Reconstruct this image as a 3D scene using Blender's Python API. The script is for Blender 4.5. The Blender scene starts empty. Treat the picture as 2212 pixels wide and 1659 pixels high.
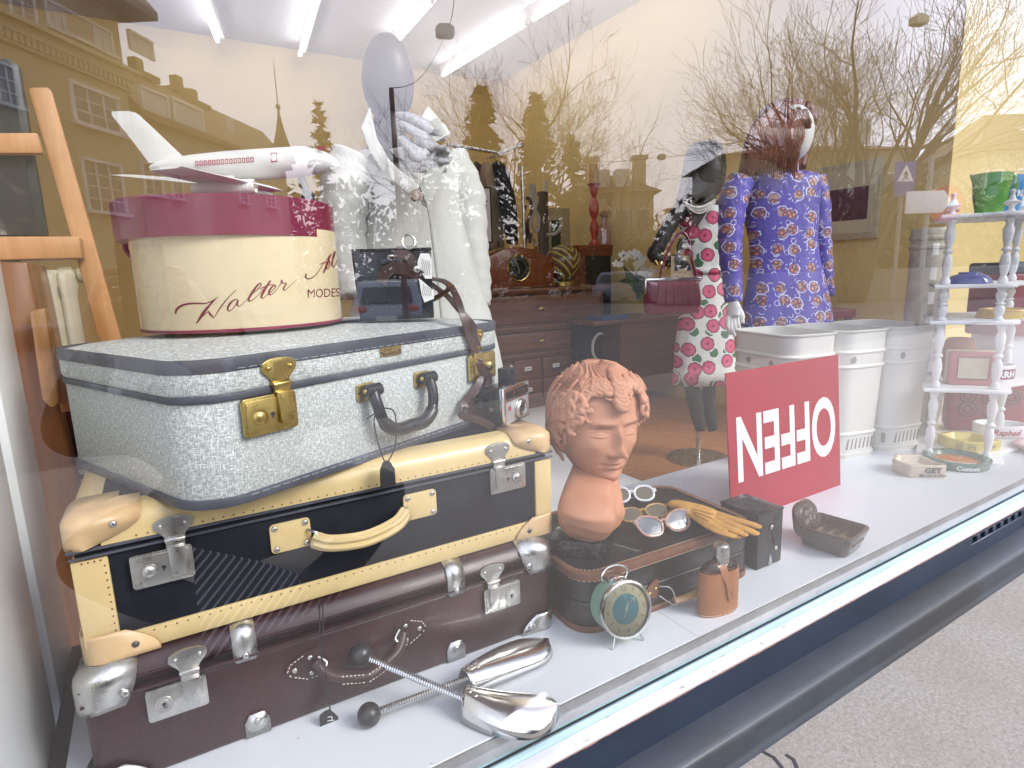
import bpy, bmesh, math, random
from mathutils import Vector as V, Matrix, Euler
R = math.radians
random.seed(7)
S = bpy.context.scene
COL = S.collection
# ------------------------------------------------------------------ camera
FPX, CX, CY = 1283.0, 1106.0, 829.5          # focal length and centre for a 2212 px wide picture
CAM = V((0, -.62, .82))
def _rot(yaw, pitch, roll):
    cy, sy, cp, sp, cr, sr = math.cos(yaw), math.sin(yaw), math.cos(pitch), math.sin(pitch), math.cos(roll), math.sin(roll)
    Rz = Matrix(((cr, -sr, 0), (sr, cr, 0), (0, 0, 1))); Rx = Matrix(((1, 0, 0), (0, cp, -sp), (0, sp, cp)))
    Ry = Matrix(((cy, 0, -sy), (0, 1, 0), (sy, 0, cy))); Bm = Matrix(((1, 0, 0), (0, 0, -1), (0, 1, 0)))
    return Rz @ Rx @ Ry @ Bm
CM = _rot(R(31.1), R(10.5), R(-1.9))
cam = bpy.data.cameras.new('camera'); cam.sensor_width = 36; cam.lens = 36 * FPX / 2212; cam.clip_start = .02; cam.clip_end = 3000
camo = bpy.data.objects.new('camera', cam); COL.objects.link(camo)
_r, _d, _f = CM[0], CM[1], CM[2]
camo.matrix_world = Matrix(((_r[0], -_d[0], -_f[0], CAM.x), (_r[1], -_d[1], -_f[1], CAM.y), (_r[2], -_d[2], -_f[2], CAM.z), (0, 0, 0, 1)))
S.camera = camo
# ------------------------------------------------------------------ sky, sun, exposure
SUN_EL, SUN_AZ = R(36), R(146)
W = bpy.data.worlds.new('World'); S.world = W; W.use_nodes = True
nt = W.node_tree; nt.nodes.clear()
_o = nt.nodes.new('ShaderNodeOutputWorld'); _b = nt.nodes.new('ShaderNodeBackground'); _s = nt.nodes.new('ShaderNodeTexSky')
_s.sky_type = 'NISHITA'; _s.sun_disc = False; _s.sun_elevation = SUN_EL; _s.sun_rotation = SUN_AZ; _s.dust_density = 3.0; _s.air_density = 1.2
_tc = nt.nodes.new('ShaderNodeTexCoord'); _mp = nt.nodes.new('ShaderNodeMapping'); _mp.inputs['Scale'].default_value = (1, 1, 2.2)
_n = nt.nodes.new('ShaderNodeTexNoise'); _n.inputs['Scale'].default_value = 2.6; _n.inputs['Detail'].default_value = 6; _n.inputs['Roughness'].default_value = .55
_cr = nt.nodes.new('ShaderNodeValToRGB'); _cr.color_ramp.elements[0].position = .32; _cr.color_ramp.elements[1].position = .72
_cr.color_ramp.elements[0].color = (4.9, 5.3, 7.5, 1); _cr.color_ramp.elements[1].color = (8.8, 8.9, 9.9, 1)
_mx = nt.nodes.new('ShaderNodeMix'); _mx.data_type = 'RGBA'; _mx.inputs[0].default_value = .8
nt.links.new(_tc.outputs['Generated'], _mp.inputs[0]); nt.links.new(_mp.outputs[0], _n.inputs['Vector']); nt.links.new(_n.outputs['Fac'], _cr.inputs[0])
nt.links.new(_s.outputs[0], _mx.inputs[6]); nt.links.new(_cr.outputs[0], _mx.inputs[7]); nt.links.new(_mx.outputs[2], _b.inputs[0]); nt.links.new(_b.outputs[0], _o.inputs[0])
_b.inputs['Strength'].default_value = .15
sun = bpy.data.lights.new('sun', 'SUN'); sun.energy = 1.2; sun.angle = R(24); sun.color = (1, .96, .9)
suno = bpy.data.objects.new('sun', sun); COL.objects.link(suno)
_az = math.radians(146)
sd = V((math.sin(_az) * math.cos(SUN_EL), math.cos(_az) * math.cos(SUN_EL), math.sin(SUN_EL)))
suno.rotation_euler = (-sd).to_track_quat('-Z', 'Y').to_euler(); suno.location = (0, -6, 8)
S.view_settings.view_transform = 'Standard'; S.view_settings.look = 'None'; S.view_settings.exposure = 1.3; S.view_settings.gamma = 1
S.cycles.use_denoising = True
S.cycles.max_bounces = 10; S.cycles.transparent_max_bounces = 24; S.cycles.glossy_bounces = 5; S.cycles.diffuse_bounces = 4; S.cycles.sample_clamp_indirect = 6
S.cycles.caustics_reflective = False; S.cycles.caustics_refractive = False
# ------------------------------------------------------------------ reading points off the picture
def ray(px, py): return CM.transposed() @ V(((px - CX) / FPX, (py - CY) / FPX, 1))
def onY(px, py, y=0.): r = ray(px, py); return CAM + r * ((y - CAM.y) / r.y)
def onZ(px, py, z): r = ray(px, py); return CAM + r * ((z - CAM.z) / r.z)
def onX(px, py, x): r = ray(px, py); return CAM + r * ((x - CAM.x) / r.x)
def onD(px, py, d): return CAM + ray(px, py) * d
def vert(px, py, P):
    r = ray(px, py); hx, hy = P[0] - CAM.x, P[1] - CAM.y
    return CAM + r * ((hx * r.x + hy * r.y) / (r.x * r.x + r.y * r.y))
def Zm(x0, y0, w, zx, zy): return ((x0 + zx * w / 2212) * .8848, (y0 + zy * w / 2212) * .8848)
class Face:                                   # a vertical plane through O, facing -v, turned by rz
    def __init__(s, O, rz): s.O = V(O); s.ex = V((math.cos(rz), math.sin(rz), 0)); s.n = V((math.sin(rz), -math.cos(rz), 0)); s.rz = rz
    def __call__(s, px, py, off=0.):
        r = ray(px, py); t = ((s.O + s.n * off - CAM).dot(s.n)) / r.dot(s.n); p = CAM + r * t - s.O
        return p.dot(s.ex), p.z
def mir(p): return V((p[0], -p[1], p[2]))     # a point seen in the pane -> the place across the street
# ------------------------------------------------------------------ mesh builder
class B:
    def __init__(s): s.v = []; s.f = []; s.mi = []; s.M = Matrix.Identity(4); s.cur = 0
    def at(s, x=0, y=0, z=0, rx=0, ry=0, rz=0, sc=1):
        s.M = Matrix.Translation((x, y, z)) @ Euler((rx, ry, rz)).to_matrix().to_4x4() @ (Matrix.Scale(sc, 4) if not isinstance(sc, tuple) else Matrix.Diagonal((*sc, 1)))
        return s
    def mx(s, m): s.M = m; return s
    def m(s, i): s.cur = i; return s
    def add(s, vs, fs):
        o = len(s.v); s.v += [s.M @ V(p) for p in vs]; s.f += [[i + o for i in f] for f in fs]; s.mi += [s.cur] * len(fs); return s
    def box(s, x0, x1, y0, y1, z0, z1):
        return s.add([(x0, y0, z0), (x1, y0, z0), (x1, y1, z0), (x0, y1, z0), (x0, y0, z1), (x1, y0, z1), (x1, y1, z1), (x0, y1, z1)],
                     [(3, 2, 1, 0), (4, 5, 6, 7), (0, 1, 5, 4), (1, 2, 6, 5), (2, 3, 7, 6), (3, 0, 4, 7)])
    def loft(s, rings, cap0=True, cap1=True, closed=True, loop=False):
        n = len(rings[0]); vs = [p for r in rings for p in r]; fs = []
        m = len(rings)
        for i in range(m if loop else m - 1):
            a, b = i * n, ((i + 1) % m) * n
            for j in range(n if closed else n - 1):
                k = (j + 1) % n; fs.append((a + j, a + k, b + k, b + j))
        if not loop:
            if cap0 and closed: fs.append(tuple(range(n))[::-1])
            if cap1 and closed: fs.append(tuple((m - 1) * n + i for i in range(n)))
        return s.add(vs, fs)
    def prism(s, out, z0, z1, top=1.0):
        return s.loft([[(x, y, z0) for x, y in out], [(x * top, y * top, z1) for x, y in out]])
    def plate(s, out, y0, y1):                 # outline in x,z extruded along y (y0 in front)
        return s.loft([[(x, y1, z) for x, z in out], [(x, y0, z) for x, z in out]])
    def lathe(s, prof, n=32, sx=1, sy=1, cx=0, cy=0, cap=True):
        rings = [[(cx + r * sx * math.cos(2 * math.pi * i / n), cy + r * sy * math.sin(2 * math.pi * i / n), z) for i in range(n)] for r, z in prof]
        return s.loft(rings, cap, cap)
    def tube(s, path, r, n=8, closed=False, flat=1.0, up=None):
        P = [V(p) for p in path]; m = len(P); rings = []; prev = None
        for i in range(m):
            t = (P[(i + 1) % m] - P[i - 1]) if closed else (P[min(i + 1, m - 1)] - P[max(i - 1, 0)])
            if t.length < 1e-9: t = V((0, 0, 1))
            t.normalize()
            if up is not None: a = V(up)
            elif prev is None: a = V((0, 0, 1)) if abs(t.z) < .9 else V((1, 0, 0))
            else: a = prev
            a = a - t * a.dot(t)
            if a.length < 1e-6: a = V((1, .3, .2)); a = a - t * a.dot(t)
            a.normalize(); prev = a; b = t.cross(a); rr = r[i] if isinstance(r, (list, tuple)) else r
            rings.append([P[i] + a * (rr * flat * math.cos(2 * math.pi * j / n)) + b * (rr * math.sin(2 * math.pi * j / n)) for j in range(n)])
        return s.loft(rings, True, True, True, closed)
    def ribbon(s, path, w, th, side):          # flat strap; side = width direction (vector or list)
        P = [V(p) for p in path]; m = len(P); rings = []
        for i in range(m):
            t = (P[min(i + 1, m - 1)] - P[max(i - 1, 0)]).normalized(); sd_ = V(side[i] if isinstance(side, list) else side)
            sd_ = (sd_ - t * sd_.dot(t)).normalized(); nn = t.cross(sd_); ww = w[i] if isinstance(w, list) else w
            rings.append([P[i] + sd_ * ww / 2 + nn * th / 2, P[i] - sd_ * ww / 2 + nn * th / 2, P[i] - sd_ * ww / 2 - nn * th / 2, P[i] + sd_ * ww / 2 - nn * th / 2])
        return s.loft(rings)
    def ell(s, c, r, n=16, m=10, rot=None):
        r = (r, r, r) if not isinstance(r, tuple) else r; q = rot or Matrix.Identity(3)
        rings = []
        for i in range(1, m):
            a = math.pi * i / m
            rings.append([V(c) + q @ V((r[0] * math.sin(a) * math.cos(2 * math.pi * j / n), r[1] * math.sin(a) * math.sin(2 * math.pi * j / n), -r[2] * math.cos(a))) for j in range(n)])
        vs = [p for rg in rings for p in rg] + [V(c) + q @ V((0, 0, -r[2])), V(c) + q @ V((0, 0, r[2]))]; fs = []
        for i in range(m - 2):
            for j in range(n): k = (j + 1) % n; fs.append((i * n + j, i * n + k, (i + 1) * n + k, (i + 1) * n + j))
        b, t = len(vs) - 2, len(vs) - 1
        for j in range(n): k = (j + 1) % n; fs.append((b, k, j)); fs.append((t, (m - 2) * n + j, (m - 2) * n + k))
        return s.add(vs, fs)
    def grid(s, fn, nu, nv, cu=False):          # fn(i/nu, j/nv) -> point
        vs = [fn(i / nu, j / nv) for i in range(nu + (0 if cu else 1)) for j in range(nv + 1)]; fs = []; w = nv + 1
        for i in range(nu):
            i2 = (i + 1) % nu if cu else i + 1
            for j in range(nv): fs.append((i * w + j, i2 * w + j, i2 * w + j + 1, i * w + j + 1))
        return s.add(vs, fs)
    def build(s, name, mats, parent=None, bev=0, seg=2, smooth=True, ang=38, sub=0, solid=0):
        me = bpy.data.meshes.new(name); me.from_pydata([tuple(p) for p in s.v], [], s.f)
        mats = mats if isinstance(mats, (list, tuple)) else [mats]
        for m_ in mats: me.materials.append(m_)
        for p, i in zip(me.polygons, s.mi): p.material_index = i
        bm = bmesh.new(); bm.from_mesh(me); bmesh.ops.recalc_face_normals(bm, faces=bm.faces)
        if bev:
            es = [e for e in bm.edges if len(e.link_faces) == 2 and e.calc_face_angle(0) > R(30)]
            bmesh.ops.bevel(bm, geom=es, offset=bev, segments=seg, affect='EDGES', profile=.5, clamp_overlap=True)
        bm.to_mesh(me); bm.free()
        if smooth:
            for p in me.polygons: p.use_smooth = True
            me.set_sharp_from_angle(angle=R(ang))
        o = bpy.data.objects.new(name, me); COL.objects.link(o)
        if parent is not None: o.parent = parent
        if solid: md = o.modifiers.new('thickness', 'SOLIDIFY'); md.thickness = solid; md.offset = 0
        if sub: md = o.modifiers.new('smooth', 'SUBSURF'); md.levels = sub; md.render_levels = sub
        return o
def rr(x0, x1, y0, y1, r, n=5):                # rounded rectangle outline, counter-clockwise
    out = []
    for cx, cy, a0 in ((x1 - r, y0 + r, -90), (x1 - r, y1 - r, 0), (x0 + r, y1 - r, 90), (x0 + r, y0 + r, 180)):
        for i in range(n + 1): a = R(a0 + 90 * i / n); out.append((cx + r * math.cos(a), cy + r * math.sin(a)))
    return out
def tag(o, label=None, cat=None, group=None, kind=None):
    if label: o['label'] = label
    if cat: o['category'] = cat
    if group: o['group'] = group
    if kind: o['kind'] = kind
    return o
def thing(name, label, cat, loc=(0, 0, 0), rz=0, group=None, rx=0, ry=0):
    o = bpy.data.objects.new(name, None); COL.objects.link(o); o.empty_display_size = .05
    o.location = loc; o.rotation_euler = (rx, ry, rz); return tag(o, label, cat, group)
def dup(root, loc, rz=None, label=None, sc=None):
    r = root.copy(); COL.objects.link(r); r.location = loc
    if rz is not None: r.rotation_euler = (0, 0, rz)
    if sc: r.scale = (sc, sc, sc)
    if label: r['label'] = label
    for ch in list(root.children):
        c = ch.copy(); COL.objects.link(c); c.parent = r
        for g in ch.children: d = g.copy(); COL.objects.link(d); d.parent = c
    return r
def spl(pts, n=8):                             # Catmull-Rom through points
    P = [V(p) if len(p) == 3 else V((p[0], p[1], 0)) for p in pts]; out = []
    for i in range(len(P) - 1):
        a, b, c, d = P[max(i - 1, 0)], P[i], P[i + 1], P[min(i + 2, len(P) - 1)]
        for k in range(n):
            t = k / n; out.append(.5 * ((2 * b) + (c - a) * t + (2 * a - 5 * b + 4 * c - d) * t * t + (3 * b - a - 3 * c + d) * t ** 3))
    return out + [P[-1]]
def spl2(pts, n=8): return [(p.x, p.y) for p in spl(pts, n)]
def text_mesh(txt, size, bold=0., cx=True, shear=0., sx=1.):   # outline letters as flat (x,y) polygons
    c = bpy.data.curves.new('letters', 'FONT'); c.body = txt; c.size = size; c.offset = bold; c.shear = shear; c.align_x = 'CENTER' if cx else 'LEFT'; c.resolution_u = 5 if size >= .5 else 2
    o = bpy.data.objects.new('letters', c); COL.objects.link(o)
    me = bpy.data.meshes.new_from_object(o.evaluated_get(bpy.context.evaluated_depsgraph_get()))
    vs = [(v.co.x * sx, v.co.y) for v in me.vertices]; fs = [tuple(p.vertices) for p in me.polygons]
    bpy.data.objects.remove(o); bpy.data.curves.remove(c); bpy.data.meshes.remove(me)
    return vs, fs
def letters(b, txt, size, fn, bold=0., cx=True, shear=0., sx=1.):   # fn(u,v) -> 3D point
    vs, fs = text_mesh(txt, size, bold, cx, shear, sx)
    b.add([fn(u, v) for u, v in vs], fs); return b
def stroke(b, pts, w, fn, n=6):               # pen stroke: pts (u,v) or (u,v,width); fn(u,v)->3D
    P = spl([(p[0], p[1], p[2] if len(p) > 2 else w) for p in pts], n); L = []; Rr = []
    for i, p in enumerate(P):
        q0, q1 = P[max(i - 1, 0)], P[min(i + 1, len(P) - 1)]; d = V((q1.x - q0.x, q1.y - q0.y)); d = d.normalized() if d.length > 1e-9 else V((1, 0)); nx, ny = -d.y, d.x
        L.append(fn(p.x + nx * p.z / 2, p.y + ny * p.z / 2)); Rr.append(fn(p.x - nx * p.z / 2, p.y - ny * p.z / 2))
    k = len(P); b.add(L + Rr, [(i, i + 1, k + i + 1, k + i) for i in range(k - 1)]); return b
# ------------------------------------------------------------------ materials
def _lin(c):
    return tuple(c)
class NT:
    def __init__(s, name):
        s.mat = bpy.data.materials.new(name); s.mat.use_nodes = True; s.t = s.mat.node_tree; s.b = s.t.nodes['Principled BSDF']; s._tc = None
    def n(s, typ, **kw):
        x = s.t.nodes.new(typ)
        for k, v in kw.items():
            if k.startswith('i_'): x.inputs[k[2:].replace('_', ' ')].default_value = v
            else: setattr(x, k, v)
        return x
    def l(s, a, b): s.t.links.new(a, b)
    def co(s, kind='Object', scale=(1, 1, 1), rot=(0, 0, 0), loc=(0, 0, 0)):
        if s._tc is None: s._tc = s.n('ShaderNodeTexCoord')
        m = s.n('ShaderNodeMapping'); m.inputs['Scale'].default_value = scale; m.inputs['Rotation'].default_value = rot; m.inputs['Location'].default_value = loc
        s.l(s._tc.outputs[kind], m.inputs[0]); return m.outputs[0]
    def noise(s, vec, scale, detail=3, rough=.5, dist=0.):
        x = s.n('ShaderNodeTexNoise'); x.inputs['Scale'].default_value = scale; x.inputs['Detail'].default_value = detail; x.inputs['Roughness'].default_value = rough; x.inputs['Distortion'].default_value = dist
        s.l(vec, x.inputs['Vector']); return x.outputs['Fac']
    def ramp(s, fac, stops, interp='LINEAR'):
        x = s.n('ShaderNodeValToRGB'); cr = x.color_ramp; cr.interpolation = interp
        while len(cr.elements) < len(stops): cr.elements.new(.5)
        for e, (p, c) in zip(cr.elements, stops):
            e.position = p; e.color = (*c, 1) if not isinstance(c, (int, float)) else (c, c, c, 1)
        s.l(fac, x.inputs[0]); return x.outputs[0]
    def mix(s, fac, a, b, mode='MIX'):
        x = s.n('ShaderNodeMix', data_type='RGBA', blend_type=mode)
        for sock, v in ((0, fac), (6, a), (7, b)):
            if hasattr(v, 'is_output') or isinstance(v, bpy.types.NodeSocket): s.l(v, x.inputs[sock])
            elif sock == 0: x.inputs[0].default_value = v
            else: x.inputs[sock].default_value = (*v, 1)
        return x.outputs[2]
    def math(s, op, a, b=0.):
        x = s.n('ShaderNodeMath', operation=op)
        for i, v in enumerate((a, b)):
            if isinstance(v, bpy.types.NodeSocket): s.l(v, x.inputs[i])
            else: x.inputs[i].default_value = v
        return x.outputs[0]
    def col(s, c):
        if isinstance(c, bpy.types.NodeSocket): s.l(c, s.b.inputs['Base Color'])
        else: s.b.inputs['Base Color'].default_value = (*c, 1)
        return s
    def set(s, rough=.5, metal=0., coat=0., spec=None, sheen=0., trans=0., sss=0.):
        s.b.inputs['Roughness'].default_value = rough; s.b.inputs['Metallic'].default_value = metal; s.b.inputs['Coat Weight'].default_value = coat
        if spec is not None: s.b.inputs['Specular IOR Level'].default_value = spec
        if sheen: s.b.inputs['Sheen Weight'].default_value = sheen
        if trans: s.b.inputs['Transmission Weight'].default_value = trans
        return s
    def bump(s, h, st=.3, dist=.002):
        x = s.n('ShaderNodeBump'); x.inputs['Strength'].default_value = st; x.inputs['Distance'].default_value = dist; s.l(h, x.inputs['Height']); s.l(x.outputs[0], s.b.inputs['Normal']); return s
def plain(name, c, rough=.5, metal=0., var=.12, scale=30., bump=0., coat=0., spec=None, bscale=None, bdist=.001, grime=None):
    t = NT(name); vec = t.co(); f = t.noise(vec, scale, 4, .6)
    lo = tuple(x * (1 - var) for x in c); hi = tuple(min(1, x * (1 + var)) for x in c)
    cc = t.ramp(f, [(.3, lo), (.7, hi)])
    if grime:
        g = t.noise(vec, scale * .35, 6, .7); cc = t.mix(t.ramp(g, [(.55, 0.), (.75, 1.)]), cc, grime)
    t.col(cc); t.set(rough, metal, coat, spec)
    r = t.ramp(t.noise(vec, scale * 1.7, 3), [(.3, max(0, rough - .07)), (.7, min(1, rough + .07))]); t.l(r, t.b.inputs['Roughness'])
    if bump: t.bump(t.noise(vec, bscale or scale * 4, 4, .6), bump, bdist)
    return t.mat
def wood(name, c0, c1, scale=6., axis='X', rough=.45, coat=.15, stretch=12., bump=.15):
    t = NT(name); sc = {'X': (1 / stretch, 1, 1), 'Y': (1, 1 / stretch, 1), 'Z': (1, 1, 1 / stretch)}[axis]
    vec = t.co(scale=tuple(x * scale for x in sc)); f = t.noise(vec, 5, 6, .65, .6); g = t.noise(vec, 38, 3, .7)
    c = t.mix(t.ramp(g, [(.35, 0.), (.75, .35)]), t.ramp(f, [(.3, c0), (.55, tuple((a + b) / 2 for a, b in zip(c0, c1))), (.75, c1)]), tuple(x * .55 for x in c0))
    t.col(c).set(rough, 0, coat); t.bump(g, bump, .001); return t.mat
def glossy_metal(name, c, rough=.2, scratch=.1, dirt=.0):
    t = NT(name); vec = t.co(); f = t.noise(vec, 60, 5, .7)
    t.col(t.ramp(f, [(.3, tuple(x * (1 - scratch) for x in c)), (.7, c)])); t.set(rough, 1)
    t.l(t.ramp(t.noise(vec, 25, 5, .7), [(.3, rough * .7), (.75, min(1, rough * 1.9))]), t.b.inputs['Roughness'])
    if dirt: t.bump(t.noise(vec, 40, 4), dirt, .001)
    return t.mat
def emit(name, c, st):
    m = bpy.data.materials.new(name); m.use_nodes = True; n = m.node_tree; n.nodes.clear()
    o = n.nodes.new('ShaderNodeOutputMaterial'); e = n.nodes.new('ShaderNodeEmission'); e.inputs[0].default_value = (*c, 1); e.inputs[1].default_value = st; n.links.new(e.outputs[0], o.inputs[0]); return m
M = {}
M['chrome'] = glossy_metal('chrome', (.78, .78, .77), .14)
M['steel'] = glossy_metal('nickel', (.62, .61, .58), .24, .2)
M['brass'] = glossy_metal('brass', (.62, .47, .17), .24, .25)
M['darkmetal'] = glossy_metal('dark_metal', (.16, .15, .14), .35)
M['white'] = plain('white_paint', (.82, .82, .82), .42, var=.03, scale=6)
M['black'] = plain('black_plastic', (.016, .016, .018), .3, var=.2, coat=.2)
M['blackm'] = plain('black_matte', (.014, .014, .016), .65, var=.25, bump=.1)
M['rubber'] = plain('rubber', (.02, .02, .022), .6)
M['paper'] = plain('paper', (.8, .79, .75), .7, var=.04)
M['ink'] = plain('ink', (.03, .03, .035), .6)
M['cord'] = plain('cord', (.02, .02, .02), .7)
# grey linen-look suitcase cloth
t = NT('grey_weave')
a = t.noise(t.co(scale=(1, 1, 7)), 150, 2, .6); b_ = t.noise(t.co(scale=(6, 6, 1)), 150, 2, .6)
ck = t.noise(t.co(), 260, 1)
f = t.math('MAXIMUM', a, b_)
t.col(t.mix(t.ramp(f, [(.52, 0.), (.62, 1.)]), (.36, .385, .37), (.76, .79, .76)))
t.set(.55, 0, .1); t.bump(f, .4, .001); M['weave'] = t.mat
M['greytrim'] = plain('grey_trim', (.075, .078, .095), .45, var=.2, scale=18, bump=.1, grime=(.2, .23, .3))
# black cloth suitcase, cream vinyl, leather corners, burgundy fibre
M['navycloth'] = plain('black_canvas', (.008, .0095, .015), .6, var=.5, scale=14, bump=.5, bscale=900, spec=.25)
M['cream'] = plain('cream_vinyl', (.66, .50, .24), .35, var=.1, scale=9, bump=.1, coat=.25)
M['tan'] = plain('tan_leather', (.62, .42, .22), .42, var=.15, scale=22, coat=.12, bump=.1, grime=(.45, .23, .11))
M['burg'] = plain('burgundy_fibre', (.032, .008, .010), .38, var=.3, scale=9, bump=.25, bscale=500, coat=.15, grime=(.07, .03, .03))
M['burgleather'] = plain('dark_leather', (.035, .012, .012), .4, var=.3, bump=.3)
M['stitch'] = plain('stitch_thread', (.7, .65, .55), .7)
M['hatcream'] = plain('hatbox_card', (.78, .65, .42), .3, var=.04, scale=5, coat=.3, grime=(.73, .58, .36))
M['crimson'] = plain('hatbox_lid_paper', (.20, .014, .05), .34, var=.1, scale=12, coat=.25)
M['hatink'] = plain('hatbox_ink', (.17, .012, .03), .45)
M['planewhite'] = plain('plane_white', (.78, .77, .73), .45, var=.05, scale=14)
M['planered'] = plain('plane_red', (.42, .05, .09), .5)
M['strap'] = plain('brown_strap', (.075, .04, .035), .45, var=.25, coat=.2, bump=.2)
M['straptan'] = plain('tan_strap', (.2, .11, .06), .5, var=.25)
M['bust'] = None
t = NT('terracotta'); vec = t.co(); f = t.noise(vec, 9, 5, .6)
c = t.ramp(f, [(.3, (.46, .20, .11)), (.55, (.56, .27, .16)), (.75, (.62, .33, .21))])
g = t.noise(vec, 4.5, 4, .7)
t.col(t.mix(t.ramp(g, [(.52, 0.), (.66, .6)]), c, (.42, .14, .055))); t.set(.62, 0, .04, .35); t.bump(t.noise(vec, 220, 3), .12, .0006); M['bust'] = t.mat
t = NT('black_marble'); vec = t.co(); n1 = t.noise(vec, 17, 4, .6, 2.2)
v = t.math('ABSOLUTE', t.math('SUBTRACT', n1, .5)); t.col(t.ramp(v, [(.0, (.20, .17, .11)), (.005, (.06, .05, .04)), (.012, (.012, .012, .013))])); t.set(.12, 0, .3); M['marble'] = t.mat
M['blackcase'] = plain('black_pebble', (.011, .0095, .009), .36, var=.4, scale=8, bump=.25, bscale=700, coat=.15)
M['trimbrown'] = plain('brown_trim', (.17, .075, .04), .42, var=.2, scale=30, bump=.15)
M['glove'] = plain('yellow_glove', (.56, .29, .065), .72, var=.16, scale=60, bump=.25, bscale=500)
M['gloveline'] = plain('glove_seam', (.27, .12, .025), .8)
M['flaskleather'] = plain('tan_flask_leather', (.36, .145, .055), .45, var=.14, scale=14, bump=.2)
M['mint'] = plain('mint_paint', (.27, .47, .35), .4, var=.06, coat=.2)
M['dial'] = plain('cream_dial', (.66, .60, .38), .5, var=.05)
M['dialblue'] = plain('blue_dial', (.10, .31, .35), .5, var=.08)
M['gold'] = glossy_metal('gold', (.75, .55, .2), .2)
M['signred'] = plain('sign_red', (.36, .010, .028), .42, var=.06, scale=5, coat=.05)
M['signwhite'] = plain('sign_white', (.78, .79, .8), .5, var=.02)
M['bin'] = plain('enamel_offwhite', (.72, .70, .65), .38, var=.035, scale=5, coat=.25)
M['binhole'] = plain('bin_inside', (.3, .28, .25), .6)
M['floorwhite'] = plain('display_floor', (.74, .765, .80), .22, var=.03, scale=3, spec=.5, grime=(.69, .72, .76))
M['wallwhite'] = plain('display_side_white', (.87, .89, .90), .35, var=.02, scale=3, grime=(.80, .82, .84))
t = NT('interior_wall'); vec = t.co(); f = t.noise(vec, .8, 4); t.col(t.ramp(f, [(.3, (.70, .53, .22)), (.7, (.75, .58, .25))])); t.set(.8); M['wall'] = t.mat
M['ceil'] = plain('ceiling_white', (.44, .44, .50), .8, var=.02, scale=2)
M['chest'] = wood('walnut', (.12, .047, .022), (.27, .12, .06), 5, 'X', .42)
M['clockwood'] = wood('mahogany', (.16, .035, .008), (.30, .075, .02), 4, 'X', .25, .4)
M['easel'] = wood('beech', (.48, .22, .07), (.62, .33, .13), 4, 'Z', .5)
M['darkwood'] = wood('cupboard_wood', (.17, .055, .012), (.36, .14, .035), 3, 'Z', .35, .25)
M['counter'] = wood('counter_wood', (.12, .04, .016), (.21, .085, .036), 3, 'X', .5)
M['tube'] = emit('fluorescent_light', (1, .97, .92), 6.5)
# ------------------------------------------------------------------ the setting
FZ, SZ, CZ_ = .2024, -.25, 3.0                # display floor, shop floor, ceiling
# pavement and street
t = NT('pavement_concrete'); vec = t.co(); f = t.noise(vec, 130, 6, .85); g = t.noise(vec, 380, 2, .7); h = t.noise(vec, 6, 4)
c = t.ramp(f, [(.36, (.23, .212, .185)), (.5, (.32, .298, .268)), (.66, (.41, .39, .355))])
c = t.mix(t.ramp(g, [(.62, 0.), (.72, .6)]), c, (.54, .52, .49)); c = t.mix(t.ramp(g, [(.27, .75), (.34, 0.)]), c, (.10, .09, .08))
c = t.mix(t.ramp(h, [(.3, .3), (.6, 0.)]), c, (.25, .21, .17)); t.col(c).set(.9, spec=.2); t.bump(f, .8, .003); M['pave'] = t.mat
M['asphalt'] = plain('asphalt', (.10, .10, .10), .9, var=.2, scale=8)
M['redlane'] = plain('red_road_paint', (.30, .05, .045), .8, var=.1)
M['roadwhite'] = plain('road_white', (.72, .72, .70), .7)
M['roadyellow'] = plain('road_yellow', (.62, .46, .10), .7)
b = B()
prof = [(-.06, .03), (-2.6, .03), (-2.65, -.08), (-6, -.45), (-10, -.78), (-60, -.8), (-900, -.8)]
xs = [-400, -60, -20, -6, -1, .5, 2, 4, 8, 20, 60, 400]
b.grid(lambda u, v: (xs[int(round(u * 11))], prof[1 + int(round(v * 5))][0], prof[1 + int(round(v * 5))][1]), 11, 5)
tag(b.build('road', M['asphalt']), kind='structure')
b = B(); b.box(-30, 40, -2.62, .3, -.1, .03); tag(b.build('pavement', M['pave']), kind='structure')
# red bus lane and white dashes, yellow crossing on the far side
def road_strip(name, poly, mat, z): b = B(); b.add([(x, y, z) for x, y in poly], [tuple(range(len(poly)))]); return tag(b.build(name, mat), kind='structure')
def rz_(px, py, z=-.79): p = mir(onZ(px, py, z)); return (p.x, p.y)
road_strip('road_lane', [rz_(1130, 668), rz_(1260, 655), rz_(1900, 658), rz_(2110, 680), rz_(2080, 704), rz_(1500, 684)], M['redlane'], -.79)
for k, (a, b2) in enumerate((((2095, 698), (2150, 699)), ((2198, 700), (2265, 701)), ((1990, 697), (2045, 698)))):
    x0, y0 = rz_(*a); x1, y1 = rz_(*b2); road_strip('road_marking', [(x0, y0), (x1, y1), (x1, y1 + .12), (x0, y0 + .12)], M['roadwhite'], -.785)
for k in range(7):
    x0, y0 = rz_(1990 + 34 * k, 637 + 7 * k); x1, y1 = rz_(2120 + 60 * k, 637 + 7.5 * k); road_strip('road_crossing', [(x0, y0), (x1, y1), (x1, y1 + .55), (x0, y0 + .55)], M['roadyellow'], -.785)
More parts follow.
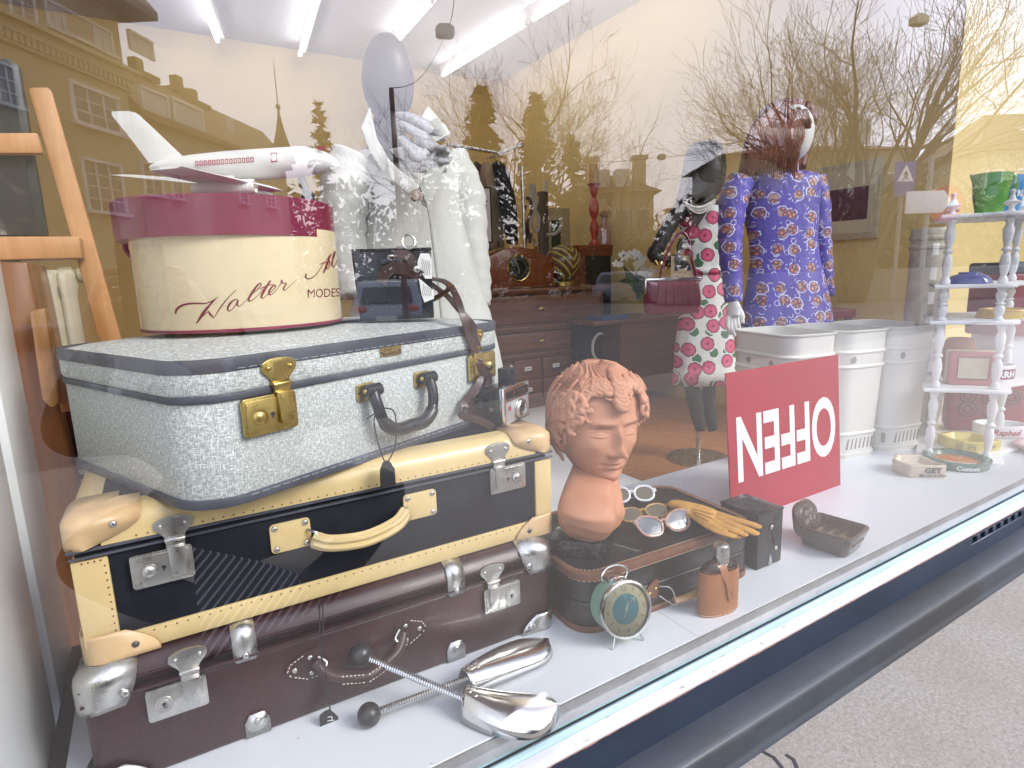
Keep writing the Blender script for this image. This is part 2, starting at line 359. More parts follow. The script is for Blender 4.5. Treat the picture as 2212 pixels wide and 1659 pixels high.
# shop floor, ceiling, walls
t = NT('parquet'); vec = t.co(); br = t.n('ShaderNodeTexBrick'); t.l(t.co(rot=(0, 0, R(52))), br.inputs['Vector'])
for k_, v_ in (('Scale', 1.0), ('Brick Width', .5), ('Row Height', .07), ('Mortar Size', .0015)): br.inputs[k_].default_value = v_
br.inputs['Color1'].default_value = (.40, .165, .058, 1); br.inputs['Color2'].default_value = (.32, .125, .044, 1); br.inputs['Mortar'].default_value = (.12, .045, .015, 1)
f = t.noise(t.co(scale=(2, 14, 1), rot=(0, 0, R(52))), 5, 5, .6); c = t.mix(t.ramp(f, [(.35, 0.), (.7, .5)]), br.outputs['Color'], (.50, .23, .095)); t.col(c).set(.5); M['parquet'] = t.mat
b = B(); b.box(-3, 4.4, .63, 5.8, SZ - .1, SZ); tag(b.build('shop_floor', M['parquet']), kind='structure')
b = B(); b.box(-3, 6.5, .02, 5.9, CZ_, CZ_ + .1); tag(b.build('ceiling', M['ceil']), kind='structure')
b = B(); b.box(-3, 4.6, 5.7, 5.85, SZ - .1, CZ_); tag(b.build('back_wall', M['wall']), kind='structure')
b = B(); b.box(3.78, 3.95, 1.0, 5.7, SZ - .1, CZ_); b.box(3.95, 6.5, 1.0, 1.15, SZ - .1, CZ_); b.box(6.5, 6.65, .02, 1.15, SZ - .1, CZ_); tag(b.build('right_wall', M['wall']), kind='structure')
b = B(); b.box(-3.1, -3, -.2, 5.85, SZ - .1, CZ_ + .1); tag(b.build('left_wall', M['wall']), kind='structure')
# display platform with board joints
t = NT('display_boards'); vec = t.co()
f = t.noise(vec, 3, 4); c = t.ramp(f, [(.3, (.66, .69, .73)), (.7, (.71, .735, .77))]); c = t.mix(t.ramp(t.noise(vec, 55, 2, .8), [(.735, 0.), (.76, .7)]), c, (.35, .36, .38)); t.col(c).set(.3, spec=.4); M['boards'] = t.mat
def seam(xa, ya, xb, yb): return (xa, ya, xb, yb)
j1a, j1b = onZ(1420, 1320, FZ), onZ(1513, 1377, FZ)
b = B(); xj = (j1a.x + j1b.x) / 2; xs2 = [-.165, xj - .0006, xj + .0006, 1.93, 1.9312, 6.4]
for i in (0, 2, 4): b.box(xs2[i], xs2[i + 1], .007, .626, FZ - .028, FZ)
b.box(-.165, 6.4, .0075, .625, FZ - .04, FZ - .0285)
o = b.build('display_floor', M['boards'], bev=.0006, seg=1); tag(o, kind='structure')
b = B(); b.box(-.165, 6.4, .6, .626, SZ, FZ - .045); tag(b.build('display_front_panel', M['wallwhite']), kind='structure')
b = B()
b.box(-.26, -.19, .008, .40, SZ, CZ_); b.box(-.235, -.205, .40, .455, SZ, CZ_); b.box(-.26, -.19, .455, .626, SZ, CZ_); b.box(-.26, -.205, .40, .455, SZ, .38)
tag(b.build('display_side_wall', M['wallwhite'], bev=.003), kind='structure')
b = B(); b.box(-.189, -.166, .01, .62, FZ - .05, FZ - .012); tag(b.build('floor_gap_strip', M['darkmetal']), kind='structure')
# shop front: pane, sill, plinth board, ledge, vent
shop = thing('shop_window', 'large shop window pane with white sill and navy plinth board above the pavement', 'shop window', (0, 0, 0))
g = bpy.data.materials.new('window_glass'); g.use_nodes = True; n = g.node_tree; n.nodes.clear()
o_ = n.nodes.new('ShaderNodeOutputMaterial'); mx = n.nodes.new('ShaderNodeMixShader'); tr = n.nodes.new('ShaderNodeBsdfTransparent'); gl = n.nodes.new('ShaderNodeBsdfGlossy'); fr = None
tr.inputs[0].default_value = (.965, .98, .975, 1); gl.inputs['Roughness'].default_value = 0; gl.inputs['Color'].default_value = (1, 1, 1, 1)
ge = n.nodes.new('ShaderNodeNewGeometry'); dt = n.nodes.new('ShaderNodeVectorMath'); dt.operation = 'DOT_PRODUCT'; n.links.new(ge.outputs['Normal'], dt.inputs[0]); n.links.new(ge.outputs['Incoming'], dt.inputs[1])
def _mm(op, a, c=0.):
    x = n.nodes.new('ShaderNodeMath'); x.operation = op
    for i, v in enumerate((a, c)):
        if isinstance(v, bpy.types.NodeSocket): n.links.new(v, x.inputs[i])
        else: x.inputs[i].default_value = v
    return x.outputs[0]
schl = _mm('ADD', _mm('MULTIPLY', _mm('POWER', _mm('SUBTRACT', 1., _mm('ABSOLUTE', dt.outputs['Value'])), 5.), .953), .047)
two = _mm('DIVIDE', _mm('MULTIPLY', schl, 3.1), _mm('ADD', _mm('MULTIPLY', schl, 2.1), 1.))   # double glazing: four surfaces
n.links.new(two, mx.inputs[0]); n.links.new(tr.outputs[0], mx.inputs[1]); n.links.new(gl.outputs[0], mx.inputs[2]); n.links.new(mx.outputs[0], o_.inputs[0]); M['glass'] = g
gc = bpy.data.materials.new('glass_back'); gc.use_nodes = True; n = gc.node_tree; n.nodes.clear(); o_ = n.nodes.new('ShaderNodeOutputMaterial'); tr = n.nodes.new('ShaderNodeBsdfTransparent'); tr.inputs[0].default_value = (1, 1, 1, 1); n.links.new(tr.outputs[0], o_.inputs[0]); M['glassback'] = gc
M['glassedge'] = plain('glass_edge', (.30, .46, .50), .25, var=.1)
b = B(); b.add([(-.3, 0, .17), (6.45, 0, .17), (6.45, 0, 3.0), (-.3, 0, 3.0)], [(0, 1, 2, 3)]).m(1).add([(-.3, .006, .17), (6.45, .006, .17), (6.45, .006, 3.0), (-.3, .006, 3.0)], [(0, 1, 2, 3)])
b.m(2).add([(-.3, 0, .17), (6.45, 0, .17), (6.45, .006, .17), (-.3, .006, .17)], [(0, 1, 2, 3)])
b.build('window_pane', [M['glass'], M['glassback'], M['glassedge']], shop, smooth=False)
t = NT('sill_paint'); vec = t.co(scale=(.25, 1, 1)); f = t.noise(vec, 90, 6, .75); c = t.mix(t.ramp(f, [(.6, 0.), (.7, 1.)]), (.58, .58, .60), (.28, .24, .21)); t.col(c).set(.4, coat=.1); t.bump(t.noise(t.co(scale=(.3, 1, 1)), 60, 5, .7), .35, .002); M['sill'] = t.mat
b = B(); b.box(-.5, 6.6, -.0325, .006, .1515, .158); b.build('window_sill', M['sill'], shop, bev=.002)
b = B(); b.tube([(-.5, -.0045, .161), (6.6, -.0045, .161)], .0062, 8); b.build('glazing_bead', plain('putty', (.34, .47, .50), .35, var=.15, scale=6), shop)
b = B(); b.box(-.165, 6.4, .0035, .0066, .168, .2010); b.build('aluminium_strip', plain('strip_grey', (.34, .34, .345), .35, .5, var=.25, scale=9), shop)
t = NT('navy_paint'); vec = t.co(scale=(.5, 1, 1)); f = t.noise(vec, 9, 5, .6); sp = t.n('ShaderNodeSeparateXYZ'); t.l(t.co(), sp.inputs[0])
c = t.ramp(f, [(.3, (.008, .017, .034)), (.7, (.015, .028, .052))]); edge = t.math('GREATER_THAN', t.math('ADD', sp.outputs['Z'], t.math('MULTIPLY', t.noise(t.co(scale=(.4, 1, 1)), 60, 5, .7), .008)), .1520)
c = t.mix(edge, c, (.40, .20, .15)); t.col(c).set(.42, coat=.1); t.bump(f, .2, .002); M['navy'] = t.mat
_v0, _v1 = onY(2098, 1172, -.03), onY(2212, 1106, -.03); vx0, vx1, vz = _v0.x, _v1.x, (_v0.z + _v1.z) / 2
b = B(); b.box(-.5, vx0, -.03, .0, .02, .1515); b.box(vx1, 6.6, -.03, 0, .02, .1515); b.box(vx0, vx1, -.03, 0, vz + .0085, .1515); b.box(vx0, vx1, -.03, 0, .02, vz - .0085)
for k in range(8): x = vx0 + (vx1 - vx0) * k / 7; b.box(x - .0095, x + .0095, -.029, 0, vz - .0085, vz + .0085)
b.build('plinth_board', M['navy'], shop, bev=.0015, seg=1)
b = B(); b.box(vx0 - .01, vx1 + .01, -.002, .003, vz - .012, vz + .012); b.build('vent_backing', M['blackm'], shop)
t = NT('ledge_stone'); vec = t.co(scale=(.6, 1, 1)); f = t.noise(vec, 7, 6, .7); h = t.noise(t.co(scale=(.5, 1, 1)), 2.2, 5, .75); g2 = t.noise(t.co(), 140, 4, .8)
c = t.ramp(f, [(.3, (.022, .028, .038)), (.7, (.042, .050, .063))]); c = t.mix(t.ramp(h, [(.56, 0.), (.64, .8)]), c, (.024, .024, .024)); c = t.mix(t.ramp(g2, [(.68, 0.), (.74, .5)]), c, (.16, .155, .155))
t.col(c).set(.5, coat=.08); t.bump(g2, .25, .002); M['ledge'] = t.mat
b = B(); pts = [(-.028, .02), (-.028, .0862), (-.031, .0866), (-.055, .0856), (-.074, .0848), (-.0805, .0832), (-.0845, .079), (-.086, .072), (-.0868, .045), (-.0885, .036), (-.094, .031), (-.094, .02)]
b.loft([[(x, y, z) for y, z in pts] for x in [-.5 + .6 * i for i in range(13)]]); b.build('stone_ledge', M['ledge'], shop, ang=50)
b = B(); crk = [((1645, 1622), (1690, 1659)), ((1697, 1630), (1722, 1659))]
for a_, c_ in crk:
    p, q = onZ(*a_, .0305), onZ(*c_, .0305); b.ribbon([p, p.lerp(q, .5) + V((.006, 0, 0)), q], .006, .001, (q - p).cross(V((0, 0, 1))))
tag(b.build('pavement_crack', M['ink']), kind='structure')
# fluorescent tubes below the ceiling
TZ = 2.88
def tube_light(a, c, label, ext=True):
    A, C = onZ(*a, TZ), onZ(*c, TZ); d = (C - A); L = max(d.length, 1.5 if ext else 0); L = d.length if d.length > 1.2 else L; rz = math.atan2(d.y, d.x)
    T = thing('fluorescent_lamp', label, 'ceiling lamp', A, rz, 'fluorescent tubes on the shop ceiling')
    b = B(); b.tube([(0, 0, 0), (L, 0, 0)], .0155, 12); b.build('light_tube', M['tube'], T)
    b = B(); b.box(-.06, L + .06, .005, .055, .03, CZ_ - TZ - .001); b.box(-.04, -.0, -.012, .012, -.012, .03); b.box(L, L + .04, -.012, .012, -.012, .03); b.build('lamp_housing', M['white'], T, bev=.004)
tube_light((470, 88), (428, -14), 'lit fluorescent tube above the white model airplane, leftmost on the ceiling')
tube_light((648, 118), (682, -8), 'lit fluorescent tube running almost straight away, between the airplane and the mannequin head')
tube_light((848, 100), (932, 6), 'lit fluorescent tube ending behind the egg shaped mannequin head', False)
tube_light((957, 162), (1133, 53), 'long lit fluorescent tube right of the mannequin head, farther one of its row', False)
tube_light((1152, 41), (1235, -9), 'lit fluorescent tube at the top edge, in line after the long tube')
# ------------------------------------------------------------------ suitcases
def roundcase(b, w, d, z0, z1, r, er=.012, n=6, inset=0.):
    """solid with rounded vertical corners and softened top/bottom edges"""
    rings = []
    for z, i in ((z0, er), (z0 + er * .3, er * .3), (z0 + er, 0), (z1 - er, 0), (z1 - er * .3, er * .3), (z1, er)):
        i += inset; rings.append([(x, y, z) for x, y in rr(i, w - i, i, d - i, max(r - i, .004), n)])
    b.loft(rings)
def band(b, w, d, z0, z1, r, out=.002, n=6):    # trim band all round, proud of the body
    o = rr(-out, w + out, -out, d + out, r + out, n); i = rr(.004, w - .004, .004, d - .004, max(r - .004, .002), n)
    b.loft([[(x, y, z0) for x, y in o], [(x, y, z1) for x, y in o], [(x, y, z1) for x, y in i], [(x, y, z0) for x, y in i]], False, False, True, True)
def rivet(b, x, z, r=.004, y=0., h=.0025): b.ell((x, y, z), (r, h, r), 10, 6)
def stitches(b, pts, L=.005, gap=.004, w=.0008, off=-.0006):
    P = [V(p) for p in pts]
    for a, c in zip(P[:-1], P[1:]):
        d = c - a; n = max(1, int(d.length / (L + gap))); u = d.normalized()
        for k in range(n):
            s = a + u * (k * (L + gap)); e = s + u * L; b.tube([s, e], w, 4)
def lock(T, G, name, mat, cx, cz, side, label=None, s=1.0, knob=True, off=.0):
    """draw-latch lock: plate on the body, hasp on the lid; side=+1 puts the hasp to the right of the plate centre"""
    def put(b): b.at(cx, -off, cz, sc=s); return b
    b = put(B()); b.plate(rr(-.034, .034, -.022, .022, .004, 4), -.005, .0)
    b.plate(rr(-.031, .031, -.019, .019, .003, 4), -.0062, -.004); L = b.build(name, mat, T, bev=.0008)
    if label: L['label'] = label
    b = put(B()); hx = .017 * side
    out = [(hx - .021, .058), (hx - .0215, .049), (hx - .012, .038), (hx - .010, .030), (hx + .010, .030), (hx + .012, .038), (hx + .0215, .049), (hx + .021, .058), (hx + .010, .0625), (hx - .010, .0625)]
    b.plate(spl2(out + out[:1], 3)[:-1], -.004, .001); b.box(hx - .0105, hx + .0105, -.0065, -.001, .022, .034); b.tube([(hx - .0115, -.0062, .033), (hx + .0115, -.0062, .033)], .0026, 8)
    b.plate([(hx - .0095, .024), (hx - .0085, -.010), (hx - .006, -.014), (hx + .006, -.014), (hx + .0085, -.010), (hx + .0095, .024)], -.0105, -.0065)
    rivet(b, hx - .014, .052, .003, -.0045); rivet(b, hx + .014, .052, .003, -.0045); b.build('hasp', mat, L, bev=.0006)
    b = put(B()); kx = -.015 * side
    b.at(cx + kx * s, -off - .006 * s, cz - .001, R(90), sc=s); b.lathe([(0, .006), (.0055, .0055), (.0085, .003), (.0095, 0)] if knob else [(0, .002), (.004, .002), (.0045, .003), (.0075, .0032), (.008, .002), (.0105, .0022), (.011, 0)], 20, cap=False)
    b.build('lock_knob', mat, L)
    b = put(B()); kx2 = 0.001 * side if knob else kx; b.plate([(kx2 + .0026 * math.cos(a * .6283), .0026 * math.sin(a * .6283)) for a in range(10)], -.0066 if knob else -.0085, -.006); b.box(kx2 - .0008, kx2 + .0008, -.0067 if knob else -.0086, -.006, -.005, 0); b.build('keyhole', M['ink'], L)
    return L
# ---- burgundy fibre case at the bottom
bo = V((-.126, .195, FZ)); brz = R(-1.5); GB = Face(bo, brz); bw, bd, bh = .672, .40, .166
T = thing('burgundy_suitcase', 'dark burgundy fibre suitcase with nickel corners at the bottom of the stack', 'suitcase', bo, brz)
ls = (GB(170, 1517)[1] + GB(1180, 1227)[1]) / 2
b = B(); roundcase(b, bw, bd, 0, ls, .012, .006); b.build('case_body', M['burg'], T, ang=60)
b = B(); roundcase(b, bw + .004, bd + .004, ls + .0015, bh, .02, .022); b.v = [V((p.x - .002, p.y - .002, p.z)) for p in b.v]; b.build('case_lid', M['burg'], T, ang=60)
b = B(); b.tube([(-.001, -.0035, ls + .003), (bw + .001, -.0035, ls + .003)], .0022, 6); b.tube([(-.001, -.0035, ls + .022), (bw + .001, -.0035, ls + .022)], .0008, 6); b.build('lid_piping', M['burgleather'], T)
for sx, x in ((1, 0), (-1, bw)):                 # nickel corners of the lid and the foot
    for z0, z1, nm in ((bh - .055, bh + .003, 'corner_cap'), (-.0005, .032, 'corner_cap')):
        b = B(); top = z1 > .1; q = []
        rings = []
        hh = z1 - z0
        for k in range(8):
            f = k / 7; z = z0 + hh * f; ww = .062 - (.018 * (1 - f) ** 2 if top else .03 * f ** 2); rad = .02
            ins = 0 if (not top or f < .62) else .024 * ((f - .62) / .38) ** 2
            a = rr(-.004 + ins, .12, -.004 + ins, .12, max(.02, .024), 6)
            arc = [p for p in a if p[0] < ww and p[1] < ww]; arc = [(ww, -.004 + ins)] + [p for p in a[14:28] if p[0] <= ww and p[1] <= ww][::-1][::-1] if False else None
            pts = [(ww, -.004 + ins)] + [( .02 + ins - .004 + .024 * math.cos(R(270 - 90 * j / 6)) , .02 + ins - .004 + .024 * math.sin(R(270 - 90 * j / 6))) for j in range(7)] + [(-.004 + ins, ww)]
            rings.append([(x + sx * px_, py_, z) for px_, py_ in pts])
        if top: rings.append([(x + sx * max(.02, px_ * sx if False else abs(p[0] - x)), max(.02, p[1]), z1 + .0005) for p in rings[-1]])
        b.loft(rings, False, False, False); rivet(b, x + sx * .045, z0 + (.016 if top else .014), .0055, -.005, .003); b.build(nm, M['steel'], T, solid=.0012, ang=70)
def tab(T, x, z0, z1, w=.03, lid=True):
    b = B()
    if lid: b.loft([[(x - w / 2, y, z), (x + w / 2, y, z)] for y, z in ((.030, bh + .001), (.018, bh + .0015), (.004, bh - .004), (-.0025, bh - .014), (-.004, bh - .024), (-.0042, z0 + .006))] + [[(x - w * .38, -.0042, z0 + .001), (x + w * .38, -.0042, z0 + .001)]], False, False, False)
    else: b.loft([[(x - w / 2, .004, -.0 + .0006), (x + w / 2, .004, .0006)], [(x - w / 2, -.002, .002), (x + w / 2, -.002, .002)], [(x - w / 2, -.003, z1 - .012), (x + w / 2, -.003, z1 - .012)], [(x - w * .3, -.003, z1), (x + w * .3, -.003, z1)]], False, False, False)
    rivet(b, x, (z0 + .009) if lid else z1 - .011, .0042, -.0048); b.build('edge_clasp', M['steel'], T, solid=.0012, ang=70)
for px, py in ((527, 1385), (983, 1245)): tab(T, GB(px, py)[0], GB(px, py + 30)[1] - .008, 0)
for px, py in ((560, 1585), (986, 1430)): tab(T, GB(px, py)[0], 0, .036, .032, False)
for (px, py), sd_ in (((384, 1502), 1), ((1082, 1286), -1)):
    u, z = GB(px, py); lock(T, GB, 'suitcase_lock', M['steel'], u, z, sd_, None, 1.0, False, .002)
ul, zl = GB(655, 1440); ur, zr = GB(888, 1358); zc = (zl + zr) / 2
hd = B()
for s, u in ((1, ul), (-1, ur)):
    o = [(u + s * .026, zc + .023), (u + s * .026, zc - .023), (u + s * .004, zc - .023), (u - s * .02, zc - .010), (u - s * .026, zc), (u - s * .02, zc + .012), (u + s * .006, zc + .023)]
    hd.plate(o, -.004, 0)
hd.tube(spl([(ul + .016, -.006, zc + .004), (ul + .03, -.02, zc - .012), (ul + .06, -.03, zc - .022), ((ul + ur) / 2, -.034, zc - .025), (ur - .06, -.03, zc - .022), (ur - .03, -.02, zc - .012), (ur - .016, -.006, zc + .004)], 6), .0095, 10, flat=.8)
H = hd.build('carry_handle', M['burgleather'], T, bev=.0012)
st = B()
for s, u in ((1, ul), (-1, ur)):
    o = [(u + s * .023, -.0045, zc + .020), (u + s * .023, -.0045, zc - .020), (u + s * .004, -.0045, zc - .020), (u - s * .018, -.0045, zc - .008), (u - s * .022, -.0045, zc), (u - s * .017, -.0045, zc + .010), (u + s * .006, -.0045, zc + .020)]
    stitches(st, o[1:], .003, .0025, .0007)
    for x, z in ((u + s * .010, zc + .012), (u + s * .010, zc - .012), (u - s * .012, zc)): b = B(); rivet(b, x, z, .004, -.005); b.build('rivet', M['steel'], H)
    b = B(); b.tube(spl([(u + s * .02, -.006, zc + .010), (u + s * .03, -.014, zc + .002), (u + s * .022, -.018, zc - .006)], 4), .0018, 6); b.build('handle_ring', M['steel'], H)
for dz in (.006, -.006): stitches(st, [(ul + .045, -.034, zc - .02 + dz), ((ul + ur) / 2, -.043, zc - .025 + dz), (ur - .045, -.034, zc - .02 + dz)], .003, .0025, .0007)
st.build('handle_stitching', M['stitch'], H)
# ---- black canvas case with cream bindings
ko = V((-.1115, .2110, .3705)); krz = R(-.8); GK = Face(ko, krz); kw, kd, kh = .676, .44, .183; kls = GK(996, 1018)[1]
T = thing('black_suitcase', 'black canvas suitcase with cream edging and tan leather corners in the middle of the stack', 'suitcase', ko, krz)
b = B(); roundcase(b, kw, kd, .0, kls, .014, .006); b.build('case_body', M['navycloth'], T, ang=60)
b = B(); roundcase(b, kw + .008, kd + .008, kls + .001, kh, .02, .022); b.v = [V((p.x - .004, p.y - .004, p.z)) for p in b.v]; b.build('case_lid', M['navycloth'], T, ang=60)
b = B(); b.tube([(-.005, -.0045, kls + .003), (kw + .005, -.0045, kls + .003)], .0025, 6); b.tube([(-.004, -.0048, kls - .006), (kw + .004, -.0048, kls - .006)], .0018, 6); b.build('lid_edge', M['greytrim'], T)
def binding(b, p0, p1, prof):                     # sweep an (a,b) profile in the plane square to x or z
    pass
b = B()
prof = [(-.0062, kh - .036), (-.0062, kh - .022), (-.0045, kh - .012), (.001, kh - .0035), (.010, kh + .0012), (.022, kh + .0022), (.040, kh + .0022), (.040, kh - .003), (.001, kh - .034)]
b.loft([[(x, y, z) for y, z in prof] for x in (.03, .2, .4, kw - .03)])
prof2 = [(-.0062, kh - .036), (-.0062, kh - .022), (-.0045, kh - .012), (.001, kh - .0035), (.010, kh + .0012), (.022, kh + .0022), (.030, kh + .0022), (.030, kh - .003)]
b.loft([[(x, y, z) for x, z in prof2] for y in (.03, kd - .03)]); b.loft([[(kw - x, y, z) for x, z in prof2] for y in (.03, kd - .03)])
b.build('lid_binding', M['cream'], T, ang=60)
b = B(); b.box(.0, kw, -.0035, .003, -.0008, .026); b.box(-.003, .034, -.0036, .03, .02, kls - .010); b.box(kw - .030, kw + .003, -.0036, .03, .02, kls - .010); b.box(-.0035, kw + .0035, .002, kd, -.0009, .02); b.build('body_binding', M['cream'], T, bev=.002)
b = B(); z = kh - .032
def dots(b, a, c, n, r=.0012):
    for k in range(n): p = V(a).lerp(V(c), (k + .5) / n); b.ell(p, r, 6, 4)
dots(b, (.06, -.0063, z), (kw - .06, -.0063, z), 46); dots(b, (.05, -.0037, .0215), (kw - .04, -.0037, .0215), 46); dots(b, (.030, -.0038, .03), (.030, -.0038, kls - .016), 10); dots(b, (.005, -.0038, kls - .013), (.030, -.0038, kls - .013), 4)
b.build('binding_stitch', M['trimbrown'], T)
def corner(T, x, sx, top):
    b = B(); rings = []
    N = 9
    for k in range(N):
        f = k / (N - 1)
        if top:
            z = kls + .004 + (kh + .003 - kls - .004) * min(1, f * 1.18); ins = 0 if f < .6 else .026 * ((f - .6) / .4) ** 1.6
            ww = .012 + .062 * math.sin(min(1, f * 1.5) * math.pi / 2) ** 1.0
        else:
            z = -.002 + .036 * f; ins = 0; ww = .074 - .034 * f ** 2
        rad = .022
        pts = [(ww, -.0078 + ins)] + [(-.0078 + ins + rad + rad * math.cos(R(270 - 15 * j)), -.0078 + ins + rad + rad * math.sin(R(270 - 15 * j))) for j in range(7)] + [(-.0078 + ins, ww)]
        rings.append([(x + sx * a, c, z) for a, c in pts])
    if top: rings.append([(x + sx * max(.05, abs(p[0] - x)) * 1.0, max(.05, p[1]), kh + .0035) for p in rings[-1]])
    else: rings.insert(0, [(x + sx * max(.04, abs(p[0] - x)), max(.04, p[1]), -.0022) for p in rings[0]])
    b.loft(rings, False, False, False); o = b.build('corner_leather', M['tan'], T, solid=.0022, ang=75)
    b = B(); rivet(b, x + sx * (.045 if top else .048), kls + .030 if top else .012, .0045, -.0088); b.build('rivet', M['steel'] if top else M['darkmetal'], o)
for x, sx in ((0, 1), (kw, -1)): corner(T, x, sx, True); corner(T, x, sx, False)
for (px, py), sd_ in (((352, 1218), 1), ((1092, 1030), -1)):
    u, z = GK(px, py); lock(T, GK, 'suitcase_lock', M['steel'], u, z, sd_, None, 1.0, True, .0045)
ul, zl = GK(628, 1160); ur, zr = GK(906, 1085); zc = (zl + zr) / 2
HPs = []
for u in (ul, ur): b = B(); b.plate(rr(u - .027, u + .027, zc - .021, zc + .021, .006, 4), -.004, 0); HPs.append(b.build('handle_plate', M['cream'], T, bev=.001))
b = B(); hp = spl([(ul + .028, -.012, zc - .010), (ul + .05, -.026, zc - .016), ((ul + ur) / 2, -.034, zc - .018), (ur - .05, -.026, zc - .012), (ur - .028, -.012, zc - .004)], 6)
b.tube(hp, [.0125] * len(hp), 12, flat=.62, up=(0, -1, .0)); b.tube([p + V((0, -.006, .006)) for p in hp], .0045, 8); b.tube([p + V((0, -.006, -.004)) for p in hp], .0045, 8); b.build('carry_handle', M['cream'], T)
for s, u, H in ((1, ul, HPs[0]), (-1, ur, HPs[1])):
    for dx in (-.02, .02):
        for dz in (-.015, .015): b = B(); rivet(b, u + dx, zc + dz, .0042, -.0045); b.build('rivet', M['steel'], H)
    b = B(); b.tube(spl([(u + s * .022, -.006, zc + .004), (u + s * .03, -.016, zc + .002), (u + s * .034, -.018, zc - .008)], 4), .002, 6); b.build('handle_ring', M['steel'], H)
# ---- grey linen-look case on top, turned
go = V((.0245, .123, .5555)); grz = R(22.5); GG = Face(go, grz); gw, gd, gh = .597, .42, .178; gls = GG(588, 842)[1]
T = thing('grey_suitcase', 'pale grey woven suitcase with brass locks on top of the stack, turned askew', 'suitcase', go, grz)
b = B(); roundcase(b, gw, gd, 0, gls, .06, .006, 10); b.build('case_body', M['weave'], T, ang=60)
b = B(); roundcase(b, gw + .006, gd + .006, gls + .003, gh - .002, .062, .006, 10); b.v = [V((p.x - .003, p.y - .003, p.z)) for p in b.v]
rings = [[(x, y, gh - .0015 + dz) for x, y in rr(i, gw - i, i, gd - i, .06 - i * .1 if i < .05 else .05, 10)] for i, dz in ((.004, 0), (.02, .004), (.06, .009), (.13, .0115), (.19, .012))]
b.loft(rings); b.build('case_lid', M['weave'], T, ang=60)
b = B(); band(b, gw, gd, gh - .0155, gh + .0012, .06, .005, 10); band(b, gw, gd, -.0012, .011, .06, .0035, 10); b.build('edge_trim', M['greytrim'], T, bev=.002)
b = B(); band(b, gw, gd, gls - .0035, gls + .005, .06, .0032, 10); b.build('seam_trim', M['greytrim'], T, bev=.0015)
st = B(); stitches(st, [(.06, -.0053, gh - .0125), (gw - .06, -.0053, gh - .0125)], .010, .0045, .0006); stitches(st, [(.06, -.0038, .008), (gw - .06, -.0038, .008)], .010, .0045, .0006); st.build('trim_stitching', plain('trim_thread', (.30, .31, .36), .6), T)
for (px, py), sd_ in (((578, 892), 1), ((1036, 790), -1)):
    u, z = GG(px, py); lock(T, GG, 'suitcase_lock', M['brass'], u, z, sd_, None, 1.08, True, .003)
u, z = GG(840, 758); b = B(); b.plate(rr(u - .021, u + .021, z - .0075, z + .0075, .0015, 3), -.0045, -.002); PL = b.build('name_plate', M['brass'], T)
b = B(); b.at(0, -.0049, 0); letters(b, 'Ernst', .007, lambda x, y: (u + x - .006, 0, z + y + .001), 0, True, .3); letters(b, 'Arnold Filter', .0075, lambda x, y: (u + x + .002, 0, z + y - .006), .0001, True, .3); b.build('plate_lettering', M['trimbrown'], PL, smooth=False)
b = B(); rivet(b, u - .018, z, .0016, -.005); rivet(b, u + .018, z, .0016, -.005); b.build('rivet', M['darkmetal'], PL)
ul, zl = GG(792, 848); ur, zr = GG(912, 818); zc = (zl + zr) / 2
b = B(); b.tube(spl([(ul, -.014, zc + .004), (ul, -.022, zc - .018), (ul + .008, -.026, zc - .046), (ul + .03, -.028, zc - .060), ((ul + ur) / 2, -.028, zc - .060), (ur - .03, -.028, zc - .060), (ur - .008, -.026, zc - .046), (ur, -.022, zc - .018), (ur, -.014, zc + .004)], 6), [.0085] * 12 + [.0105] * 25 + [.0085] * 12, 12)
for u in (ul, ur): b.tube([(u - .013, -.014, zc + .004), (u + .013, -.014, zc + .004)], .0095, 12)
H = b.build('carry_handle', M['black'], T)
for u in (ul, ur):
    b = B(); b.plate(rr(u - .02, u + .014, zc - .012, zc + .014, .005, 4), -.004, 0); b.tube([(u - .016, -.014, zc + .004), (u + .017, -.014, zc + .004)], .0036, 10); b.tube([(u, -.002, zc + .004), (u, -.014, zc + .004)], .004, 8); b.build('handle_mount', M['brass'], H, bev=.0008)
# price tag on a string, hung from the grey case's handle over the black case
uc = ul + .03
p0 = [(ul + .02, -.036, zc - .052), (ul + .033, -.033, zc - .045), (ul + .048, -.038, zc - .055), (ul + .053, -.039, zc - .085), (ul + .045, -.033, zc - .14), (ul + .036, -.034, zc - .160), (ul + .022, -.034, zc - .13), (ul + .012, -.036, zc - .075), (ul + .02, -.036, zc - .052)]
tg = thing('price_tag', 'blank black swing tag hanging on a cord from the grey suitcase handle', 'tag', go, grz)
def loc2(px, py, off): u_, z_ = GG(px, py, off); return (u_, -off, z_)
off = .045
b = B(); b.tube(spl([loc2(792, 905, off), loc2(812, 892, off), loc2(832, 882, off), loc2(850, 888, off), loc2(856, 915, off), loc2(854, 960, off), loc2(845, 985, off), loc2(834, 999, off), loc2(826, 985, off), loc2(814, 945, off), loc2(808, 905, off), loc2(820, 888, off)], 6), .0011, 6); b.ell(loc2(856, 930, off), (.002, .002, .004), 8, 6); b.build('cord', M['cord'], tg)
b = B(); o = [loc2(*p, off) for p in ((834, 994), (827, 999), (821, 1015), (822, 1056), (855, 1048), (852, 1012), (842, 997))]; b.plate([(p[0], p[2]) for p in o], -off - .0006, -off + .0006); b.build('card', M['blackm'], tg)
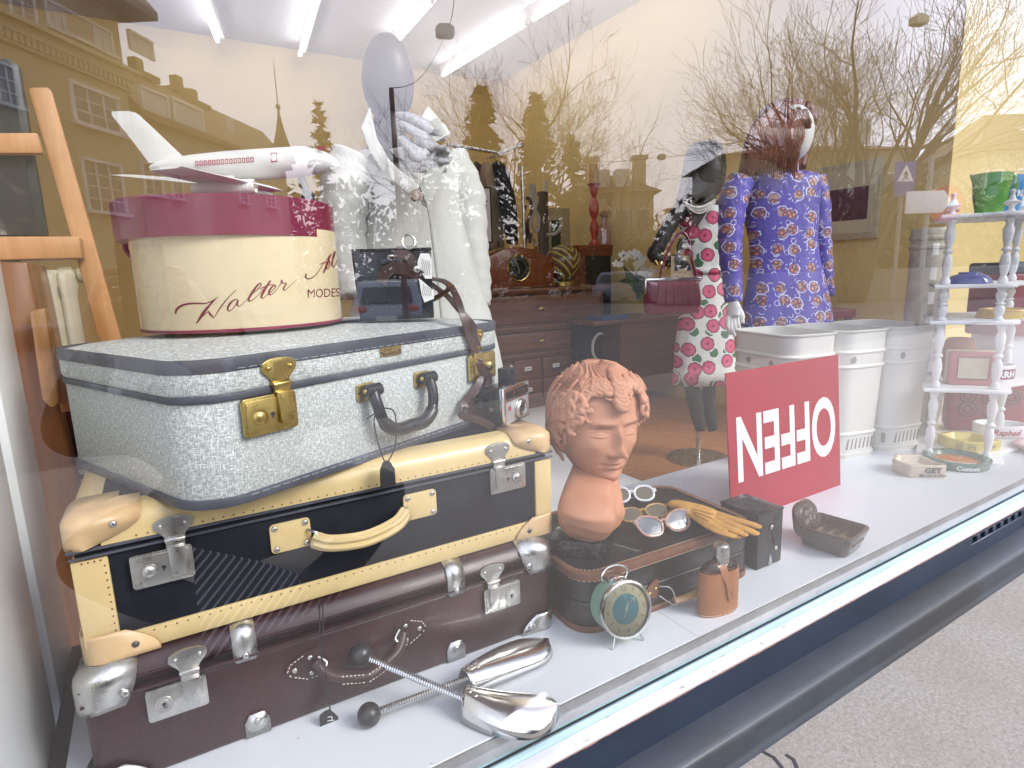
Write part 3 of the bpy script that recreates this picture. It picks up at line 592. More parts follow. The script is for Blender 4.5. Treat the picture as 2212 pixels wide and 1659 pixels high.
# price tag with 45.- on the burgundy case
tg = thing('price_tag', 'black swing tag marked 45 in white, hanging in front of the burgundy suitcase', 'tag', bo, brz)
def loc3(px, py, off=.03): u_, z_ = GB(px, py, off); return (u_, -off, z_)
b = B(); b.tube(spl([loc3(690, 1290), loc3(692, 1400), loc3(700, 1436), loc3(708, 1480), loc3(711, 1520), loc3(714, 1534)], 6), .0009, 6); b.tube(spl([loc3(697, 1290), loc3(698, 1400), loc3(688, 1440), loc3(700, 1478), loc3(712, 1520)], 6), .0009, 6); b.build('cord', M['cord'], tg)
cr = [loc3(*p) for p in ((692, 1583), (735, 1587), (730, 1548), (722, 1540), (712, 1532), (700, 1537), (690, 1546))]
b = B(); b.plate([(p[0], p[2]) for p in cr], -.0306, -.0294); cd = b.build('card', M['blackm'], tg)
b = B(); cu, cz2 = GB(711, 1562, .03); fn = lambda x, y: (cu + x, -.0309, cz2 + y)
k = .00036
def hand(pts, w=2.6): stroke(b, [(x * k, -y * k) for x, y in pts], w * k, fn)
hand([(-4, -30), (12, -24), (10, -10)]); hand([(-6, -14), (20, -6)]); hand([(22, 2), (10, 4), (4, 14)] if False else [(-2, 4), (-4, 18), (10, 14), (16, 24), (4, 30)]); hand([(-2, 4), (14, 6)]); hand([(10, 38), (11, 50)], 3)
b.build('card_writing', M['white'], cd, smooth=False)
# ------------------------------------------------------------------ on and around the suitcases
HX, HY, HR, HZ = .143, .482, .1555, .7495
def cyl(px, py, r, cx=HX, cy=HY):               # where the sight line meets an upright cylinder
    d = ray(px, py); ox, oy = CAM.x - cx, CAM.y - cy; a = d.x * d.x + d.y * d.y; b_ = 2 * (ox * d.x + oy * d.y); c_ = ox * ox + oy * oy - r * r
    q = b_ * b_ - 4 * a * c_; t_ = (-b_ - math.sqrt(max(q, 0))) / (2 * a); return CAM + d * t_
T = thing('hat_box', 'round cream hatbox with crimson lid standing on the grey suitcase', 'hatbox', (HX, HY, HZ))
b = B(); b.lathe([(HR - .002, 0), (HR, .003), (HR, .15), (HR - .002, .15)], 72); b.build('box_body', M['hatcream'], T)
b = B(); b.lathe([(HR + .0005, .0004), (HR + .0014, .0008), (HR + .0014, .0042), (HR + .0003, .005)], 72, cap=False); b.build('base_rim', M['crimson'], T)
b = B(); b.at(-.009, .004); b.lathe([(HR + .006, .138), (HR + .009, .138), (HR + .009, .192), (HR + .007, .1945), (HR - .02, .1955), (0.01, .1955)], 72); b.build('box_lid', M['crimson'], T)
ld = Face((HX, HY, 0), R(-31)); uL, _ = ld(281, 500); zL = vert(285, 505, (HX - .15, HY + .08))[2]
b = B(); lp = V((HX, HY, 0)) + ld.ex * (-HR - .016); b.at(lp.x - HX, lp.y - HY, .122, 0, 0, R(-31)); b.box(-.004, .010, -.012, -.004, .0, .03); b.tube(spl([(-.003, -.014, .022), (-.008, -.016, .012), (-.002, -.016, .0), (.008, -.014, -.004), (.012, -.012, .002)], 4), .004, 8); b.build('lid_fastener', M['crimson'], T, bev=.002)
HZ4 = lambda x, y: Zm(0, 600, 900, x, y); HZ1 = lambda x, y: Zm(0, 0, 900, x, y)
toL = lambda p: V((p.x - HX, p.y - HY, p.z - HZ))
fn4 = lambda u, v: toL(cyl(*HZ4(u if u < 1880 else 1880 + (u - 1880) * .86, v), HR + .0004))
b = B()
def pen(*pts): stroke(b, pts, 6, fn4, 6)
pen((1052, 408, 12), (1062, 380, 14), (1100, 355, 12), (1160, 346, 10), (1230, 346, 7), (1275, 330, 5), (1308, 306, 3))
pen((1300, 312, 5), (1262, 352, 12), (1222, 400, 18), (1190, 450, 12), (1176, 468, 3)); pen((1176, 468, 3), (1215, 425, 4), (1252, 392, 5)); pen((1250, 392, 6), (1262, 412, 13), (1284, 433, 6)); pen((1284, 433, 3), (1318, 378, 7), (1360, 322, 6), (1418, 264, 3))
pen((1424, 320, 4), (1400, 328, 9), (1374, 356, 12), (1366, 384, 8), (1382, 390, 4), (1410, 362, 5), (1428, 326, 9), (1424, 354, 9), (1440, 362, 4), (1470, 334, 3))
pen((1470, 334, 3), (1520, 284, 4), (1562, 244, 6), (1566, 226, 6), (1548, 234, 10), (1512, 282, 14), (1492, 322, 12), (1504, 332, 5), (1540, 306, 3))
pen((1540, 306, 3), (1580, 262, 4), (1625, 208, 6)); pen((1622, 210, 10), (1590, 262, 14), (1568, 304, 12), (1580, 314, 5), (1600, 296, 3)); pen((1556, 262, 4), (1600, 240, 6), (1640, 230, 3))
pen((1600, 298, 3), (1636, 268, 4), (1654, 242, 7), (1640, 238, 8), (1616, 272, 12), (1616, 294, 8), (1640, 284, 4), (1664, 258, 3))
pen((1664, 258, 3), (1686, 226, 5), (1690, 206, 7), (1698, 224, 6), (1720, 226, 5), (1704, 250, 10), (1704, 266, 6), (1724, 256, 4), (1774, 208, 2))
pen((1838, 168, 10), (1834, 190, 9), (1856, 198, 6), (1900, 172, 5), (1950, 110, 4), (2004, 48, 4)); pen((2004, 50, 8), (1976, 108, 13), (1952, 164, 8)); pen((1928, 112, 4), (1960, 100, 6), (1990, 104, 3))
pen((1962, 140, 3), (1988, 118, 5), (1996, 96, 7), (1982, 98, 8), (1970, 126, 10), (1978, 140, 5), (2000, 118, 3)); pen((2000, 118, 3), (2026, 66, 5), (2034, 34, 6), (2022, 52, 9), (2012, 110, 9), (2022, 126, 5), (2038, 106, 4), (2044, 88, 3))
letters(b, 'MODES', 74, lambda u, v: fn4(1842 + u, 312 - v - .035 * u), -.4, False, 0, .92)
b.build('box_lettering', M['hatink'], T, smooth=False)
# ---- model airliner on the lid
arz = -27; A0 = Face((HX - .003, HY - .0, 0), R(arz)); lidz = HZ + .1955
un, zn = A0(732, 344); ut, zt_ = A0(326, 372)
T = thing('model_airplane', 'white wooden model airliner with red window outlines perched on the hatbox', 'model airplane', A0.O + A0.ex * ((un + ut) / 2) + V((0, 0, lidz)), R(arz))
L = un - ut; zc0 = (zn + zt_) / 2 - lidz; sl = (zn - zt_) / L
def ax(s): return (s - .5) * L, zc0 + (s - .5) * sl * L
b = B(); rings = []
for s, r, dz in ((0, .004, .006), (.03, .008, .006), (.1, .0140, .004), (.22, .0205, .001), (.4, .0235, 0), (.7, .0235, 0), (.82, .0225, .0005), (.9, .0185, -.002), (.95, .0135, -.004), (.985, .008, -.008), (1, .002, -.009)):
    x, z = ax(s); rings.append([(x, r * math.cos(a), z + dz + r * math.sin(a) * 1.03) for a in [2 * math.pi * k / 24 for k in range(24)]])
b.loft(rings); b.build('fuselage', M['planewhite'], T, ang=60)
def wing(name, root, tip, th=.006):               # root/tip: [(lead),(trail)] points
    b = B(); rings = []
    for k in range(6):
        f = k / 5; le = V(root[0]).lerp(V(tip[0]), f); te = V(root[1]).lerp(V(tip[1]), f); c = (te - le); t_ = th * (1 - .55 * f)
        rings.append([le, le + c * .15 + V((0, 0, t_)), le + c * .5 + V((0, 0, t_ * .9)), te, le + c * .5 - V((0, 0, t_ * .5)), le + c * .15 - V((0, 0, t_ * .6))])
    b.loft(rings); return b.build(name, M['planewhite'], T, ang=50)
xw, zw = ax(.62); xw2, zw2 = ax(.36)
lp0 = A0.ex.dot(V(T.location) - A0.O)
def wp(px, py, off): u_, z_ = A0(px, py, off); return (u_ - lp0, -off, z_ - lidz)
wing('wing', [wp(612, 412, .014), wp(448, 401, .014)], [wp(392, 359, .15), wp(322, 368, .15)])
wing('wing', [wp(600, 408, -.014), wp(448, 399, -.014)], [wp(300, 381, -.15), wp(238, 378, -.15)])
x0, z0 = ax(.03)
b = B(); rings = []
for f, ch in ((0, .062), (.5, .05), (.92, .042), (1, .036)):
    zz = z0 + .014 + f * .078; xl = x0 + .052 - f * .072; t_ = .0035 * (1 - .4 * f)
    rings.append([(xl, 0, zz - (0 if f < 1 else .002)), (xl - ch * .3, -t_, zz), (xl - ch, 0, zz), (xl - ch * .3, t_, zz)])
b.loft(rings); b.build('tail_fin', M['planewhite'], T, ang=50)
wing('tailplane', [(x0 + .045, .006, z0 + .010), (x0, .006, z0 + .010)], [(x0 - .015, .07, z0 + .012), (x0 - .04, .07, z0 + .012)], .004)
for sy in (-1, 1):
    xe, _, ze = wp(486, 406, .055); b = B(); b.at(xe + (.0 if sy < 0 else -.01), sy * .055, ze, 0, R(90 - 2)); b.lathe([(.004, -.05), (.008, -.046), (.0108, -.025), (.0118, .012), (.0112, .044), (.0095, .046), (.008, .04), (.001, .036)], 20); b.at().box(xe - .025, xe + .015, sy * .055 - .002, sy * .055 + .002, ze + .006, ze + .018); b.build('engine', M['planewhite'], T, ang=50)
for sy in (-1, 1):
    x, z = ax(.38); b = B(); b.at(x, sy * .03, .0095, R(90)); b.lathe([(.003, -.006), (.009, -.005), (.0095, 0), (.009, .005), (.003, .006)], 16); b.at().tube([(x, sy * .03, .012), (x, sy * .026, z - .02)], .003, 8); b.build('wheel', M['blackm'], T)
x, z = ax(.80); b = B(); b.tube([(x - .004, 0, z - .022), (x + .004, 0, .012)], .006, 10); b.at(x + .006, 0, .0105, R(90)); b.lathe([(.003, -.012), (.0095, -.011), (.0105, 0), (.0095, .011), (.003, .012)], 16); b.build('nose_gear', M['black'], T)
b = B()
def onfus(s, zz, off=.0004):
    x, z = ax(s); r = .0235 if s < .75 else .0225; zz = max(-.97, min(.97, zz)); return V((x, -(r + off) * math.sqrt(1 - zz * zz), z + r * zz * 1.03))
for k in range(14):
    s0 = .27 + .022 * k; o = [(s0, .02), (s0 + .012, .02), (s0 + .012, .30), (s0, .30)]
    for i in range(4):
        p, q = onfus(*o[i]), onfus(*o[(i + 1) % 4]); b.tube([p, q], .0006, 4)
o = rr(.66, .69, .0 - .05, .5, .012, 3)
for i in range(len(o)): b.tube([onfus(*o[i], .0002), onfus(*o[(i + 1) % len(o)], .0002)], .0007, 4)
for k in range(4): s0 = .902 + .011 * k; p = [onfus(s0, .55, -.002), onfus(s0 + .008, .55, -.003), onfus(s0 + .008, .8, -.003), onfus(s0, .8, -.002)]; b.add(p, [(0, 1, 2, 3)]) if k < 0 else [b.tube([p[i], p[(i + 1) % 4]], .0006, 4) for i in range(4)]
b.build('window_outlines', M['planered'], T)
# ---- black leather camera case with ring, strap loop and tag
bp = onZ(778, 694, .748); brz2 = R(-20); GBg = Face(bp, brz2)
T = thing('camera_case', 'upright black leather camera case with metal ring standing behind the strap on the grey suitcase', 'camera case', bp, brz2)
u1, _ = GBg(938, 680); u0, z0 = GBg(758, 541); u2, z2 = GBg(930, 526)
b = B(); b.loft([[(x, y, 0) for x, y in rr(0, u1, 0, .062, .004)], [(x, y, .06) for x, y in rr(u0 * .5, (u1 + u2) / 2, 0, .062, .004)], [(x, y, z0) for x, y in rr(u0, u2, 0, .062, .004)]]); b.build('case_body', M['black'], T, bev=.002)
b = B(); b.box(u0 - .001, u2 + .001, -.001, .063, z0 - .003, z0 + .002); b.box(u2 - .047, u2 - .0455, -.0015, .01, .07, z0 - .006); b.build('case_lid', M['blackm'], T, bev=.001)
ur_, zr_ = GBg(882, 518); b = B(); b.tube([(ur_ + .011 * math.cos(a), -.002 + .004 * math.sin(a), z0 + .012 + .012 * math.sin(a)) for a in [2 * math.pi * k / 20 for k in range(20)]], .0022, 8, True); b.plate(rr(ur_ - .022, ur_ + .015, z0 + .001, z0 + .005, .002, 3), -.004, .02); b.build('lid_ring', M['steel'], T)
g8 = lambda x, y: Zm(850, 550, 450, x, y)
def lb(zx, zy, off): u_, z_ = GBg(*g8(zx, zy), off); return V((u_, -off, z_))
b = B(); b.ribbon(spl([lb(400, 690, .012), lb(430, 600, .02), lb(520, 520, .03), lb(640, 515, .034), lb(770, 560, .032), lb(880, 620, .03)], 6), .020, .0022, (0, -.35, 1)); b.ribbon(spl([lb(540, 360, .008), lb(680, 352, .014), lb(760, 420, .02), lb(790, 510, .026), lb(800, 560, .03)], 6), .016, .0022, (.6, 0, .8)); b.build('leather_loop', M['strap'], T)
b = B(); b.plate([(p.x, p.z) for p in (lb(390, 478, .02), lb(660, 470, .02), lb(660, 410, .02), lb(390, 400, .02))], -.024, -.016); b.build('strap_keeper', M['black'], T, bev=.002)
p = lb(825, 525, .036); b = B(); b.ell(p, (.0062, .003, .0062), 12, 8); p = lb(510, 370, .016); b.ell(p, (.006, .003, .003), 10, 6); b.build('press_stud', M['steel'], T)
T = thing('price_tag', 'white eight sided swing tag with handwriting hanging at the black camera case', 'tag', bp, brz2)
def tagcard(pts, off, tilt=0.):
    b = B(); P = [lb(*p, off) for p in pts]; b.plate([(p.x, p.z) for p in P], -off - .0005, -off + .0005); return b
tagcard([(868, 338), (972, 338), (1002, 420), (1008, 640), (925, 640), (832, 490), (834, 430)], .033).build('card', M['paper'], T)
tagcard([(850, 640), (880, 660), (1024, 780), (1030, 880), (915, 926), (880, 830)], .040).build('card', M['paper'], T)
b = B(); fnt = lambda u, v: lb(u, v, .0345)
fnt2 = lambda u, v: lb(u, v, .0412)
for k in range(5): stroke(b, [(890 + 22 * k, 400 + 6 * k), (884 + 22 * k, 450), (896 + 22 * k, 500), (886 + 22 * k, 560), (894 + 22 * k, 600)], 4, fnt, 4)
for k in range(5): stroke(b, [(905, 700 + 2 * k) if k == 0 else (890 + 24 * k, 730), (900 + 24 * k, 770), (894 + 24 * k, 810), (904 + 24 * k, 850)], 4, fnt2, 4)
b.build('tag_writing', M['ink'], T.children[0], smooth=False)
# ---- brown leather straps trailing over the front of the grey case
T = thing('camera_strap', 'long brown leather camera strap trailing over the grey suitcase front', 'strap', go, grz)
g9 = lambda x, y: Zm(900, 850, 500, x, y)
def lg(px, off):
    u_, z_ = GG(*px, off); return V((u_, -off, z_))
def path(pts, w, nm, mat, sd):
    P = [lg(p, o) for p, o in pts]; Q = spl(P, 7); b = B(); b.ribbon(Q, w, .002, sd); b.build(nm, M[mat], T)
path([(g8(880, 590), -.2), (g8(1000, 640), -.16), (g8(1130, 665), -.10), (g8(1230, 735), -.05), (g8(1300, 860), -.02), (g8(1350, 1000), .004), (g8(1400, 1160), .014), (g8(1440, 1300), .012), (g8(1500, 1450), .012), (g8(1560, 1600), .012), (g9(1190, 150), .016), (g9(1240, 235), .016), (g9(1300, 320), .014), (g9(1282, 420), .014), (g9(1200, 520), .012), (g9(1070, 610), .014), (g9(1030, 650), .018)], .0125, 'strap', 'strap', (1, -.2, .25))
path([(g8(905, 640), -.2), (g8(1050, 745), -.13), (g8(1200, 860), -.07), (g8(1320, 1000), -.01), (g8(1440, 1130), .010), (g8(1505, 1230), .010), (g8(1520, 1350), .009), (g8(1570, 1500), .009), (g9(1160, 100), .010), (g9(1215, 260), .010), (g9(1190, 380), .012), (g9(1100, 500), .014), (g9(1035, 580), .016), (g9(1040, 640), .02)], .0115, 'strap', 'strap', (1, -.4, .2))
path([(g9(1040, 640), .022), (g9(990, 700), .022), (g9(1050, 745), .03), (g9(1160, 770), .04), (g9(1260, 810), .05), (g9(1330, 860), .055), (g9(1320, 885), .05)], .0135, 'strap', 'strap', (.1, -.6, 1))
path([(g9(1060, 612), .02), (g9(1110, 660), .02), (g9(1200, 720), .02), (g9(1280, 780), .03)], .011, 'strap', 'strap', (.1, -.5, 1))
path([(g8(1245, 700), -.05), (g8(1180, 790), -.06), (g8(1090, 850), -.09), (g8(1000, 900), -.12)], .011, 'strap', 'straptan', (.2, -.4, 1))
# ---- small silver and black cartridge camera on the black case
cp = onZ(*g9(1455, 855), .5575); cq = onZ(*g9(1715, 725), .5575); crz = math.atan2(cq.y - cp.y, cq.x - cp.x); CW = (cq - cp).length
T = thing('cartridge_camera', 'small black and silver cartridge camera with flash block standing on the black suitcase', 'camera', cp, crz)
chh = .0685
b = B(); b.box(0, CW, .004, .048, 0, chh - .004); b.box(-.012, 0, .036, .046, .004, .05); b.build('camera_body', M['black'], T, bev=.003)
b = B(); b.box(-.0015, CW + .0015, -.004, .0055, .0, chh); b.build('front_frame', M['chrome'], T, bev=.002)
b = B(); b.box(.004, CW - .004, -.0048, -.0035, .004, .042); b.build('front_panel', plain('brushed_silver', (.62, .62, .64), .35, .6), T)
b = B(); b.box(.006, CW - .004, -.005, -.0038, .047, .061); b.build('viewfinder_strip', M['black'], T)
b = B(); b.box(.03, .036, -.0056, -.004, .048, .060); b.box(.046, CW - .008, -.0056, -.004, .05, .052); b.box(.046, CW - .008, -.0056, -.004, .055, .057); b.box(.008, .034, -.002, .004, chh, chh + .003); b.build('viewfinder_trim', M['chrome'], T)
b = B(); b.at(CW * .56, -.0048, .023, R(90)); b.lathe([(.0175, 0), (.0185, .002), (.0185, .006), (.016, .0085), (.0135, .0085), (.0125, .005), (.0, .005)], 28, cap=False); b.build('lens_ring', M['steel'], T)
b = B(); b.at(CW * .56, -.0102, .023, R(90)); b.lathe([(0.0001, .0008), (.0125, 0)], 20); b.build('lens', M['black'], T)
b = B(); b.box(.012, .021, -.0054, -.0045, .027, .034); b.build('red_badge', M['signred'], T)
b = B(); b.box(CW * .42, CW * .42 + .026, .006, .030, chh - .004, chh + .028); b.build('flash_block', M['black'], T, bev=.001)
b = B(); b.at(CW * .42 + .027, .012, chh - .002, 0, 0, R(38)); b.box(0, .026, 0, .001, 0, .031); b.build('flash_reflector', M['chrome'], T)
b = B(); b.box(.0, .0, 0, 0, 0, 0) if False else b.plate(rr(-.0016, .0006, .026, .033, .0004, 2), .018, .026); b.build('side_catch', M['steel'], T)
b = B(); b.tube(spl([(CW + .002, .02, .012), (CW + .006, .018, .004), (CW + .012, .02, .0008)], 4), .0015, 6); b.build('wrist_cord', M['cord'], T)
# ---- small black case with brown edging on the floor
so = V((.5655, .1135, FZ)); srz = R(-2.8); GS = Face(so, srz); sw, sdp, sh = .428, .262, .1105
T = thing('small_black_case', 'small black case with stitched brown edging lying beside the suitcase stack', 'small suitcase', so, srz)
b = B(); roundcase(b, sw, sdp, .002, sh * .5, .045, .004, 8); b.build('case_body', M['blackcase'], T, ang=60)
b = B(); roundcase(b, sw, sdp, sh * .5 + .0015, sh, .045, .003, 8); b.build('case_lid', M['blackcase'], T, ang=60)
b = B(); band(b, sw, sdp, sh - .014, sh + .0012, .045, .003, 8); i_ = [(x, y) for x, y in rr(-.003, sw + .003, -.003, sdp + .003, .048, 8)]; j_ = rr(.008, sw - .008, .008, sdp - .008, .039, 8)
b.loft([[(x, y, sh + .0002) for x, y in i_], [(x, y, sh + .0018) for x, y in i_], [(x, y, sh + .0018) for x, y in j_], [(x, y, sh - .001) for x, y in j_]], False, False, True, True); b.build('lid_edging', M['trimbrown'], T, bev=.001)
b = B(); band(b, sw, sdp, .0, .012, .045, .003, 8); b.build('base_edging', M['trimbrown'], T, bev=.001)
b = B(); o = rr(-.0034, sw + .0034, -.0034, sdp + .0034, .048, 8); n_ = len(o); ring = [V((x, y, sh - .013)) for x, y in o]
stitches(b, ring[-8:] + ring[:8] + ring[:1], .0032, .002, .0006); ring2 = [V((x, y, sh + .0022)) for x, y in rr(.008, sw - .008, .008, sdp - .008, .039, 8)]; stitches(b, ring2[-9:] + ring2[:10], .0032, .002, .0006); stitches(b, [(.05, -.0036, .010), (sw - .05, -.0036, .010)], .0032, .002, .0006); b.build('edging_stitching', plain('thread', (.55, .40, .26), .7), T)
z7 = lambda x, y: Zm(1350, 1150, 600, x, y)
u, z = GS(*z7(700, 1040)); b = B(); b.plate([(u - .006, .035), (u - .005, .058), (u - .012, .066), (u - .012, .074), (u, .079), (u + .012, .074), (u + .012, .066), (u + .005, .058), (u + .006, .035)], -.004, 0); rivet(b, u - .007, .071, .0022, -.004); rivet(b, u + .007, .071, .0022, -.004); b.build('case_lock', M['steel'], T, bev=.0006)
b2_ = dup  # (kept simple: the second lock hides behind the flask)
ul, zl = GS(*z7(890, 1070)); b = B(); b.plate(spl2([(ul + .014, zl + .018), (ul + .012, zl - .014), (ul - .002, zl - .015), (ul - .017, zl - .004), (ul - .012, zl + .008), (ul + .003, zl + .018), (ul + .014, zl + .018)], 4)[:-1], -.003, 0); LM = b.build('handle_mount', M['trimbrown'], T, bev=.0006)
b = B(); rivet(b, ul - .008, zl - .003, .003, -.0035); rivet(b, ul + .006, zl + .003, .003, -.0035); b.build('rivet', M['gold'], LM)
b = B(); hp = spl([(ul + .035, -.02, zl - .022), (ul + .06, -.026, zl - .020), (ul + .10, -.028, zl - .014), (ul + .14, -.022, zl - .006)], 6); b.tube(hp, [.0078] * len(hp), 12, flat=.75); b.build('carry_handle', plain('handle_tan', (.44, .26, .11), .35, var=.2, coat=.3), T)
b = B(); b.tube(spl([(ul + .012, -.006, zl + .006), (ul + .028, -.016, zl + .004), (ul + .036, -.02, zl - .012), (ul + .036, -.02, zl - .03), (ul + .012, -.006, zl - .012)], 5), .0014, 6); b.build('handle_ring', M['steel'], T)
# ---- three pairs of sunglasses and a glove pair on the small case
SZT = FZ + sh + .002
def glasses(label, A, C, mats, z0, shape, tilt=R(62), s=1.0, fold=1):
    """A, C: left and right outer ends on the case; lenses tilted back; folded temples behind"""
    d = C - A; Lg = d.length; rz = math.atan2(d.y, d.x)
    T = thing('sunglasses', label, 'sunglasses', (A.x, A.y, z0), rz, None); w = Lg / 2
    hh = w * .36; fm, lm, tm = mats; ct, stl = math.cos(tilt), math.sin(tilt)
    def P(x, y, off=0.): return V((x, -.0 + (y + hh) * stl * -0 + (y + hh) * ct + off * stl, (y + hh) * stl * 1 - off * ct + .003))
    fr_ = []
    for cx, sg in ((w * .5, -1), (w * 1.5, 1)):
        o = []
        for k in range(28):
            a = 2 * math.pi * k / 28; c_, s_ = math.cos(a), math.sin(a); x = w * .395 * math.copysign(abs(c_) ** .85, c_); y = hh * .86 * math.copysign(abs(s_) ** .9, s_)
            if shape == 'cat': x *= 1 + .12 * (y > 0) ; y += (sg * x / (w * .4)) * hh * .22 * (1 if y > 0 else .4)
            if shape == 'oval': y *= .82
            o.append((cx + x, y))
        fr_.append(o)
    b = B()
    for o in fr_: b.tube([P(x, y) for x, y in o], hh * .13 * s, 8, True)
    b.tube(spl([P(w * .86, hh * .18), P(w, hh * .36), P(w * 1.14, hh * .18)], 5), hh * .13 * s, 8)
    for sg, x in ((-1, w * .10), (1, w * 1.9)):
        tip = 1.22 if shape == 'cat' else .55
        b.tube(spl([P(x + .0, hh * .3), P(x + sg * w * .06, hh * (.3 + .3 * (tip > 1))), P(x + sg * w * .10, hh * .55 * tip / .9)], 4), [hh * .2 * s] * 8 + [hh * .09 * s], 8)
    b.build('frame', fm, T)
    for o in fr_: b = B(); b.add([P(x, y, .0006) for x, y in o] + [P(x, y, -.0006) for x, y in o], [tuple(range(28)), tuple(range(28, 56))[::-1]] + [(k, (k + 1) % 28, 28 + (k + 1) % 28, 28 + k) for k in range(28)]); b.build('lens', lm, T)
    for sg, x in ((-1, w * .06), (1, w * 1.94)):
        b = B(); e = P(x, hh * .45); tx = w * (1.35 if sg < 0 else .5)
        b.tube(spl([e, e + V((-sg * w * .03, hh * .5, -.004)), V(((e.x + tx) / 2, e.y + hh * .9 + .01 * sg, .006)), V((tx, e.y + hh * .8 + .012 * sg, .003))], 5), hh * .11, 8); b.build('temple', tm, T)
    return T
lensd = plain('dark_lens', (.03, .028, .03), .06, var=.05, coat=.5); lensb = plain('brown_lens', (.10, .075, .03), .08, coat=.4); lensg = plain('grey_lens', (.09, .10, .13), .05, coat=.6)
M['pinkf'] = plain('pink_frame', (.40, .24, .19), .2, var=.12, coat=.5); M['tort'] = plain('tortoise_frame', (.42, .24, .06), .2, var=.5, scale=140, coat=.5); M['whitef'] = plain('white_frame', (.78, .79, .8), .2, var=.03, coat=.5)
q = lambda x, y, z=SZT: onZ(*z7(x, y), z)
glasses('white framed sunglasses with olive lenses at the back of the small black case', q(505, 310), q(945, 280), (M['whitef'], lensb, M['whitef']), SZT, 'round', R(48), 1.15)
glasses('gold tortoise sunglasses with thin oval frames lying between the white and the pink pair', q(615, 510), q(1080, 430), (M['tort'], lensb, M['gold']), SZT, 'oval', R(40), .75)
glasses('pink cat eye sunglasses with grey lenses at the front of the small black case', q(790, 640), q(1290, 530), (M['pinkf'], lensg, M['pinkf']), SZT, 'cat', R(46), 1.0)
# glove: flattened skin of palm and five fingers
def glove(parent, nm, off, zb, lift):
    bm = bmesh.new(); lay = bm.verts.layers.skin.verify(); dr = []
    def vtx(px, z, r): p = q(*px, zb + z); v_ = bm.verts.new((p.x, p.y, zb + z)); v_[lay].radius = (r, r); return v_
    c0 = vtx((1040 + off, 305 + off * .3), .0, .019); c1 = vtx((1130 + off, 325 + off * .3), .002, .022); p0 = vtx((1240 + off, 350 + off * .3), .004, .028); p1 = vtx((1360 + off, 395 + off * .3), .006, .030); c0[lay].use_root = True
    bm.edges.new((c0, c1)); bm.edges.new((c1, p0)); bm.edges.new((p0, p1))
    for base, pts, r in (((1450, 380), [(1560, 420, .006), (1700, 470, .004), (1850, 525, -.002)], .0108), ((1450, 415), [(1550, 460, .007), (1690, 520, .005), (1825, 590, -.002)], .0115), ((1430, 450), [(1530, 500, .007), (1640, 550, .005), (1725, 600, -.001)], .0115), ((1390, 470), [(1440, 500, .006), (1520, 540, .004), (1575, 570, .001)], .0118)):
        pv = p1
        for (x, y, z) in [(*base, .007)] + pts: v_ = vtx((x + off, y + off * .5), z + lift, r * (.92 if (x, y, z) == pts[-1] else 1)); bm.edges.new((pv, v_)); pv = v_
    pv = p0
    for x, y, z, r in ((1300, 430, .002, .014), (1420, 530, .001, .0125), (1540, 600, -.004, .0118), (1660, 655, -.012, .0105)): v_ = vtx((x + off, y + off * .2), z, r); bm.edges.new((pv, v_)); pv = v_
    me = bpy.data.meshes.new(nm); bm.to_mesh(me); bm.free(); o = bpy.data.objects.new(nm, me); COL.objects.link(o); me.materials.append(M['glove'])
    sk = o.modifiers.new('skin', 'SKIN'); sk.use_smooth_shade = True; ss = o.modifiers.new('smooth', 'SUBSURF'); ss.levels = 2; ss.render_levels = 2
    dg = bpy.context.evaluated_depsgraph_get(); m2 = bpy.data.meshes.new_from_object(o.evaluated_get(dg)); bpy.data.objects.remove(o)
    gz = zb + .009
    for v_ in m2.vertices: v_.co.z = gz + (v_.co.z - gz) * (.42 if v_.co.z > gz else .34)
    m2.materials.clear(); m2.materials.append(M['glove'])
    for p_ in m2.polygons: p_.use_smooth = True
    o = bpy.data.objects.new(nm, m2); COL.objects.link(o); o.parent = parent; o.matrix_parent_inverse = parent.matrix_world.inverted() if False else Matrix.Translation(-V(parent.location)); return o
gp = q(1250, 420); 
T = thing('leather_glove', 'mustard yellow leather glove, uppermost of the pair, fingers hanging over the small black case', 'glove', (gp.x, gp.y, SZT), 0, 'pair of yellow gloves')
go1 = glove(T, 'glove_hand', 0, SZT + .018, 0)
b = B(); sm = lambda pts: b.tube([q(x, y, SZT + .0415) - V(T.location) for x, y in spl2(pts, 5)], .0009, 5)
sm([(1260, 345), (1350, 365), (1450, 395)]); sm([(1260, 365), (1340, 390), (1430, 425)]); sm([(1265, 385), (1330, 415), (1400, 455)]); b.build('seam_lines', M['gloveline'], T)
T = thing('leather_glove', 'mustard yellow leather glove lying underneath the other one', 'glove', (gp.x, gp.y, SZT), 0, 'pair of yellow gloves')
glove(T, 'glove_hand', 34, SZT - .001, 0)
# ------------------------------------------------------------------ terracotta bust
def gs(x, z, cx, cz, sx, sz): return math.exp(-((x - cx) / sx) ** 2 - ((z - cz) / sz) ** 2)
def sst(a, c, x): t_ = max(0., min(1., (x - a) / (c - a))); return t_ * t_ * (3 - 2 * t_)
import mathutils
nz = mathutils.noise.noise
HP = [(0.000, .020, .050, .010), (.008, .031, .060, .030), (.02, .043, .066, .050), (.035, .052, .0685, .064), (.055, .059, .0700, .075), (.08, .0635, .0715, .083), (.105, .066, .0715, .088), (.13, .0675, .072, .090), (.155, .065, .066, .087), (.18, .055, .053, .074), (.198, .039, .038, .053), (.209, .022, .022, .030), (.2135, .0003, .0003, .0003)]
def hprof(z):
    for (z0, *a), (z1, *c) in zip(HP[:-1], HP[1:]):
        if z <= z1: f = (z - z0) / (z1 - z0); return [p + (q_ - p) * f for p, q_ in zip(a, c)]
    return HP[-1][1:]
HP = [(z, w * (.86 + .24 * min(1, z / .075)) + .001, f, k) for z, w, f, k in HP]
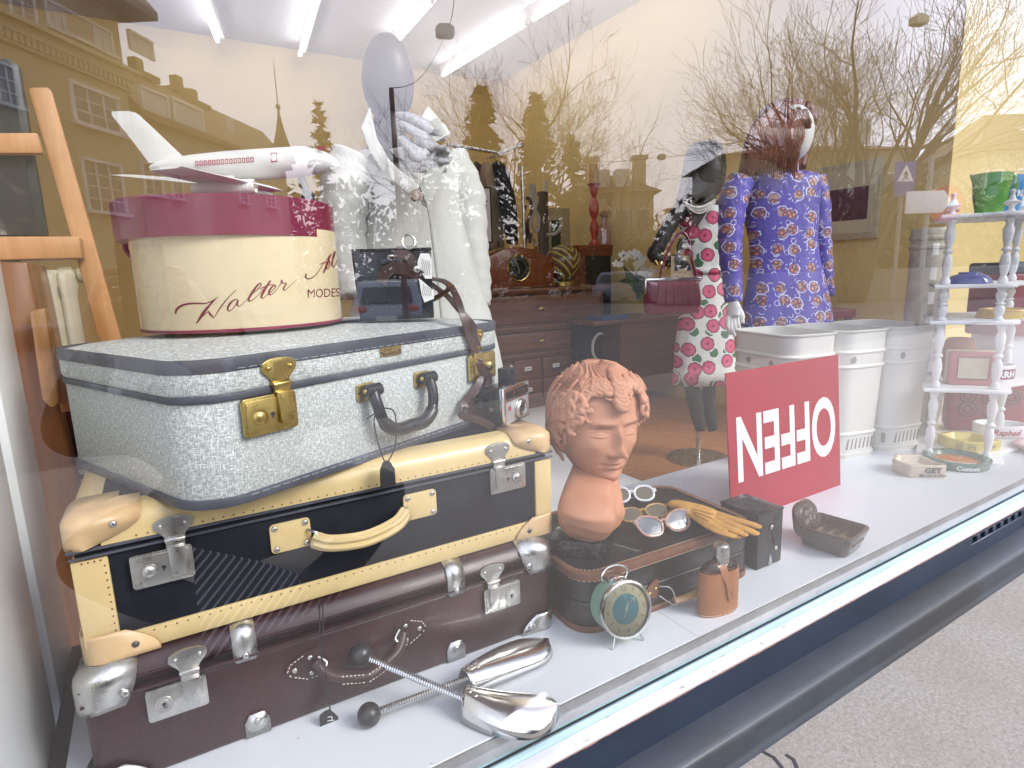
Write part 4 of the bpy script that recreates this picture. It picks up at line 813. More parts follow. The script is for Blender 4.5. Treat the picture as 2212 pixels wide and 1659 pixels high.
def hairline(a):                                   # a: 0 in front, pi behind; returns height where the hair begins
    a = abs(a); return .166 - .005 * math.cos(a * 6) * (a < .9) - .062 * sst(.80, 1.2, a) - .062 * sst(1.35, 1.8, a) - .02 * sst(1.9, 2.6, a)
def headpt(a, z, hair=True):
    w, f, k = hprof(z); c_, s_ = math.cos(a), math.sin(a)
    x = w * s_; y = -f * c_ if c_ > 0 else -k * c_
    if c_ > 0: x = w * math.copysign(abs(s_) ** .92, s_); y = -f * abs(c_) ** .80
    fr = sst(.15, .6, c_); xo = x; x = x / 1.10; ax_ = abs(x); o = 0.
    nose = .0225 * gs(x, z, 0, .0685, .0088, .0088) + .0135 * math.exp(-(x / .0072) ** 2) * sst(.060, .072, z) * (1 - sst(.098, .124, z)) + .0085 * gs(ax_, z, .0115, .0655, .0058, .0058)
    o += nose - .0025 * gs(ax_, z, .0065, .0585, .004, .003)
    o += .0060 * gs(ax_, z, .026, .1225 , .020, .0058) + .002 * gs(x, z, 0, .128, .02, .02)
    o -= 0.0125 * gs(ax_, z, .0285, .108, .0150, .0105); o += .0094 * gs(ax_, z, .0300, .1045, .0120, .0066)
    lid = .1095 - 9 * (ax_ - .030) ** 2; o += .0034 * math.exp(-((z - lid) / .0017) ** 2) * math.exp(-((ax_ - .030) / .0135) ** 4); lo = .0985 + 7 * (ax_ - .030) ** 2; o += .0020 * math.exp(-((z - lo) / .0016) ** 2) * math.exp(-((ax_ - .030) / .012) ** 4)
    o -= .0030 * math.exp(-((z - lid - .0034) / .0016) ** 2) * math.exp(-((ax_ - .030) / .014) ** 4)
    o += .0045 * gs(ax_, z, .040, .078, .018, .018)
    o += .0072 * gs(x, z, 0, .0485, .0165, .0042) * (1 - .25 * gs(x, z, 0, .051, .003, .004)) + .0078 * gs(x, z, 0, .0395, .0138, .0048) - .0056 * gs(x, z, 0, .0442, .0195, .00155) - .003 * gs(ax_, z, .0215, .0445, .005, .005) - .0016 * gs(x, z, 0, .056, .0035, .006)
    o += .0080 * gs(x, z, 0, .016, .017, .011) - .0042 * gs(x, z, 0, .0305, .018, .0045)
    x = xo; y -= o * fr
    if hair:
        hl = hairline(a); m_ = sst(hl - .004, hl + .010, z)
        if m_ > 0:
            n0 = V((math.sin(a), -math.cos(a), max(-.3, (z - .10) / .113) ** 3 * 5)); n0.normalize(); th = m_ * (.0075 + .0035 * sst(.0, .6, abs(a)))
            q_ = V((x, y, z)) * 26; wv = math.sin(26 * (abs(a) * .8 + 2.2 * nz(q_ * .45) + z * 9) + 5 * nz(q_ * .8)); th += m_ * (.0030 * wv + .0035 * nz(q_))
            x += n0.x * th; y += n0.y * th; z += n0.z * th * .8
    return V((x, y, z))
bc = V((.6675, .2315, FZ + sh + .0015))
T = thing('terracotta_bust', 'terracotta bust of a curly haired youth on a black marble block', 'bust', bc, 0)
b = B(); b.at(0, 0, 0, 0, 0, R(41.4)); b.box(-.085, .085, -.05, .05, 0, .0295); b.build('marble_base', M['marble'], T, bev=.0015)
b = B(); b.at(-.083, -.048, .006, 0, 0, R(41.4)); b.box(-.02, -.004, .03, .0304, .004, .014); b.build('price_sticker', M['paper'], T, smooth=False)
hz = R(-6); zh = .4365 - bc.z
b = B(); hm = Matrix.Translation((.027, .010, zh)) @ Euler((R(5), R(2), hz)).to_matrix().to_4x4(); b.mx(hm)
NA, NZ = 250, 190
def ang_(i): t_ = -1 + 2 * i; return math.pi * math.copysign(.45 * abs(t_) + .55 * abs(t_) ** 2, t_)
b.grid(lambda i, j: headpt(ang_(i), .2135 * (1 - (1 - j) ** 1.08)), NA, NZ, True)
# curls: coiled and waving locks laid on the skull
rnd = random.Random(5)
def onhead(a, z, off): p = headpt(a, z, False); n0 = V((math.sin(a), -math.cos(a), (z - .11) * 7)).normalized(); return p + n0 * off
def lock_curl(a0, z0, a1, z1, r, wig, off=.010, coil=0.):
    P = []; n_ = 26
    for k in range(n_ + 1):
        s = k / n_; a = a0 + (a1 - a0) * s + wig * .16 * math.sin(s * 7 + a0 * 3) * (s ** .5); z = z0 + (z1 - z0) * s + wig * .006 * math.sin(s * 9 + 1)
        if coil and s > .62: q_ = (s - .62) / .38; rad = .011 * (1 - .72 * q_); a += coil * rad / .062 * math.sin(q_ * 8.2); z += rad * (1 - math.cos(q_ * 8.2)) * .9
        P.append(onhead(a, max(.012, min(.209, z)), off + .002 * math.sin(s * 3.1)))
    b.tube(P, [r * (.55 + .6 * math.sin(min(1, s * 1.4) * 2.2)) * (1 if s < .8 else 1 - (s - .8) * 3.4) for s in [k / n_ for k in range(n_ + 1)]], 8)
for k in range(30):                               # fringe
    a = -1.05 + 2.1 * k / 29 + rnd.uniform(-.03, .03); lock_curl(a * .55, .196 - rnd.uniform(0, .012), a + rnd.uniform(-.22, .22), hairline(a) - rnd.uniform(-.010, .003), rnd.uniform(.0032, .0050), rnd.choice((-1, 1)), .009, rnd.choice((-1, 1, 0)))
for sg in (-1, 1):
    for k in range(22):                           # sides and back
        a = sg * (.9 + 2.1 * k / 21 + rnd.uniform(-.06, .06)); zt_ = rnd.uniform(.14, .19); lock_curl(a * .8, zt_, a + sg * rnd.uniform(-.1, .35), max(.035, hairline(a) - rnd.uniform(-.004, .012)), rnd.uniform(.0045, .0065), rnd.choice((-1, 1)), .011, rnd.choice((-1, 1, -1, 1, 0)))
    for k in range(10): a = sg * rnd.uniform(1.0, 2.6); z_ = hairline(a) + rnd.uniform(.0, .05); lock_curl(a, z_ + .022, a + sg * .2, z_, .0055, 1, .014, sg)
for k in range(9): s_ = k / 8; lock_curl(-.06 + .12 * (k % 2), .205 - .006 * k, .05 - .1 * (k % 2), .198 - .0062 * k, .006, 1, .011, 0)
for sg in (-1, 1):                                # ears, half hidden by locks
    p = [onhead(sg * (1.56 + .10 * math.cos(t_)), .088 + .019 * math.sin(t_), .004) for t_ in [2 * math.pi * k / 18 for k in range(18)]]; b.tube(p, .0042, 8, True); b.ell(onhead(sg * 1.56, .071, .003), (.005, .006, .006), 10, 8)
head_v, head_f, head_m = b.v, b.f, b.mi
# neck, shoulders and chest, cut off below
tocam = V((CAM.x - bc.x, CAM.y - bc.y, 0)).normalized(); b.mx(Matrix.Translation((-.040, -.040, .0296)) @ Matrix.Rotation(R(-7), 4, tocam) @ Euler((0, 0, R(26))).to_matrix().to_4x4() @ Matrix.Diagonal((.74, .84, 1.16, 1)))
def ringb(z, w, f, k, yc, e=2.2, dx=0.): return [(dx + w * math.copysign(abs(math.cos(t_)) ** (2 / e), math.cos(t_)), yc + (f if math.sin(t_) < 0 else k) * math.copysign(abs(math.sin(t_)) ** (2 / e), math.sin(t_)), z) for t_ in [2 * math.pi * j / 48 for j in range(48)]]
def bodypt(i, j):
    t_ = -2 * math.pi * i; s = j
    tab_ = [(.0005, .034, .040, .030, .0), (.012, .062, .060, .042, .0), (.030, .082, .070, .050, -.002), (.050, .091, .072, .052, -.002), (.070, .090, .068, .050, 0), (.086, .078, .056, .047, .004), (.098, .058, .045, .044, .010), (.108, .047, .040, .042, .014), (.125, .0425, .038, .042, .016), (.150, .042, .038, .043, .018), (.175, .043, .038, .046, .020)]
    zz = s * .175
    for r0, r1 in zip(tab_[:-1], tab_[1:]):
        if zz <= r1[0] + 1e-9: f = (zz - r0[0]) / (r1[0] - r0[0]); f = max(0, f); f = f * f * (3 - 2 * f) * .5 + f * .5; _, w, fr, k, yc = [p + (q_ - p) * f for p, q_ in zip(r0, r1)]; break
    c_, s_ = math.cos(t_), math.sin(t_); x = w * math.copysign(abs(c_) ** .85, c_); y = yc + (fr if s_ < 0 else k) * math.copysign(abs(s_) ** .9, s_)
    fz = sst(.0, .5, -s_)
    y -= fz * (.010 * gs(abs(x), zz, .038, .045, .026, .022) - .006 * gs(x, zz, 0, .055, .010, .04) + .006 * gs(abs(x), zz, .03, .092, .03, .006) - .006 * gs(x, zz, 0, .098, .012, .010))
    y -= fz * .004 * math.exp(-((abs(x) - (.010 + (zz - .095) * .25)) / .008) ** 2) * sst(.09, .11, zz) * (1 - sst(.14, .17, zz))
    if zz < .06: z_ = zz + (abs(x) / .09) ** 2 * .022 * (1 - zz / .06) * (1 if s_ < .2 else .4)
    else: z_ = zz
    return V((x, y, z_))
nb_ = len(b.v); b.grid(bodypt, 72, 70, True)
b.add([bodypt(i / 72, 0) for i in range(72)], [tuple(range(72))])
for k_ in range(nb_, len(b.v)): f_ = sst(.085, .165, b.v[k_].z); b.v[k_] = b.v[k_] + V((.062, .048, -.022 * sst(.11, .2, b.v[k_].z))) * f_
b.build('bust_figure', M['bust'], T, ang=180)
# ------------------------------------------------------------------ alarm clock
cl = onZ(*z7(500, 1640), FZ); cr_ = onZ(*z7(800, 1585), FZ); ccen = (cl + cr_) / 2
crz = R(-31 + 22)
# centre of the dial lies on the sight line through (650,1400) at the distance of the feet
dc = vert(*z7(648, 1400), V((ccen.x + .012, ccen.y + .02, 0)))
T = thing('alarm_clock', 'mint green wind up alarm clock with blue centred dial standing before the small black case', 'alarm clock', (dc.x, dc.y, FZ + .0615), crz, None, R(-12))
cr = .0455
b = B(); b.at(0, 0, 0, R(90)); b.lathe([(.001, -.043), (cr * .8, -.043), (cr * .98, -.038), (cr * 1.0, -.03), (cr * 1.0, .0)], 40); b.build('clock_body', M['mint'], T)
b = B(); b.at(0, 0, 0, R(90)); b.lathe([(cr * .985, -.002), (cr * 1.05, -.002), (cr * 1.075, .002), (cr * 1.05, .007), (cr * .98, .008), (cr * .95, .005)], 44, cap=False); b.build('bezel', M['chrome'], T)
b = B(); b.at(0, 0, 0, R(90)); b.lathe([(.0001, .0022), (cr * .97, .002)], 40); D_ = b.build('dial', M['dial'], T)
b = B(); b.at(0, 0, 0, R(90)); b.lathe([(.0001, .0030), (cr * .56, .0028)], 36); b.build('dial_centre', M['dialblue'], D_)
b = B()
fnc = lambda u, v: V((u, -.0034, v))
for k in range(12):
    a = R(90 - 30 * k); c_, s_ = math.cos(a), math.sin(a)
    if k in (0, 3, 6, 9): letters(b, {0: '12', 3: '3', 6: '6', 9: '9'}[k], .010, lambda u, v, c_=c_, s_=s_: fnc(c_ * cr * .76 + u, s_ * cr * .76 + v - .0036))
    else: stroke(b, [(c_ * cr * .68, s_ * cr * .68), (c_ * cr * .84, s_ * cr * .84)], .0009, fnc, 2)
b.build('dial_numerals', plain('dial_ink', (.16, .13, .06), .6), D_, smooth=False)
b = B(); fnh = lambda u, v: V((u, -.0042, v))
stroke(b, [(0, 0), (-.006, -.013)], .0016, fnh, 2); stroke(b, [(0, 0), (.005, .011)], .0022, fnh, 2); stroke(b, [(.010, .010), (.017, .015)], .0011, fnh, 2); stroke(b, [(.0165, .008), (.0175, .0155), (.010, .0155)], .001, fnh, 2); b.at(0, 0, 0, R(90)); b.lathe([(.0022, .0036), (.0016, .006), (.0001, .0062)], 12, cap=False); b.build('clock_hands', M['paper'], D_)
gls = bpy.data.materials.new('clear_glass'); gls.use_nodes = True; n = gls.node_tree; n.nodes.clear(); o_ = n.nodes.new('ShaderNodeOutputMaterial'); mx = n.nodes.new('ShaderNodeMixShader'); tr = n.nodes.new('ShaderNodeBsdfTransparent'); gl = n.nodes.new('ShaderNodeBsdfGlossy'); lw = n.nodes.new('ShaderNodeLayerWeight'); lw.inputs[0].default_value = .35; gl.inputs['Roughness'].default_value = .03; tr.inputs[0].default_value = (.93, .95, .94, 1)
n.links.new(lw.outputs['Fresnel'], mx.inputs[0]); n.links.new(tr.outputs[0], mx.inputs[1]); n.links.new(gl.outputs[0], mx.inputs[2]); n.links.new(mx.outputs[0], o_.inputs[0]); M['clear'] = gls
b = B(); b.at(0, 0, 0, R(90)); b.lathe([(cr * .96, .006), (cr * .7, .0085), (cr * .35, .0098), (.0001, .0102)], 36, cap=False); b.build('clock_glass', M['clear'], T)
b = B(); b.tube(spl([(-.022, .022, .042), (-.026, .02, .054), (-.016, .02, .065), (.004, .02, .067), (.020, .02, .061), (.026, .022, .052), (.021, .022, .042)], 6), .0017, 8); b.at(.0, .02, cr).lathe([(.016, -.004), (.0165, .003), (.012, .0055), (.001, .0065)], 24); b.build('bell_handle', M['chrome'], T)
for sx in (-1, 1):
    b = B(); b.tube([(sx * .020, .006, -.040), (sx * .030, .002, -.061)], [.0022, .0016], 8); b.build('foot', M['chrome'], T)
# ------------------------------------------------------------------ hip flask in leather
f0 = V((.822, .042, FZ)); frz = R(-9)
ftop = vert(1560, 1222, f0)[2] - FZ
T = thing('hip_flask', 'tan leather covered hip flask with silver cap standing near the window', 'hip flask', f0, frz)
FWd = .0425; fh = (vert(1562, 1232, f0)[2] - FZ) * 1.06
b = B()
def oval(z, s=1.0): return [(FWd * s * math.copysign(abs(math.cos(a)) ** .8, math.cos(a)), .019 * s * math.copysign(abs(math.sin(a)) ** .9, math.sin(a)), z) for a in [2 * math.pi * k / 40 for k in range(40)]]
b.loft([oval(0, .97), oval(.003, 1), oval(fh * .5, 1.01), oval(fh - .012, 1.0), oval(fh - .002, .985), oval(fh - .002, .93), oval(fh - .006, .92)]); b.build('leather_sleeve', M['flaskleather'], T)
b = B(); b.loft([oval(fh - .006, .92), oval(fh + .004, .88), oval(fh + .011, .66), oval(fh + .015, .32)]); b.build('flask_shoulder', M['clear'], T)
b = B(); b.at(.004, 0); b.lathe([(.0135, fh + .010), (.0145, fh + .013), (.0148, fh + .034), (.0138, fh + .043), (.010, fh + .0465), (.001, fh + .0475)], 28); b.build('flask_cap', M['steel'], T)
b = B(); b.ribbon(spl([(-.012, .016, fh + .006), (-.008, .004, fh + .014), (-.004, -.012, fh + .010), (-.002, -.0185, fh - .004), (.006, -.0212, fh - .022), (.012, -.0212, fh - .05)], 5), .015, .002, (1, 0, .2)); b.at(.012, -.0212, fh - .05, R(90)); b.lathe([(.0075, -.001), (.0075, .001)], 16); b.at(.012, -.0225, fh - .043, R(90)); b.lathe([(.003, 0), (.0025, .0018), (.0005, .002)], 12); b.build('closing_strap', M['flaskleather'], T)
b = B(); o = oval(.004, 1.02); stitches(b, [V(p) for p in o], .003, .002, .0006); b.build('base_stitching', M['stitch'], T)
# ------------------------------------------------------------------ box camera
bx = V((1.003, .0935, FZ)); b4 = onZ(*z7(2055, 805), FZ); brz3 = math.atan2(b4.y - bx.y, b4.x - bx.x); bw_ = .0795; bdd = .096; bh_ = .1215
T = thing('box_camera', 'black box camera standing upright on end in front of the red sign', 'camera', bx, brz3)
b = B(); b.box(0, bw_, 0, bdd, .0, bh_ - .003); b.build('camera_body', plain('box_leatherette', (.020, .020, .021), .48, var=.3, bump=.2, bscale=700, grime=(.05, .05, .052), coat=.1), T, bev=.0025)
b = B(); b.box(-.0012, bw_ + .0012, -.0012, bdd + .0012, bh_ - .005, bh_); b.build('front_plate', M['black'], T, bev=.002)
b = B(); b.at(bw_ * .52, bdd * .5, bh_); b.lathe([(.0175, .0), (.0175, .0015), (.0125, .0018), (.0115, -.001), (.0001, -.0012)], 28, cap=False); b.build('lens_ring', M['blackm'], T)
b = B(); b.box(.012, bw_ - .014, .018, bdd - .016, bh_ - .0005, bh_ + .0006); b.build('lens_panel', M['rubber'], T)
b = B()
for x, z in ((bw_ * .52, bh_ - .035), (bw_ * .74, .035)): b.ell((x, -.001, z), (.0048, .0025, .0048), 14, 8)
b.build('stud', M['steel'], T)
b = B(); b.box(bw_ * .62, bw_ * .64, -.0012, 0, bh_ - .022, bh_ - .012); b.box(bw_ * .78, bw_ * .8, -.0012, 0, bh_ - .022, bh_ - .012); b.box(bw_ * .62, bw_ * .8, -.0012, 0, bh_ - .023, bh_ - .021); b.box(bw_ * .42, bw_ * .62, -.0018, 0, bh_ - .044, bh_ - .028); b.tube([(bw_ * .55, -.001, bh_ - .045), (bw_ * .66, -.001, .045)], .0012, 6); b.build('shutter_guide', M['blackm'], T)
b = B(); b.plate([(bw_ * .44, .002), (bw_ * .47, .024), (bw_ * .53, .024), (bw_ * .60, .002), (bw_ * .54, .002), (bw_ * .50, .014), (bw_ * .49, .002)], -.0022, 0); b.build('stand_clip', M['steel'], T)
# ------------------------------------------------------------------ OFFEN sign, upside down, leaning on the first bin
sA = onZ(*Zm(1600, 600, 900, 458, 1674), FZ); sB = onZ(*Zm(1600, 600, 900, 1112, 1435), FZ); srz2 = math.atan2(sB.y - sA.y, sB.x - sA.x); sW = (sB - sA).length; sH = .371
ls_ = R(-5.0)
T = thing('open_sign', 'red board reading OFFEN turned upside down, leaning against the nearest white bin', 'sign', sA, srz2, None, ls_)
b = B(); b.box(0, sW, 0, .004, 0, sH); b.build('sign_board', M['signred'], T, bev=.0006, seg=1)
vs, fs = text_mesh('OFFEN', 1.0, .024)
xa, xb = min(v[0] for v in vs), max(v[0] for v in vs); ya, yb = min(v[1] for v in vs), max(v[1] for v in vs)
SG = Face(sA, srz2)
b = B(); U0, U1, Z0, Z1 = .030, sW - .022, .096, .262
b.add([(U1 - (x - xa) / (xb - xa) * (U1 - U0), -.0007, Z1 - (y - ya) / (yb - ya) * (Z1 - Z0)) for x, y in vs], fs); b.build('sign_lettering', M['signwhite'], T, smooth=False)
b = B(); b.box(.0, sW, -.0005, -.0001, sH - .031, sH - .029); b.build('fold_line', plain('sign_dark_red', (.30, .012, .03), .5), T, smooth=False)
# ------------------------------------------------------------------ three enamelled bins
def make_bin(label, c, rz):
    T = thing('waste_bin', label, 'bin', c, rz, 'off white enamelled bins in a row'); w, d, h = .198, .262, .412
    def ring(z, e=0., inn=0.): return [(x, y, z) for x, y in rr(-w / 2 - e + inn, w / 2 + e - inn, -e + inn, d + e - inn, .052, 7)]
    tap = lambda z: -.010 + .012 * z / h
    b = B(); R_ = []
    zs = [0, .012, .012, .0185, .0185, .075, .078, .082, .086, .089, .292, .295, .299, .303, .306, .338, .341, .345, .349, .352, h - .008, h - .004, h, h + .002, h, h - .004]
    es = [.0, .0, .003, .003, 0, 0, .0025, .004, .0025, 0, 0, .003, .0045, .003, 0, 0, .003, .0045, .003, 0, 0, .004, .005, .001, -.003, -.003]
    for z, e in zip(zs, es): R_.append(ring(z, e + tap(z)))
    b.loft(R_, True, False); b.build('bin_body', M['bin'], T, ang=30)
    b = B(); b.loft([ring(h - .002, tap(h) - .0032), ring(.012, tap(0) - .004)], False, True); b.build('bin_inside', M['bin'], T, ang=40)
    b = B()
    for k in range(7): x = -w / 2 + .054 + .0165 * k; b.at(x, -tap(.05) - .0003, .049, 0, R(7), 0); b.plate(rr(-.0024, .0024, -.018, .018, .0023, 3), -.0006, .002)
    b.at(-w / 2 + .018, .016 - tap(.05), .049, 0, 0, R(-45)); b.plate(rr(-.006, .006, -.017, .017, .0055, 4), -.0016, .002)
    b.at(-w / 2 + .045, -tap(.3) - .0004, .322, R(90)); b.lathe([(.0105, 0), (.0105, .0006)], 18)
    b.at(-w / 2 - tap(.3) - .0004, .07, .322, R(90), 0, R(-90)); b.lathe([(.0105, 0), (.0105, .0006)], 18); b.at(-w / 2 - tap(.3) - .0004, .17, .322, R(90), 0, R(-90)); b.lathe([(.0105, 0), (.0105, .0006)], 18)
    b.build('vent_hole', M['binhole'], T, smooth=False)
    return T
brow = R(-13); b3 = V((2.085, .322, FZ)); stp = V((math.cos(brow), math.sin(brow), 0)) * .203
bn = make_bin('off white enamelled bin, third and farthest of the row, beside the white shelf', b3, brow)
dup(bn, b3 - stp * 1.0, brow, 'off white enamelled bin in the middle of the row'); dup(bn, b3 - stp * 2.02, brow, 'off white enamelled bin behind the red sign, first of the row')
# ------------------------------------------------------------------ little armchair ashtray
aA, aF, aR = onZ(1745, 1180, FZ), onZ(1815, 1218, FZ), onZ(1862, 1165, FZ)
T = thing('armchair_ashtray', 'small brown ceramic armchair ashtray alone on the display floor', 'ashtray', (1.228, .070, FZ), R(-82)); bro = plain('brown_ceramic', (.075, .050, .037), .22, var=.16, coat=.5); bro2 = plain('chair_worn', (.18, .16, .15), .3, var=.15, coat=.4)
def arch(x, k, z0, h, lean=0.): return [(x + lean * (.5 + .5 * math.sin(a)) * h, k * .046 * math.copysign(abs(math.cos(a)) ** .55, math.cos(a)), z0 + h * (.5 + .5 * math.copysign(abs(math.sin(a)) ** .75, math.sin(a)))) for a in [2 * math.pi * j / 30 for j in range(30)]]
b = B()
rg = lambda z, e, w: [(x, y, z) for x, y in rr(-.052 - e * .5, .048 + e, -w, w, .014, 5)]
b.loft([rg(0, -.006, .036), rg(.004, -.001, .040), rg(.030, .006, .050), rg(.044, .010, .056), rg(.050, .010, .056), rg(.051, .006, .051), rg(.046, .004, .044), rg(.026, .002, .036)]); b.loft([arch(-.040, .84, .026, .056, -.30), arch(-.044, .98, .012, .074, -.28), arch(-.050, 1.02, .010, .078, -.26), arch(-.058, .98, .012, .074, -.24), arch(-.061, .84, .018, .060, -.22)])
b.build('chair_body', bro, T, bev=.002, seg=2)
b = B(); b.loft([[(x, y, z) for x, y in rr(-.036, .056, -.033, .033, .008, 4)] for z in (.0262, .031)])
for k in range(4): b.tube([(-.028 + .023 * k, -.030, .029), (-.028 + .023 * k, .030, .029)], .006, 8)
b.build('seat_cushion', plain('seat_glaze', (.12, .075, .04), .16, coat=.6), T, bev=.001)
b = B()
for y, z, w_, h_ in ((-.017, .050, .016, .010), (.002, .054, .014, .011), (.018, .050, .012, .009), (-.01, .067, .018, .009), (.01, .069, .014, .009)): x = -.0405 - .30 * (z - .026) + .0003; b.add([(x + .30 * (h_ / 2) + .0008, y - w_ / 2, z - h_ / 2), (x + .30 * (h_ / 2) + .0008, y + w_ / 2, z - h_ / 2), (x - .30 * (h_ / 2) + .0008, y + w_ / 2, z + h_ / 2), (x - .30 * (h_ / 2) + .0008, y - w_ / 2, z + h_ / 2)], [(0, 1, 2, 3)])
b.build('back_print', bro2, T, smooth=False)
# ------------------------------------------------------------------ ashtrays
def tray(name, label, outline, z0, h, mats, loc, rz, wall=.012, floor=.5, flare=1.0, notches=()):
    T = thing(name, label, 'ashtray', loc, rz); n_ = len(outline)
    sc = lambda k: [(x * k, y * k) for x, y in outline]; md = max(math.hypot(*p) for p in outline)
    top = []; 
    def zt(x, y):
        a = math.atan2(y, x); d_ = min([abs((a - q_ + math.pi) % (2 * math.pi) - math.pi) for q_ in notches] or [9]); return h - (.3 * h if d_ < .22 else 0)
    k1 = 1 - wall / md
    b = B(); b.loft([[(x, y, 0) for x, y in sc(flare)], [(x, y, zt(x, y)) for x, y in sc(1)], [(x, y, zt(x, y)) for x, y in sc(k1)], [(x, y, h * floor) for x, y in sc(k1 * .86)]]); b.build('ashtray_body', mats[0], T, bev=.0025, seg=2, ang=50)
    if len(mats) > 1: b = B(); b.add([(x, y, h * floor + .0008) for x, y in sc(k1 * .9)], [tuple(range(n_))]); b.build('ashtray_well', mats[1], T)
    return T
g_l, g_f, g_r = onZ(1932, 1016, FZ), onZ(1966, 1033, FZ), onZ(2043, 1034, FZ)
grz2 = math.atan2(g_r.y - g_f.y, g_r.x - g_f.x); gW = (g_r - g_f).length
gC = (g_f + g_r) / 2; gn = V((math.sin(grz2), -math.cos(grz2), 0)); gC2 = gC - gn * .052
oct_ = [(-gW / 2, -.052), (gW / 2, -.052), (gW * .5 + .004, -.03), (gW * .62, .02), (gW * .3, .058), (-gW * .42, .058), (-gW * .74, .012), (-gW * .62, -.034)]
T = tray('triangular_ashtray', 'beige ceramic ashtray lettered GET on the display floor near the shelf', oct_, 0, .0385, [plain('beige_ceramic', (.56, .48, .38), .28, var=.05, coat=.4), plain('beige_well', (.52, .44, .34), .25, coat=.4)], gC2, grz2, .010, .45, .97, (R(150), R(20)))
b = B(); fnG = lambda u, v: V((u + .012, -.0527 + (.0) - .0003, v)); letters(b, 'GET', .021, lambda u, v: fnG(u, v + .0165), .0009, True, 0, 1.15); letters(b, "SEC OU A L'EAU", .0095, lambda u, v: fnG(u, v + .0055), .0004, True, 0, 1.05); b.build('ashtray_lettering', plain('grey_ink', (.07, .07, .085), .6), T, smooth=False)
oc = onZ(2062, 1000, FZ + .02)
cir = [(math.cos(2 * math.pi * k / 40), math.sin(2 * math.pi * k / 40)) for k in range(40)]
o1 = onZ(2015, 988, FZ + .012); o2 = onZ(2137, 1016, FZ + .012); orad = .088; oC = V((2.055, .170, FZ))
T = tray('round_ashtray', 'round green ashtray with orange bowl and white lettering beside the beige one', [(x * orad, y * orad) for x, y in cir], 0, .026, [plain('green_ceramic', (.07, .16, .115), .25, coat=.5, var=.1), plain('orange_glaze', (.60, .19, .03), .25, coat=.5, var=.15)], oC, R(-60), .02, .5, .94)
b = B()
def rim(u, v, r0=orad): a = -math.pi / 2 + u / orad; rr_ = orad * (.952 + .048 * (v / .026)) + .0006; return V((rr_ * math.cos(a), rr_ * math.sin(a), v))
letters(b, 'Custom', .019, lambda u, v: rim(u + .02, v + .006), .0007)
def rimt(u, v): a = -math.pi / 2 + u / (orad * .87); r_ = orad * .80 + v; return V((r_ * math.cos(a), r_ * math.sin(a), .0266))
letters(b, 'AMBASSADEUR', .0125, lambda u, v: rimt(u + .0, v), .0004); b.build('ashtray_lettering', M['white'], T, smooth=False)
yC = V((2.245, .215, FZ + .008)); hexo = [(.075 * math.cos(R(22.5 + 45 * k)) * (1.15 if k % 2 else 1), .075 * math.sin(R(22.5 + 45 * k))) for k in range(8)]
yel = plain('yellow_ceramic', (.66, .55, .12), .2, coat=.5, var=.05)
T = tray('yellow_ashtray', 'yellow eight sided ashtray with black printed panels on the lowest shelf', hexo, 0, .036, [yel], yC, R(-50), .014, .35, .98, (R(90),))
b = B()
for a0, tx in ((-112.5 + 22.5 - 45 + 22.5, 'LA FEUILLETTE'), (-22.5 - 22.5, 'MONTLOUIS')):
    aa = R(a0); ap = .075 * 1.05; ex = V((-math.sin(aa), math.cos(aa), 0)); nn = V((math.cos(aa), math.sin(aa), 0)); P0 = nn * (.0725)
    fY = lambda u, v: P0 + ex * u + V((0, 0, v)) + nn * .0008
    stroke(b, [(-.026, .012), (.026, .012)], .0012, fY, 2); stroke(b, [(-.026, .026), (.026, .026)], .0012, fY, 2); letters(b, tx, .0078, lambda u, v: fY(u, v + .0160), .0003)
b.build('ashtray_lettering', M['ink'], T, smooth=False)
# ------------------------------------------------------------------ white turned-post shelf
T = thing('whatnot_shelf', 'white tiered shelf with turned posts at the right edge', 'shelf', (2.052, .245, FZ))
PL_ = [V((0, 0, 0)), V((.094, -.119, 0)), V((.235, .10, 0)), V((.36, -.05, 0))]
zsh = [.0, .218, .425, .532, .735]
shp = lambda e: [(-.045 + e, .012), (-.02, -.02), (.03, -.075), (.062, -.135), (.10, -.158), (.150, -.140), (.21, -.12), (.30, -.13), (.40, -.10), (.43, -.03), (.40, .06), (.30, .13), (.20, .14), (.10, .08), (.02, .045)]
b = None
for i, z in enumerate(zsh):
    b = B(); out = spl2(shp(0) + shp(0)[:1], 4)[:-1]; s_ = 1 if i in (0, 1, 2) else .92
    b.loft([[(x * s_, y * s_, z) for x, y in out], [(x * s_, y * s_, z + .011) for x, y in out]]); b.build('shelf_board', M['white'], T, bev=.003, seg=2)
def spindle(h): return [(.009, 0), (.012, .01 * h), (.0125, .06 * h), (.007, .12 * h), (.0095, .16 * h), (.0135, .30 * h), (.012, .40 * h), (.007, .47 * h), (.0125, .50 * h), (.0125, .52 * h), (.007, .55 * h), (.009, .60 * h), (.013, .72 * h), (.014, .80 * h), (.009, .88 * h), (.011, .94 * h), (.013, .97 * h), (.010, h)]
for j, p in enumerate(PL_):
    for i in range(4):
        z0 = zsh[i] + .011; h = zsh[i + 1] - z0; s_ = 1 if i < 2 else .93
        b = B(); b.at(p.x * s_, p.y * s_, z0); b.lathe(spindle(h), 18); b.build('turned_post', M['white'], T)
    b = B(); b.at(p.x * .93, p.y * .93, zsh[4] + .011, sc=.8); b.lathe([(.012, 0), (.014, .004), (.008, .010), (.010, .02), (.024, .030), (.026, .034), (.012, .042), (.007, .056), (.006, .062), (.0085, .068), (.0085, .074), (.001, .079)], 20); b.build('finial', M['white'], T)
b = B()
for p in PL_[:2]: b.ell((p.x * .96, p.y * .96, zsh[2] + .018), (.006, .006, .006), 12, 8)
b.build('shelf_bolt', M['darkmetal'], T)
so_ = V((2.052, .245, FZ))
